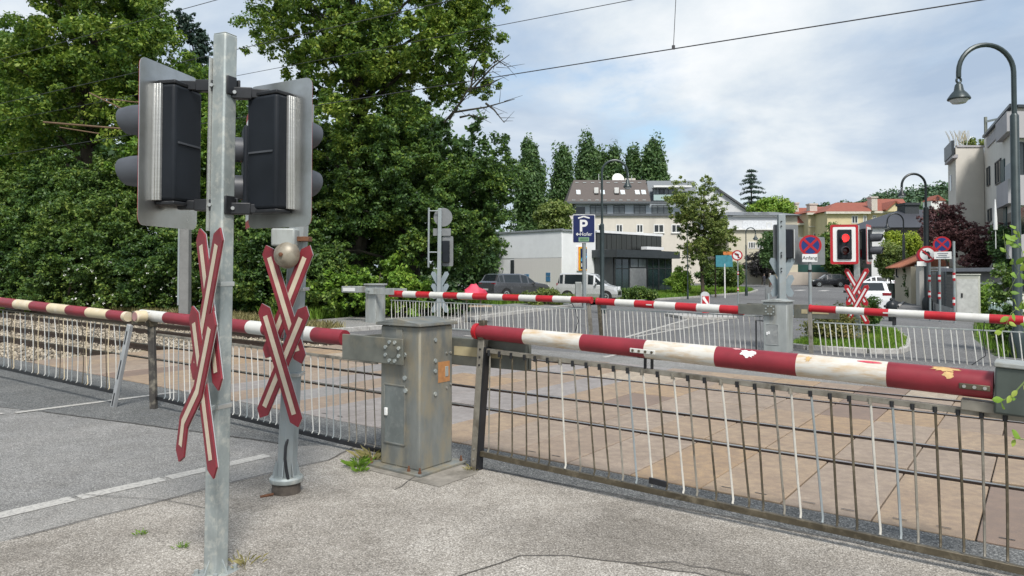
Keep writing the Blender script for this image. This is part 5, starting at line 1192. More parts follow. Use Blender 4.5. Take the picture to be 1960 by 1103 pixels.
def roofwin(px0,px1,open_=False):
    pc=onp((px0+px1)/2,369,Vector((0,AY-.4,zd)),rn);w=(px1-px0)*AY/F;m=M();m.box(pc+rn*.06,w/2,.55,.06,Vector((1,0,0)),sl,rn);o=obj('roof_window',m,frame_w if not open_ else black,rf)
    m=M();m.box(pc+rn*.13,w/2*.82,.45,.012,Vector((1,0,0)),sl,rn);obj('pane',m,skyglass if not open_ else glass,o)
    if open_: m=M();m.box(pc+rn*.45,w/2,.04,.38,Vector((1,0,0)),sl,(rn*.8+sl*.6).normalized());obj('open_sash',m,frame_w,o)
for a_,b_,o_ in((1103,1111,0),(1137,1145,1),(1149,1157.5,0),(1175.5,1184,1),(1187.5,1196,0),(1215.5,1224,0),(1227.5,1236,0)): roofwin(a_,b_,o_)
for row,yy in((0,350.5),(1,384)):
    for k in range(10):
        pc=onp(1104+k*15-row*6,yy,Vector((0,AY-.4,zd)),rn);m=M();m.box(pc+rn*.05,.26,.06,.04,Vector((1,0,0)),sl,rn);obj('snow_guard',m,galv,rf)
Zf=Face((x0,AY+.5),(x1,AY+.5))
for a_,b_,n_ in((1129,1162,3),(1174,1196,2),(1213,1236,2),(1247,1282,3)): Zf.window(t,a_,b_,393,410,n_,glassl,dkmetal,.10,'dormer_window',trans=True)
for a_,b_ in((1144,1157),(1179,1192),(1218,1231),(1251,1271),(1285,1303)): Af.window(t,a_,b_,429.5,446,2,glass,frame_w,.14,'window',sill=True)
for a_,b_ in((1098,1110),): Af.window(t,a_,b_,430,446,2,glass,frame_w,.14,'window')
Bf=Face((xe,AY+1.0),(x1,AY+1.0))
Bf.slab('awning',1248,1320,357,360.5,cleanw,t,1.4,2.2);Bf.slab('glass_balustrade',1249,1296,374,385,mat('greenish balcony glass',(.36,.46,.45),.15,0,.05),t,.9,.08)
Bf.window(t,1249,1262,361,374,2,glassl,dkmetal,.1,'balcony_window');Bf.window(t,1262,1271,361,374,1,glass,dkmetal,.1,'balcony_door');Bf.window(t,1271,1296,361,374,3,glassl,dkmetal,.1,'balcony_window')
Zf.slab('balcony_opening',1098,1120,396,410,glass,t,.02,.1)
m=M();m.lathe([(1.0,0),(1.02,.1),(.6,.3)],at(1183,344,AY+5),Vector((.2,-1,.25)),20);obj('satellite_dish',m,frame_w,rf)
for x_,y_ in((1203,331),(1209,336),(1146,333)): m=M();m.bar(at(x_,345,AY+6),at(x_,y_,AY+6),.12,.12);obj('vent_pipe',m,galv,rf)
block('lift_house',t,[XY(1197,AY+6),XY(1217,AY+6),XY(1217,AY+8.5),XY(1197,AY+8.5)],zr-.1,at(1205,341.5,AY+6).z,creamw)
# white gabled house and the pale house behind the young tree
t=thing('gabled_house','white gable end of a house with steep roof line above the young tree','building',col(1385,122));GY=122.
m=M();pp=[at(1330,395,GY),at(1362,360,GY),at(1367,360,GY),at(1440,411,GY)];gp=[Vector((at(1330,0,GY).x,GY,0)),pp[0],pp[1],pp[2],pp[3],Vector((at(1440,0,GY).x,GY,0))]
m.prism(gp,Vector((0,10,0)));obj('wall',m,plaster('white gable render',(.58,.59,.60)),t,smooth=False)
m=M();m.bar(pp[2]+Vector((0,4.8,.15)),pp[3]+Vector((.6,4.8,-.15)),10.6,.3,up=Vector((0,0,1)));obj('roof',m,mat('dark verge roof',(.07,.075,.08),.7),t)
t=thing('pale_house','pale two storey house with white upper floor and grey tiled roof behind the dark shrubs','building',col(1460,108));HY=108.
Hf=Face(XY(1400,HY),XY(1530,HY));zc=Hf.p(1460,439).z;zt=Hf.p(1460,413).z
h0,h1=XY(1395,HY)[0],XY(1527,HY)[0]
block('ground_storey',t,[(h0,HY),(h1,HY),(h1,HY+10),(h0,HY+10)],-1,zc,plaster('cream yellow render',(.55,.51,.40)))
block('upper_storey',t,[(h0-.3,HY-.25),(XY(1493,HY)[0],HY-.25),(XY(1493,HY)[0],HY+10),(h0-.3,HY+10)],zc,zt,plaster('white upper render',(.64,.65,.67)))
block('upper_storey',t,[(XY(1493,HY)[0]+.01,HY),(h1,HY),(h1,HY+10),(XY(1493,HY)[0]+.01,HY+10)],zc,zt,bpy.data.materials['cream yellow render'])
m=M();za=at(1460,406,HY+4).z;m.hexa([(h0-.8,HY-.8,zt+.02),(h1+.6,HY-.8,zt+.02),(h1+.6,HY+10.5,zt+.02),(h0-.8,HY+10.5,zt+.02)],[(h0+1,HY+4,za),(h1-2,HY+4,za),(h1-2,HY+7,za),(h0+1,HY+7,za)]);obj('roof',m,mat('grey roof tile',(.16,.17,.18),.7,0,.15,4),t,smooth=False)
for px0 in(1430,1458):
    m=M();c=at(px0+5,411,HY-.2);m.lathe([(1.0,-1.8),(1.0,0)],c-Z*.6,Vector((0,-1,0)),18);obj('eyebrow_dormer',m,mat('grey roof tile',(.16,.17,.18),.7),t)
Uf=Face((h0-.3,HY-.25),(h1,HY-.25))
Uf.slab('panel',1421,1490,423,438,mat('white panel',(.68,.70,.73),.5),t,.04,.06)
Uf.window(t,1467,1477,426,439,1,glass,frame_w,.1);Uf.slab('cornice',1402,1494,412.5,415,frame_w,t,.4,.6);Uf.slab('string_course',1402,1494,438.5,440.5,frame_w,t,.15,.2)
Hf.window(t,1432,1446,463,476,3,glass,frame_w,.12);Hf.window(t,1448,1460,463,476,2,glass,frame_w,.12)
# yellow villa: two wings with hipped red roofs
t=thing('yellow_villa','long yellow villa with red hipped roofs and chimneys behind the signals','building',col(1600,150));VY=150.
yel=plaster('pale yellow render',(.60,.51,.31));redt=mat('red roof tile',(.25,.075,.047),.8,0,.2,2,(1,1,6))
def wing(x0,x1,ye,yr,xr0,xr1,Y,dpt,wall,base=-1.5):
    ze=at((x0+x1)/2,ye,Y).z;zr_=at((x0+x1)/2,yr,Y+dpt/2).z;X0,X1=XY(x0,Y)[0],XY(x1,Y)[0]
    block('wall',t,[(X0,Y),(X1,Y),(X1,Y+dpt),(X0,Y+dpt)],base,ze,wall)
    R0_,R1_=at(xr0,yr,Y+dpt/2).x,at(xr1,yr,Y+dpt/2).x
    m=M();o_=.7;m.hexa([(X0-o_,Y-o_,ze+.05),(X1+o_,Y-o_,ze+.05),(X1+o_,Y+dpt+o_,ze+.05),(X0-o_,Y+dpt+o_,ze+.05)],[(R0_,Y+dpt/2-.05,zr_),(R1_,Y+dpt/2-.05,zr_),(R1_,Y+dpt/2+.05,zr_),(R0_,Y+dpt/2+.05,zr_)])
    r=obj('roof',m,redt,t,smooth=False);m=M();m.box(((X0+X1)/2,Y-.35,ze-.18),(X1-X0)/2+.5,.35,.22);obj('cornice',m,mat('pale cornice',(.55,.52,.45),.7),t);return r
r1=wing(1584,1660,406,388,1600,1655,VY,14,yel)
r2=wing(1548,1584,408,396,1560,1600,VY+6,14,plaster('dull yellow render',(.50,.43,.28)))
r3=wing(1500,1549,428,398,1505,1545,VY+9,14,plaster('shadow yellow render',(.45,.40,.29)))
r4=wing(1661,1736,405,381,1668,1728,VY+3,14,yel)
Vf=Face(XY(1584,VY),XY(1660,VY))
for (x0,x1,y0,y1,f) in((1630,1642,413,428,Vf),(1652,1659,413,427,Vf)): f.window(t,x0,x1,y0,y1,2,glass,frame_w,.14)
V2=Face(XY(1548,VY+6),XY(1584,VY+6));V2.window(t,1560,1572,415,430,2,glass,frame_w,.14);V2.window(t,1557,1573,446,462,3,glass,frame_w,.14);V2.slab('string_course',1548,1584,433,435,bpy.data.materials['pale cornice'],t,.15,.2)
V3=Face(XY(1661,VY+3),XY(1736,VY+3));V3.window(t,1670,1677,412,425,2,glass,frame_w,.14);V3.window(t,1689,1696,412,425,2,glass,frame_w,.14)
pk=onp(1713,388,Vector((0,VY+1.5,0)),Vector((0,1,0)));m=M()
a_=at(1694,405,VY+1.8);b_=at(1713,388,VY+1.8);c_2=at(1740,405,VY+1.8);m.prism([a_,b_,c_2],Vector((0,5,0)));obj('gable',m,yel,t,smooth=False)
for k in((a_,b_),(b_,c_2)): m=M();m.bar(k[0]+Vector((0,2.4,.25)),k[1]+Vector((0,2.4,.25)),5.6,.35,up=Z);obj('roof',m,redt,t,smooth=False)
for (x_,y0,y1,w,Y) in((1670,380,398,11,VY+2),(1554,393,406,14,VY+8),(1523,391,400,6,VY+12)):
    a_=at(x_,y1+6,Y);m=M();m.boxb(a_,w*Y/F/2,.9,at(x_,y0,Y).z-a_.z);m.boxb(Vector((a_.x,a_.y,at(x_,y0,Y).z)),w*Y/F/2+.15,1.05,.3);obj('chimney',m,mat('chimney render',(.52,.47,.42),.8),t)
# slate roofed house with flat roof cap
t=thing('slate_roofed_house','house with broad dark slate roof and chimney block right of the signals','building',col(1725,92));SY=92.
slate=mat('dark slate',(.042,.045,.055),.6,0,.25,5,(1,1,4));zs=at(1725,436,SY).z
S0,S1=XY(1676,SY)[0],XY(1800,SY)[0]
block('wall',t,[(S0+.6,SY+.5),(S1,SY+.5),(S1,SY+12),(S0+.6,SY+12)],-1,zs,mat('dark weathered wall',(.12,.11,.10),.8))
m=M();zr_=at(1740,402,SY+6).z;m.hexa([(S0-.3,SY-.6,zs),(S1+.5,SY-.6,zs),(S1+.5,SY+12.5,zs),(S0-.3,SY+12.5,zs)],[(at(1718,0,SY+6).x,SY+5.5,zr_),(at(1765,0,SY+6).x,SY+5.5,zr_),(at(1765,0,SY+6).x,SY+6.5,zr_),(at(1718,0,SY+6).x,SY+6.5,zr_)]);obj('roof',m,slate,t,smooth=False)
m=M();a_=at(1738,412,SY+5);m.boxb(a_,14*SY/F,1.0,at(1738,392,SY+5).z-a_.z);m.boxb(Vector((a_.x,a_.y,at(1738,394,SY+5).z)),15.5*SY/F,1.2,.3);obj('chimney',m,mat('dark chimney cladding',(.03,.035,.04),.6),t)
t=thing('white_annex','narrow white annex wall beneath the slate roof','building',col(1684,90));m=M();block('wall',t,[XY(1668,88),XY(1694,88),XY(1694,91),XY(1668,91)],-1,at(1684,437,88).z,plaster('white annex render',(.60,.60,.59)));block('roof',t,[XY(1666,87.6),XY(1696,87.6),XY(1696,91),XY(1666,91)],at(1684,436.5,88).z,at(1684,434,88).z,slate)
# small house with terracotta roof along the footpath
t=thing('garden_house','small yellowish house with terracotta tile roof by the far footpath','building',col(1730,52));TY=52.
A_=Vector(XY(1712,TY)+(0,));B_=Vector(XY(1743,44)+(0,))
ff=Face(A_[:2],B_[:2]);ze=ff.p(1720,512).z
d=(B_-A_).normalized();nn=Vector((d.y,-d.x,0));nn=nn if nn.x<0 else -nn
m=M();m.prism([Vector((A_.x,A_.y,-.3)),Vector((B_.x,B_.y,-.3)),Vector((B_.x,B_.y,-.3))-nn*4,Vector((A_.x,A_.y,-.3))-nn*4],Z*(ze+.3));obj('wall',m,plaster('yellowish garden wall',(.48,.43,.32)),t,smooth=False)
ter=mat('terracotta tile',(.40,.16,.095),.8,0,.25,3,(8,8,8))
m=M();a0=A_+nn*.5-d*.6;b0=B_+nn*.5;rz=at(1752,476,47).z
m.add([Vector((a0.x,a0.y,ze-.05)),Vector((b0.x,b0.y,ze-.05)),Vector((b0.x,b0.y,rz))-nn*2.6,Vector((a0.x,a0.y,rz))-nn*2.6],[(0,1,2,3)]);m.add([Vector((a0.x,a0.y,ze-.05)),Vector((a0.x,a0.y,rz))-nn*2.6,Vector((a0.x,a0.y,ze-.05))-nn*4.6],[(0,1,2)])
for k in range(9):
    f=k/8;p0=a0+(b0-a0)*f;m.tube([Vector((p0.x,p0.y,ze-.03)),Vector((p0.x,p0.y,rz+.02))-nn*2.6],.07,6)
obj('roof',m,ter,t,smooth=False)
m=M();pp=ff.p(1719,516)+nn*.1;m.tube([Vector((pp.x,pp.y,ze-.1)),Vector((pp.x,pp.y,ze-.6)),Vector((pp.x+.5,pp.y-1,ze-1.0)),Vector((pp.x+.5,pp.y-1,0))],.06,8);obj('downpipe',m,dkmetal,t)
# right hand apartment house
t=thing('corner_apartment_house','modern beige apartment house with balconies at the right edge','building',col(1850,47));RY=46.
beig=plaster('beige concrete render',(.60,.57,.515),(.52,.49,.44));lite=plaster('pale grey render',(.64,.62,.575));parap=plaster('lilac grey parapet',(.40,.39,.405))
A_=XY(1817,RY+3);B_=XY(1832,RY);C_=XY(1886,RY);D_=XY(1942,37);E_=(D_[0]+12,D_[1]+1);Fp=(C_[0]+9,C_[1]+10)
ztop=at(1850,281,RY).z
F1=Face(B_,C_);F2=Face(C_,D_);F0=Face(A_,B_)
block('stair_tower',t,[A_,B_,C_,XY(1890,RY+14),XY(1826,RY+14)],-.5,ztop,beig)
zh=F2.p(1889,283).z
block('main_body',t,[(C_[0]+.02,C_[1]-.02),D_,E_,Fp],-.5,at(1889,262,45).z,lite)
pf=F2.p(1889,262);pf2=F2.p(1962,200)
F2.slab('floor_slab',1889,1975,331,338,parap,t,.05,.1) if 0 else None
F0.slab('parapet_rail',1817,1832,276,303,dkmetal,t,.3,.15)
F0.slab('window',1818.5,1821.5,336,366,glass,t,.02,.05);F0.slab('ledge',1816.5,1832,303,309,parap,t,.25,.3)
F1.slab('coping',1831,1887,278.5,282,parap,t,.06,.2)
m=M();pa=F1.p(1884,225);m.bar(Vector((pa.x,pa.y,-.2))+F1.N*.12,pa+F1.N*.12,.14,.12);o=obj('drainpipe',m,mat('green grey pipe',(.16,.17,.14),.5),t)
m=M();pz=F1.p(1884,234)+F1.N*.12;m.bar(pz,pz+Vector((-.0,-3.2,.0))+Vector((1.0,0,0)),.1,.12);obj('roof_bar',m,galv,t)
# upper setback and balconies, projecting from the street face
zt2=at(1950,205,36).z
def pro(name,px0,px1,yt,yb,m_,out,dep=None):
    A=F2.p(px0,300);B=F2.p(px1,300);z1=F2.p(px0,yt).z;z0=F2.p(px0,yb).z
    mm=M();mm.prism([Vector((A.x,A.y,z0))+F2.N*.02,Vector((B.x,B.y,z0))+F2.N*.02,Vector((B.x,B.y,z0))+F2.N*out,Vector((A.x,A.y,z0))+F2.N*out],Z*(z1-z0));return obj(name,mm,m_,t,smooth=False)
pro('upper_storey',1890,1942,265,284,parap,.04);pro('roof_slab',1888,1943,259,263.5,dkmetal,.2)
F3=Face(D_,E_)
for y0,y1 in((222,266),(343,394),(452,492)):
    pro('balcony_parapet',1919,1942,y0+14,y1+6,parap,.3);F3.slab('balcony_parapet',1938,1990,y0-6,y1,parap,t,.3,.25)
F3.slab('roof_slab',1940,1990,203,208,dkmetal,t,.3,.6)
for y0,y1 in((272,336),(402,447),(500,560)): F3.window(t,1945,1975,y0,y1,2,glass,dkmetal,.07,'balcony_door')
F2.window(t,1906,1917,307,352,2,glass,dkmetal,.06,'window');F2.slab('shutter',1917,1924,306,352,mat('dark teal shutter',(.012,.045,.048),.5),t,.05,.06)
F2.slab('venetian_blind',1925,1952,309,350,mat('pale blind',(.34,.36,.38),.6,0,.25,3,(.1,.1,60)),t,.04,.05)
F2.window(t,1890,1895,320,356,1,glass,dkmetal,.05);F2.window(t,1892,1898,400,424,1,glass,dkmetal,.05)
F2.slab('balcony_door',1908,1922,396,436,glass,t,.03,.05);F2.slab('shutter',1922,1928,396,436,bpy.data.materials['dark teal shutter'],t,.05,.06);F2.slab('balcony_door',1930,1962,402,452,glass,t,.03,.05)
m=M();a_=F2.p(1952,400)+F2.N*1.0;m.lathe([(.02,-.9),(.02,0),(.09,.02),(.08,.6),(.02,1.5)],Vector((a_.x,a_.y,F2.p(1952,440).z)),Z,12);tag(obj('folded_parasol',m,cleanw),'folded white parasol on the balcony at the right edge','parasol')
# garden wall, gate and fence along the right footpath
t=thing('garage','flat grey garage with white roof edge behind the utility cabinet','building',col(1850,37))
Kf=Face(XY(1808,38),XY(1912,34));k0,k1=XY(1808,38),XY(1925,33.6)
block('wall',t,[k0,k1,(k1[0]+3,k1[1]+5),(k0[0]+2,k0[1]+6)],-.3,Kf.p(1850,520).z,plaster('mid grey wall',(.23,.225,.215)))
Kf.slab('roof_edge',1806,1912,513,520,parap,t,.3,.5);Kf.slab('coping',1860,1926,541,545,cleanw,t,.12,.2)

GYa=44.;Gf2=Face(XY(1778,GYa),XY(1815,GYa-4))
for k in range(4): Gf2.slab('white_slat',1779,1822,511.5+k*5,514+k*5,cleanw,t,.25,.1)
t=thing('wall_pillar','pale rendered gate pillar with letterbox beside the far footpath','pillar',col(1766,42));m=M()
b=col(1766,42);hz=at(1766,510,42).z-b.z;m.boxb(b,8.0*42/F,.3,hz);obj('pillar',m,plaster('pale pillar render',(.47,.46,.42)),t,bevel=.02);m=M();m.boxb(b+Z*hz,9*42/F,.36,.09);obj('cap',m,concm,t);m=M();m.boxb(b+Vector((.02,-.42,.15)),5*42/F,.12,.95);obj('letterbox',m,plaster('pale box',(.44,.44,.41)),t)
t=thing('metal_fence','dark slatted metal fence on a low pale plinth along the right footpath','fence',col(1800,36))
fa,fb=col(1781,39.0),col(1826,31.5);dd=(fb-fa);dl=dd.length;dn=dd.normalized();s_n=dn.cross(Z)
pl=M();pl.bar(fa+Z*.18,fb+Z*.18,.18,.5);obj('plinth',pl,concm,t)
fz=mat('anthracite fence slat',(.035,.045,.055),.45,.2,.1)
for j in range(3):
    a_=fa+dd*(j/3+.01);b_=fa+dd*((j+1)/3-.01);m=M()
    for k in range(10): m.bar(a_+Z*(.50+k*.145),b_+Z*(.50+k*.145),.025,.13)
    obj('slat_panel',m,fz,t)
for j in range(4): q=fa+dd*j/3;m=M();m.bar(q+Z*.2,q+Z*2.0,.07,.07);obj('post',m,fz,t)
# low wall with green screen fence beyond the junction
t=thing('boundary_wall','low cream wall with a dark green screen above it beyond the junction','wall',col(1530,108))
wa,wb=col(1425,110),col(1600,106);m=M();m.bar(wa+Z*.9,wb+Z*.9,.3,1.9);obj('wall',m,plaster('cream boundary wall',(.56,.49,.42)),t);m=M();m.bar(wa+(wb-wa)*.3+Z*2.5,wb+Vector((14,0,2.5)),.1,1.5);obj('screen',m,mat('dark green screen',(.012,.06,.05),.7,0,.3,1),t)
t=thing('pale_garden_wall','pale plastered garden wall below the terracotta roof','wall',col(1750,45));wa,wb=col(1741,50),col(1764,41.5)
m=M();m.bar(wa+Z*.9,wb+Z*.9,.25,2.3);obj('wall',m,plaster('light plaster wall',(.46,.45,.42)),t)
# ---------------------------------------------------------------- vegetation
def leafcloud(name,C,per,Rad,size,m,parent,seed,flat=.7,up=.5,asp=.55,droop=0,shell=.45):
    """leaf-sized faces gathered in clumps: C centres (n,3), Rad clump radii (n,)"""
    rg=np.random.default_rng(seed);n=len(C)*per
    c=np.repeat(C,per,0);r=np.repeat(Rad,per)
    d=rg.normal(size=(n,3));d/=np.linalg.norm(d,axis=1)[:,None]
    rad=r*(shell+(1-shell)*rg.random(n)**.7)*rg.uniform(.75,1.2,n);off=d*rad[:,None];off[:,2]*=flat;off[:,2]-=droop*np.hypot(off[:,0],off[:,1])
    P=c+off
    nr=d*.55+np.array([0,0,up])+rg.normal(size=(n,3))*.55;nr/=np.linalg.norm(nr,axis=1)[:,None]
    t=rg.normal(size=(n,3));t+=d*.6;t-=nr*(t*nr).sum(1)[:,None];t/=np.linalg.norm(t,axis=1)[:,None];s=np.cross(nr,t)
    L=size*rg.uniform(.6,1.35,n)[:,None];w=L*asp
    q=np.stack([P-t*L*.5,P+s*w*.5-nr*L*.10+t*L*.05,P+t*L*.5-nr*L*.16,P-s*w*.5-nr*L*.10+t*L*.05],1).reshape(-1,3)
    return fast(name,q,np.arange(4*n).reshape(-1,4),m,parent)
def clumps(envs,n,seed,inner=.35):
    rg=np.random.default_rng(seed);out=[];tot=sum(e[1][0]*e[1][1]*e[1][2] for e in envs)**1
    for c,r in envs:
        k=max(3,int(n*(r[0]*r[1]*r[2])/tot));d=rg.normal(size=(k,3));d/=np.linalg.norm(d,axis=1)[:,None]
        f=(inner+(1-inner)*rg.random(k)**.6)*rg.uniform(.82,1.08,k);out.append(np.array(c)+d*f[:,None]*np.array(r))
    return np.concatenate(out)
def limbs(root,base,tops,r0,h,m_,seed,wig=.03,C=None,nl=10,rl=.3,name='trunk'):
    rg=random.Random(seed);base=Vector(base);top=Vector(tops);n=7;pts=[base-Z*.2]
    for i in range(1,n+1): pts.append(base+(top-base)*i/n+Vector((rg.uniform(-1,1),rg.uniform(-1,1),0))*h*wig)
    m=M();m.tube(pts,[r0*(1.25 if i==0 else 1-.8*i/n) for i in range(n+1)],10);o=obj(name,m,m_,root)
    if C is not None:
        b=M();idx=[rg.randrange(len(C)) for _ in range(nl)]
        for i in idx:
            e=Vector(C[i]);f=min(.95,max(.25,(e.z-base.z)/max(.1,(top.z-base.z))*.75));k=f*n;a=pts[int(k)]+(pts[min(n,int(k)+1)]-pts[int(k)])*(k-int(k))
            mid=a+(e-a)*.5+Vector((rg.uniform(-.1,.1),rg.uniform(-.1,.1),.08))*(e-a).length;rr=r0*rl*(1-f*.4)
            b.tube([a,a+(mid-a)*.5+Z*.03,mid,e],[rr,rr*.75,rr*.5,rr*.12],6)
        obj('branches',b,m_,root)
    return o
def env(x0,x1,y0,y1,Y,dep=None):
    c=at((x0+x1)/2,(y0+y1)/2,Y);rx=(x1-x0)/2*Y/F;rz=(y1-y0)/2*Y/F;return (tuple(c),(rx,dep or rx,rz))
def tree(name,label,Y,px,envs,n,per,cr,leaf,m,tr=.25,seed=1,group=None,flat=.75,nl=12,bm=None,up=.5,cat='tree',inner=.35,top=None,asp=.55,droop=0):
    if Y<45 and tr>.2: n=int(n*1.3);per=int(per*1.75);leaf*=.62;cr*=.84
    base=col(px,Y);t=thing(name,label,cat,base,group);C=clumps(envs,n,seed,inner);C=C[C[:,2]>base.z+.15]
    rg=np.random.default_rng(seed+9);R_=cr*rg.uniform(.6,1.35,len(C));C0_,R0_=C,R_;sh_=.45
    if (Y<45 and per>200) or (Y<60 and per>=130 and cat=='tree'):                              # boughs break up into smaller sprays of leaves
        k=8;per=max(12,per//k);d=rg.normal(size=(len(C)*k,3));d[:,2]=d[:,2]*.8+.25;d/=np.linalg.norm(d,axis=1)[:,None]
        C=np.repeat(C,k,0)+d*(np.repeat(R_,k)*rg.uniform(.45,1.05,len(d)))[:,None];R_=np.repeat(R_,k)*.36*rg.uniform(.7,1.3,len(d));sh_=.15
    zc=max(e[0][2]+e[1][2]*.5 for e in envs);e0=max(envs,key=lambda e:e[0][2]);tp=top or (e0[0][0],e0[0][1],zc)
    if tr: limbs(t,base,tp,tr,zc-base.z,bm or bark,seed,.02,C0_,nl)
    leafcloud('crown' if cat=='tree' else 'foliage',C,per,R_,leaf,m,t,seed+3,flat,up,asp,droop,sh_);return t
G=lambda *a:[(p,c) for p,c in a]
l_ash=leafmat('ash leaves',[(0,(.014,.034,.010)),(.35,(.045,.088,.018)),(.62,(.108,.158,.025)),(.85,(.18,.22,.034)),(1,(.24,.26,.05))],trans=.35)
l_ash2=leafmat('yellow green leaves',[(0,(.025,.06,.012)),(.35,(.065,.13,.02)),(.65,(.12,.195,.028)),(1,(.21,.27,.04))],trans=.35)
l_maple=leafmat('maple leaves',[(0,(.008,.022,.008)),(.4,(.026,.056,.015)),(.68,(.064,.112,.022)),(1,(.145,.185,.032))],trans=.25)
l_hedge=leafmat('hedge leaves',[(0,(.010,.026,.009)),(.4,(.036,.070,.017)),(.68,(.080,.125,.025)),(1,(.165,.195,.04))],trans=.25)
l_pop=leafmat('poplar leaves',[(0,(.015,.035,.014)),(.4,(.036,.070,.025)),(.75,(.065,.11,.035)),(1,(.10,.15,.05))],trans=.2)
l_dark=leafmat('dark background leaves',[(0,(.010,.026,.012)),(.5,(.028,.060,.020)),(1,(.07,.12,.03))],trans=.2)
l_purple=leafmat('purple maple leaves',[(0,(.022,.013,.014)),(.5,(.075,.036,.038)),(1,(.17,.085,.075))],trans=.2,tcol=(.16,.05,.05))
l_yel=leafmat('lime shrub leaves',[(0,(.07,.10,.012)),(.5,(.18,.23,.02)),(1,(.34,.38,.04))],trans=.3)
l_young=leafmat('young tree leaves',[(0,(.035,.058,.016)),(.45,(.09,.12,.034)),(.75,(.145,.175,.045)),(1,(.21,.18,.06))],trans=.3)
l_con=leafmat('spruce needles',[(0,(.010,.020,.016)),(.5,(.022,.042,.032)),(1,(.045,.07,.05))],trans=.05)
l_fresh=leafmat('fresh light leaves',[(0,(.05,.10,.014)),(.5,(.13,.22,.03)),(1,(.25,.35,.06))],trans=.4)
bark2=mat('dark ivy covered bark',(.035,.032,.022),.95,0,.4,6,bump=.5,bscale=20)
# tall trees behind the tracks
tree('ash_tree','tall ash tree filling the upper left, trunk hidden by the hedge',36,150,[env(60,305,-230,200,36,5),env(-20,220,20,330,35,4),env(210,400,110,330,35,4),env(130,315,-40,200,34,3.5)],185,330,1.15,.30,l_ash,.42,11,'tall trees behind the tracks',nl=26)
tree('ash_tree','paler tree at the far left edge with sky showing through its leaves',40,-40,[env(-190,70,40,330,40,4),env(-150,30,180,480,39,4)],80,300,1.15,.30,l_ash2,.35,12,'tall trees behind the tracks')
tree('ash_tree','yellow green tree behind the left signal head',34,345,[env(250,470,130,470,34,3.5),env(310,445,120,270,36,3)],95,320,1.05,.28,l_ash2,.3,13,'tall trees behind the tracks')
tree('ash_tree','tallest ash tree in the middle with open branches reaching over the poplars',31,690,[env(460,760,-240,200,31,5),env(640,950,-60,210,31,4),env(780,985,-150,110,31,3),env(830,975,120,215,31,1.6),env(560,820,60,330,31,4)],230,330,.95,.25,l_ash,.5,14,'tall trees behind the tracks',nl=40,bm=bark2,top=tuple(at(678,-60,31)),inner=.25)
tree('maple_tree','dense dark maple below the tall ash with low hanging boughs by the car park',31.5,800,[env(610,900,230,430,31.5,3.5),env(700,975,300,520,30.5,3),env(580,800,330,560,31.5,3),env(860,1010,260,440,31,2.3)],290,330,.72,.22,l_maple,.35,15,None,nl=22,bm=bark2)
tree('maple_tree','dark leafy tree filling the gap behind the galvanised post',33,545,[env(430,660,180,460,33,3.5),env(450,640,330,580,32,3)],150,300,.95,.24,l_maple,.3,16)
tree('background_tree','broad dark tree far behind the left hedge',52,60,[env(-200,300,60,480,52,6)],170,240,1.7,.42,l_dark,.4,17,'dark trees behind the hedge')
tree('background_tree','broad dark tree behind the two signal heads',50,400,[env(240,640,200,520,50,6)],160,240,1.7,.42,l_dark,.4,18,'dark trees behind the hedge')
tree('background_tree','dark tree behind the maple boughs',46,760,[env(600,930,200,520,46,5)],150,240,1.5,.38,l_dark,.4,19,'dark trees behind the hedge')
tree('background_tree','dark undergrowth behind the far post, left of the supermarket wall',62,900,[env(840,965,430,545,62,3)],90,240,1.2,.36,l_dark,.1,21,'dark trees behind the hedge')
tree('pine_tree','sparse dark pine top showing in the sky gap left of the tall post',48,380,[env(345,385,40,75,48,1),env(365,410,70,110,48,1),env(335,370,25,60,48,1),env(350,420,100,150,48,1.4)],44,160,.55,.22,l_con,.16,20,nl=14,top=tuple(at(372,50,48)))
tw=[t_ for t_ in COL.objects if t_.get('label','').startswith('tallest ash')][0];rg=random.Random(9)
for (x0,y0,x1,y1) in((850,235,905,170),(905,170,975,105),(905,170,960,150),(870,215,985,190),(930,198,965,235),(880,225,930,228),(900,175,925,95),(860,230,945,120),(945,120,972,128),(700,110,740,20),(690,140,640,30),(675,180,600,60)):
    m=M();a_=at(x0,y0,30.2);b_=at(x1,y1,30.2+rg.uniform(-.6,.6));md=(a_+b_)/2+Vector((rg.uniform(-.15,.15),0,rg.uniform(-.1,.25)));m.tube([a_,md,b_],[.05,.035,.012],5)
    for q in range(4):
        s_=a_+(b_-a_)*rg.uniform(.4,1);m.tube([s_,s_+Vector((rg.uniform(-.1,.8),rg.uniform(-.3,.3),rg.uniform(-.4,.6)))],[.014,.005],4)
    obj('bare_branch',m,bark2,tw)
# hedge along the tracks: separate shrubs
hs=[(-60,150,370,645),(40,150,400,640),(135,150,395,640),(215,140,380,632),(300,130,420,628),(375,120,430,625),(450,120,440,622),(525,110,430,620),(600,120,470,622),(-10,140,330,500),(110,140,320,480),(220,130,310,470)]
lab=['broad hedge shrub at the left edge above the track','rounded hedge shrub second from the left edge','dense hedge shrub below the leftmost hoods','hedge shrub under the left signal head','hedge shrub just left of the catenary mast','hedge shrub just right of the catenary mast','dark hedge shrub behind the straight saltire','hedge shrub right of the bell post','hedge shrub behind the far grey counterweight','taller shrub behind the hedge at the left edge','taller shrub behind the hedge left of the signal','taller shrub behind the hedge by the signal hoods']
for i,(x,w,y0,y1) in enumerate(hs):
    u,v=(0,0);Yh_=25.5 if i<9 else 32.5
    if i<9: Yh_=31.5-(x+60)*.0048
    tree('hedge_shrub',lab[i],Yh_,x,[env(x-w*.72,x+w*.72,y0,y1+10,Yh_,1.7),env(x-w*.4,x+w*.5,y0-25,y0+90,Yh_+.4,1.2)],105,360,.52,.135,[l_hedge,l_maple,l_hedge][i%3],.06,30+i,'hedge shrubs behind the tracks',cat='shrub',nl=5)
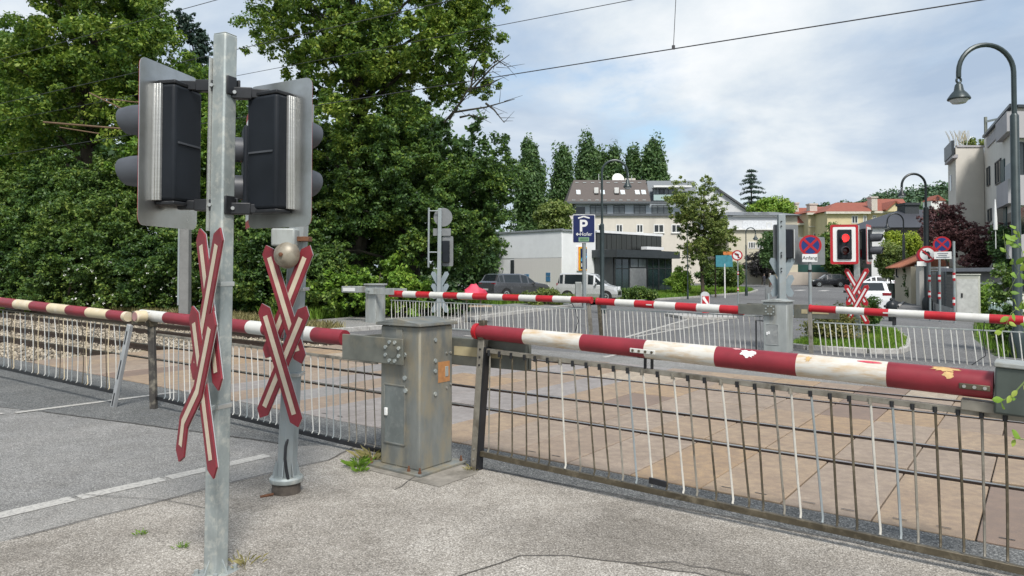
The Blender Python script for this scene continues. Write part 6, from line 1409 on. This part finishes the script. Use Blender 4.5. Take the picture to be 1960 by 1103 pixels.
tree('hedge_shrub','bright yellow green bush between the bell post and the far post',28.5,715,[env(650,810,495,600,28.5,1.4),env(600,690,520,640,28,1.2),env(740,825,520,610,28.6,1)],90,300,.45,.15,leafmat('bush leaves',[(0,(.03,.07,.012)),(.4,(.075,.145,.02)),(.75,(.14,.22,.03)),(1,(.24,.30,.05))],trans=.3),.05,45,'hedge shrubs behind the tracks',cat='shrub',nl=4)
tree('hedge_shrub','dark undergrowth beneath the maple near the handcart',29.5,860,[env(790,900,530,615,29.5,1.3),env(640,720,560,640,28.5,.9)],60,280,.45,.16,l_dark,.05,46,'hedge shrubs behind the tracks',cat='shrub',nl=4)
tree('shrub','low rough bush in front of the silver car',39,1050,[env(992,1100,556,590,39,.5)],40,190,.3,.12,l_young,.03,47,cat='shrub',nl=3)
tree('shrub','low bright bush right of the silver car front',46,1218,[env(1183,1256,550,576,46,.6)],36,190,.3,.13,l_hedge,.03,48,cat='shrub',nl=3)
# white blossoms scattered on the hedge
rg=np.random.default_rng(6);n=60;bl=[]
for i in range(n):
    x=rg.uniform(120,420);y=rg.uniform(490,585);Yb_=28.6;bl.append(tuple(at(x,y,Yb_-.6+rg.uniform(-.3,.3))))
o=leafcloud('hedge_blossom',np.array(bl),5,np.full(n,.05),.05,mat('white blossom',(.75,.75,.70),.7),None,3,1,.4,.9);tag(o,'tiny white blossoms dotted over the hedge shrubs','blossom',kind='stuff')
# poplars
pops=[(1014,1050,238,430,128,'tallest poplar at the left of the row beside the dark maple'),(1078,1106,265,420,132,'poplar left of the brown roof corner'),(1124,1146,262,352,136,'poplar above the left part of the brown roof'),(1151,1162,290,352,138,'slim short poplar in the middle of the row'),(1175,1188,283,352,138,'slender poplar behind the crook lamp arm'),(1211,1221,288,350,138,'narrow poplar right of the lamp shade'),(1252,1282,267,350,136,'broad double topped poplar at the right end of the row')]
for i,(x,xr,y0,y1,Y,lb) in enumerate(pops):
    w=xr-x;es=[env(x-w*.85,x+w*.85,y0+ (y1-y0)*.35,y1+60,Y),env(x-w*.62,x+w*.62,y0+(y1-y0)*.12,y1,Y),env(x-w*.30,x+w*.25,y0,y0+(y1-y0)*.5,Y)]
    if i==6: es+=[env(x-w*.55,x-w*.2,y0+8,y0+60,Y),env(x+w*.0,x+w*.35,y0-2,y0+60,Y)]
    tree('poplar_tree',lb,Y,x,es,int(70+w*3.2),150,1.25,.62,l_pop,.4,60+i,'poplars behind the apartment block',flat=1.7,up=.1,asp=.45,nl=6)
tree('round_tree','round olive green tree left of the brown roofed block',90,1060,[env(1018,1100,386,450,90,2.4),env(1030,1085,400,470,90,2)],70,220,.9,.4,l_young,.2,70)
tree('street_tree','young street tree with thin stems right of the supermarket',54,1345,[env(1285,1400,370,470,54,2),env(1275,1350,350,430,54,1.4),env(1330,1375,336,390,54,1),env(1300,1412,440,520,54,2),env(1325,1412,400,500,54,1.8)],130,260,.6,.17,l_young,.13,71,nl=30,inner=.2)
for i,(x,lb) in enumerate(((1369,'thin stem tree stake right of the young street tree'),)): m=M();b=col(x,54);m.cyl(b,b+Z*3.2,.06,n=8);tag(obj('tree_stake',m,bark),lb,'stake')
tree('shrub','leafy green bush at the foot of the supermarket glass corner',55,1303,[env(1284,1325,512,555,55,.9),env(1278,1315,530,562,55,.8)],45,200,.35,.17,l_fresh,.04,72,cat='shrub',nl=3)
tree('hedge','clipped dark hedge behind the no left turn sign',62,1385,[env(1330,1425,508,548,62,1.5),env(1385,1425,500,548,62,1.2)],70,200,.45,.2,l_hedge,.04,73,cat='hedge',nl=3)
tree('shrub','dark purple leaved shrub before the pale house',106,1458,[env(1422,1500,478,533,106,1.5)],60,190,.7,.3,leafmat('blackish leaves',[(0,(.008,.008,.009)),(.6,(.025,.022,.026)),(1,(.06,.06,.05))],trans=.1),.08,74,cat='shrub',nl=3)
tree('shrub','slim green tree between the pale house and the mid signal post',90,1473,[env(1458,1490,440,510,90,1.2)],40,160,.7,.3,l_pop,.1,75,nl=4)
tree('broadleaf_tree','light green round tree beside the spruce',120,1485,[env(1440,1515,380,420,120,3),env(1430,1480,388,425,120,2)],60,180,1.2,.5,l_fresh,.25,76,nl=10,inner=.5)
tree('broadleaf_tree','green tree in front of the yellow villa between the signs',100,1605,[env(1572,1628,432,520,100,2),env(1590,1680,470,525,100,2.5)],90,190,.95,.36,l_hedge,.2,77,nl=6)
tree('broadleaf_tree','dark green tree behind the white cars',96,1690,[env(1660,1725,480,530,96,2)],60,180,.9,.34,l_dark,.2,78,nl=6)
tree('shrub','lime yellow shrub below the dark slate roof',66,1728,[env(1690,1760,440,510,66,1.6),env(1700,1770,450,500,66,1.4)],70,230,.6,.22,l_yel,.08,79,cat='shrub',nl=4)
tree('shrub','green bush to the left of the lime yellow shrub',64,1705,[env(1682,1725,465,530,64,1.3)],50,200,.55,.22,l_young,.08,80,cat='shrub',nl=4)
tree('purple_maple','purple leaved maple behind the gate and the garage, left crown',41,1812,[env(1757,1850,395,480,41,1.2),env(1780,1830,385,440,41,1),env(1790,1860,430,490,41,1)],120,260,.36,.10,l_purple,.09,81,'purple maples by the corner house',nl=30,inner=.2)
tree('purple_maple','purple leaved maple in front of the corner house, right crown',40,1873,[env(1830,1915,425,500,40,1.1),env(1850,1925,440,520,40,1),env(1835,1890,470,520,40,.9)],110,250,.36,.10,l_purple,.09,82,'purple maples by the corner house',nl=30,inner=.2)
tree('shrub','dark evergreen shrub between the pillar and the terracotta house',46,1750,[env(1735,1772,500,560,46,.7),env(1742,1770,530,580,45,.5)],45,170,.3,.14,l_dark,.04,83,cat='shrub',nl=3)
tree('shrub','small bamboo like shrub right of the utility cabinet',32,1886,[env(1872,1902,545,600,32,.5)],34,150,.25,.16,l_fresh,.03,84,cat='shrub',nl=4,flat=1.4,asp=.25)
tree('climbing_plant','leafy climbing plant over the fence post at the right edge',17.8,1925,[env(1900,1945,490,690,17.8,.35),env(1905,1950,585,640,17.6,.3)],46,90,.16,.10,l_hedge,.03,85,cat='plant',nl=6)
tree('shrub','dark evergreen bush at the right edge under the balcony',38,1935,[env(1905,1965,430,520,38,.9)],50,170,.4,.16,l_dark,.05,86,cat='shrub',nl=3)
# spruce: drooping whorls
def spruce(label,x,y0,y1,Y,seed):
    b=col(x,Y);t=thing('spruce_tree',label,'tree',b);rg=random.Random(seed);zt=at(x,y0,Y).z;zb=at(x,y1,Y).z
    limbs(t,b,Vector((b.x,Y,zt)),.3,zt-b.z,bark,seed,.002);C=[];Rr=[];k=0;m=M()
    z=zt-.3
    while z>zb-3:
        f=(zt-z)/(zt-zb);L_=.5+f*31*Y/F
        for j in range(6):
            a=k*1.1+j*1.05+rg.uniform(-.5,.5);l=L_*rg.uniform(.4,1.2);z+=rg.uniform(-.12,.12)
            for q in range(1,int(3+l*1.6)):
                ff=q/(2+l*1.6);C.append((b.x+math.cos(a)*l*ff,Y+math.sin(a)*l*ff,z-.30*l*ff*ff+.12*l*ff));Rr.append(.20+.26*(1-ff*.5))
            m.tube([(b.x,Y,z),(b.x+math.cos(a)*l*.5,Y+math.sin(a)*l*.5,z),(b.x+math.cos(a)*l,Y+math.sin(a)*l,z-.2*l)],[.06,.04,.01],5)
        z-=.62+.35*f;k+=1
    obj('branches',m,bark,t);leafcloud('crown',np.array(C),26,np.array(Rr)*1.25,.34,l_con,t,seed,.45,.3,.3);return t
spruce('dark spruce standing alone against the sky right of the gabled house',1439,324,392,125,90)
# wooded hill far behind
hp=[(1560,402),(1600,396),(1640,386),(1680,376),(1720,372),(1760,364),(1800,356),(1860,350),(1930,345),(2050,350),(2150,420)]
HYd=640;m=M();n=len(hp);top=[at(x,y,HYd) for x,y in hp];m.add([Vector((p.x,HYd-160,-2)) for p in top]+top+[Vector((p.x,HYd+150,-2)) for p in top],[(i,i+1,n+i+1,n+i) for i in range(n-1)]+[(n+i,n+i+1,2*n+i+1,2*n+i) for i in range(n-1)])
hillm=mat('wooded hillside',(.022,.042,.016),.95,0,.4,.05);struct('hills',m,hillm)
rg=np.random.default_rng(12);C=[]
for i in range(620):
    x=rg.uniform(1550,2080);f=rg.random()**.7;yt=np.interp(x,[p[0] for p in hp],[p[1] for p in hp]);p=at(x,yt,HYd);a=Vector((p.x,HYd-160,-2));q=a+(p-a)*float(f*1.0);C.append((q.x*q.y/q.y,q.y,q.z+1.5))
o=leafcloud('hill_wood',np.array(C),60,np.full(len(C),6.0)*rg.uniform(.6,1.3,len(C)),2.4,leafmat('hill leaves',[(0,(.022,.048,.028)),(.5,(.04,.075,.04)),(1,(.075,.115,.05))],trans=.1),None,5,.75,.6,.8);tag(o,'hazy green wood covering the far hill','wood',kind='stuff')
t=thing('hill_house','small white house half hidden on the wooded hill','building',at(1790,402,520)*1.0);c=at(1788,402,520);m=M();m.boxb(c,5,5,6);obj('wall',m,frame_w,t);m=M();m.prism([c+Vector((-5.6,-5.5,6)),c+Vector((5.6,-5.5,6)),c+Vector((0,-5.5,10))],Vector((0,11,0)));obj('roof',m,redt,t)
# grass: blades on verges, island and kerb joints
def blades(name,label,areas,n,hgt,m_,seed,z=.06,lean=.5,w=.012,taper=None):
    rg=np.random.default_rng(seed);P=[]
    from mathutils.geometry import tessellate_polygon
    for poly in areas:
        V3=[Vector((a,b,0)) for a,b in poly];tr_=tessellate_polygon([V3]);ar=[abs((V3[b]-V3[a]).cross(V3[c]-V3[a]).z)/2 for a,b,c in tr_];tot=sum(ar);k=int(n*1.0/len(areas))
        ch=rg.choice(len(tr_),k,p=np.array(ar)/tot);r1=np.sqrt(rg.random(k));r2=rg.random(k)
        A=np.array([[tuple(V3[i]) for i in tr_[c]] for c in range(len(tr_))])[ch];P.append(A[:,0]*(1-r1)[:,None]+A[:,1]*(r1*(1-r2))[:,None]+A[:,2]*(r1*r2)[:,None])
    P=np.concatenate(P);n=len(P);x=O.x+U.x*P[:,0]+V.x*P[:,1];y=O.y+U.y*P[:,0]+V.y*P[:,1];B=np.stack([x,y,GA*x+GB*y+z],1)
    a=rg.uniform(0,6.28,n);h=hgt*rg.uniform(.4,1.3,n);d=np.stack([np.cos(a),np.sin(a),np.zeros(n)],1);s=np.stack([-np.sin(a),np.cos(a),np.zeros(n)],1)*w*rg.uniform(.6,1.5,n)[:,None]
    l=lean*rg.random(n)[:,None]*h[:,None];top=B+d*l+np.array([0,0,1])*h[:,None];mid=B+d*l*.35+np.array([0,0,.55])*h[:,None]
    q=np.stack([B-s,B+s,mid+s*.7,top,mid-s*.7],1).reshape(-1,3);o=fast(name,q,np.arange(5*n).reshape(-1,5),m_);return tag(o,label,'grass',kind='stuff')
gr=leafmat('grass blades',[(0,(.04,.085,.012)),(.4,(.085,.16,.02)),(.75,(.14,.22,.03)),(1,(.24,.26,.07))],trans=.3)
dry=leafmat('dry grass blades',[(0,(.08,.09,.025)),(.4,(.17,.15,.06)),(.8,(.30,.25,.12)),(1,(.38,.33,.18))],trans=.2,tcol=(.3,.25,.1))
blades('grass','short lawn on the kerbed island beside the far right barrier',[isl],26000,.16,gr,1,.10)
blades('grass','dry rough grass at the foot of the hedge beyond the far track',[[(-32,9.2),(-12.6,8.9),(-12.4,10.2),(-32,12.5)]],24000,.34,dry,2,-.08,.7)
blades('grass','rough green verge between the side pavement and the car park',[[(-16.6,31),(-18.4,27.3),(-17.2,19),(-16.2,12),(-18,11),(-20,20),(-22,27),(-18,32.5)]],22000,.42,gr,3,.02,.6,.016)
blades('grass','rough grass under the climbing plants at the right edge',[[(9,13),(4.1,14.8),(3.3,20),(2.8,29),(9,25)]],9000,.35,gr,7,.04,.6,.014)
blades('grass','mown green verge along the far side of the junction',[[(-17,34.6),(-15.6,36.4),(-15.6,45),(-16.5,60),(-18.4,68),(-21.5,74),(-26,78),(-27,70),(-22,50),(-20,38)]],30000,.28,gr,4,.04,.5,.02)
tree('shrub','olive dry shrub on the grass island behind the far right barrier',19.3,1590,[env(1536,1640,592,668,19.3,.55),env(1600,1660,585,640,19.8,.5)],62,130,.24,.075,leafmat('dry shrub leaves',[(0,(.03,.04,.012)),(.4,(.08,.085,.025)),(.75,(.15,.13,.045)),(1,(.26,.19,.07))],trans=.25),.03,93,cat='shrub',nl=24,inner=.1)
tree('shrub','dark slender shrub growing against the far lit signal post',21,1665,[env(1652,1680,555,640,21,.3)],30,110,.18,.085,l_maple,.025,94,cat='shrub',nl=8)
# weeds in the foreground joints
def tuft(label,px,py,n,r,h,seed,m_=gr):
    rg=random.Random(seed);b=g(px,py,.012);m=M()
    for i in range(n):
        a=rg.uniform(0,6.28);rr=r*rg.random();p=b+Vector((math.cos(a)*rr,math.sin(a)*rr,0));d=Vector((math.cos(a),math.sin(a),0));hh=h*rg.uniform(.4,1.2);ww=.0026;s=Vector((-d.y,d.x,0))*ww
        m.add([p-s,p+s,p+d*hh*.5+Z*hh*.6+s,p+d*hh*1.1+Z*hh*.75,p+d*hh*.5+Z*hh*.6-s],[(0,1,2,3,4)])
    return tag(obj('weed_tuft',m,m_,None,smooth=False),label,'weed','weeds in the pavement joints')
tuft('green weed tuft at the left foot of the near barrier machine',686,892,90,.09,.09,1);tuft('straw coloured weed tuft touching the near machine base plate',712,880,80,.12,.12,2,dry);tuft('low green weed in front of the near machine corner',690,902,60,.06,.05,3)
tuft('tiny weed in the crack left of the tall post',270,1022,30,.05,.03,4);tuft('tiny weed in the crack near the tall post foot',345,1048,30,.05,.03,5);tuft('sparse weed right of the tall post base plate',470,1078,36,.12,.05,6,dry);tuft('dry weed at the right post of the front barrier',905,898,50,.08,.04,7,dry)
# leafy sprig hanging in at the right edge, near the camera
def sprig(label,pts,Y,leaf,seed,n):
    rg=random.Random(seed);P=[at(x,y,Y+dy) for x,y,dy in pts];t=thing('twig',label,'twig',P[0],'leafy twigs at the right edge');m=M();m.tube(P,[.006]+[.004]*(len(P)-2)+[.002],6);obj('stem',m,mat('green twig',(.12,.17,.05),.6),t)
    m=M()
    for i in range(n):
        f=(i+.5)/n*(len(P)-1);k=int(f);p=P[k]+(P[k+1]-P[k])*(f-k);ax=(P[k+1]-P[k]).normalized()
        sd=Vector((rg.uniform(-1,1),rg.uniform(-.6,.6),rg.uniform(-.7,.5))).normalized();d=(ax*.4+sd).normalized();L_=leaf*rg.uniform(.7,1.3);nr=d.cross(Vector((rg.uniform(-.4,.4),-1,rg.uniform(-.2,.9)))).normalized();nn=nr.cross(d)
        prof=[(0,0),(.25,.22),(.5,.27),(.75,.18),(1,0)];L0=[p+d*L_*(a+.12)+nr*L_*b+nn*L_*(-.06*abs(b)*4) for a,b in prof];R0=[p+d*L_*(a+.12)-nr*L_*b+nn*L_*(-.06*abs(b)*4) for a,b in prof];C0=[p+d*L_*(a+.12)+nn*L_*.03 for a,b in prof]
        o=len(m.v);m.add(L0+C0+R0,[(0+j,1+j,6+j,5+j) for j in range(4)]+[(5+j,6+j,11+j,10+j) for j in range(4)])
    obj('leaves',m,l_fresh,t,ang=60);return t
sprig('leafy twig hanging over the gear housing at the right edge',[(1990,700,0),(1962,730,0),(1935,760,.03),(1912,770,.05)],3.6,.055,1,9)
sprig('single young leaf pair lower at the right edge',[(1990,838,0),(1962,842,0),(1938,838,.02)],3.6,.06,2,4)
sprig('light green creeper shoots in front of the lamp foot at the right edge',[(1990,640,0),(1955,600,.2),(1930,560,.1),(1950,520,.1),(1925,480,0),(1920,440,.1)],11,.15,3,16)
sprig('thin creeper arching across the lamp post at the right edge',[(1995,560,0),(1965,575,.2),(1935,600,.1),(1918,640,.1)],10.5,.14,4,12)
sprig('upright shoots with pale leaves at the top right of the fence',[(1975,560,0),(1960,500,.1),(1952,460,.1),(1945,430,0)],11.5,.14,5,12)
# plants on the roof terrace
b=at(1838,280,RY+1.5);t=thing('roof_plants','pale plume grass and a green cushion plant on the roof terrace','plant',b)
rg=np.random.default_rng(2);m=M()
for i in range(26):
    a=rg.uniform(-.6,.6);p=b+Vector((rg.uniform(-.5,.5),rg.uniform(-.3,.3),0));m.tube([p,p+Vector((a*.35,0,.6)),p+Vector((a*.8,0,1.0))],[.012,.02,.008],4)
obj('plume_grass',m,mat('pale plume grass',(.42,.38,.28),.8),t);q=at(1865,275,RY+1.5);C=clumps([((q.x,q.y,q.z),(.75,.5,.3))],18,3);leafcloud('foliage',C,60,np.full(len(C),.2),.14,l_young,t,5)
m=M();m.tube([at(1850,280,RY+1),at(1852,270,RY+1),at(1858,263,RY+1),at(1864,262,RY+1)],.03,6);obj('bent_pipe',m,galv,t)
# ---------------------------------------------------------------- sky and light
w=bpy.data.worlds.new('World');SC.world=w;w.use_nodes=True;nt=w.node_tree;N=nt.nodes;L=nt.links;bg=N['Background'];out=N['World Output']
SE,SR=math.radians(52),math.radians(166)
sky=N.new('ShaderNodeTexSky');sky.sky_type='NISHITA';sky.sun_disc=False;sky.sun_elevation=SE;sky.sun_rotation=SR;sky.air_density=1.2;sky.dust_density=1.5
L.new(sky.outputs[0],bg.inputs[0]);bg.inputs[1].default_value=.11
tc=N.new('ShaderNodeTexCoord');sp=N.new('ShaderNodeSeparateXYZ');L.new(tc.outputs['Generated'],sp.inputs[0])
zz=N.new('ShaderNodeMath');zz.operation='MAXIMUM';L.new(sp.outputs[2],zz.inputs[0]);zz.inputs[1].default_value=0
za=N.new('ShaderNodeMath');za.operation='ADD';L.new(zz.outputs[0],za.inputs[0]);za.inputs[1].default_value=.30
cb=N.new('ShaderNodeCombineXYZ')
for k in(0,1):
    dv=N.new('ShaderNodeMath');dv.operation='DIVIDE';L.new(sp.outputs[k],dv.inputs[0]);L.new(za.outputs[0],dv.inputs[1]);L.new(dv.outputs[0],cb.inputs[k])
mp=N.new('ShaderNodeMapping');mp.inputs['Location'].default_value=(1.3,.4,0);mp.inputs['Rotation'].default_value=(0,0,.5);mp.inputs['Scale'].default_value=(1,1,1);L.new(cb.outputs[0],mp.inputs[0])
n1=noise(nt,mp.outputs[0],1.25,9,.58,.2);n2=noise(nt,mp.outputs[0],1.6,9,.56,.25)
cloud=ramp(nt,n2,[(.32,(.30,.375,.48)),(.46,(.41,.475,.555)),(.56,(.53,.575,.615)),(.70,(.675,.69,.70))])
b2=N.new('ShaderNodeBackground');L.new(cloud,b2.inputs[0]);b2.inputs[1].default_value=.95
mask=ramp(nt,n1,[(.37,.08),(.45,.75),(.52,1)])
mx=N.new('ShaderNodeMixShader');L.new(mask,mx.inputs[0]);L.new(bg.outputs[0],mx.inputs[1]);L.new(b2.outputs[0],mx.inputs[2]);L.new(mx.outputs[0],out.inputs[0])
sl_=bpy.data.lights.new('sun','SUN');sl_.energy=2.6;sl_.angle=math.radians(15);sl_.color=(1,.96,.90);so=bpy.data.objects.new('sun',sl_);COL.objects.link(so)
sd=Vector((math.sin(SR)*math.cos(SE),math.cos(SR)*math.cos(SE),math.sin(SE)));so.rotation_euler=sd.to_track_quat('Z','Y').to_euler();so.location=(20,-20,40)
vs=SC.view_settings;vs.view_transform='Standard';vs.look='None';vs.exposure=0.65;vs.gamma=1
SC.cycles.max_bounces=6;SC.cycles.transparent_max_bounces=6
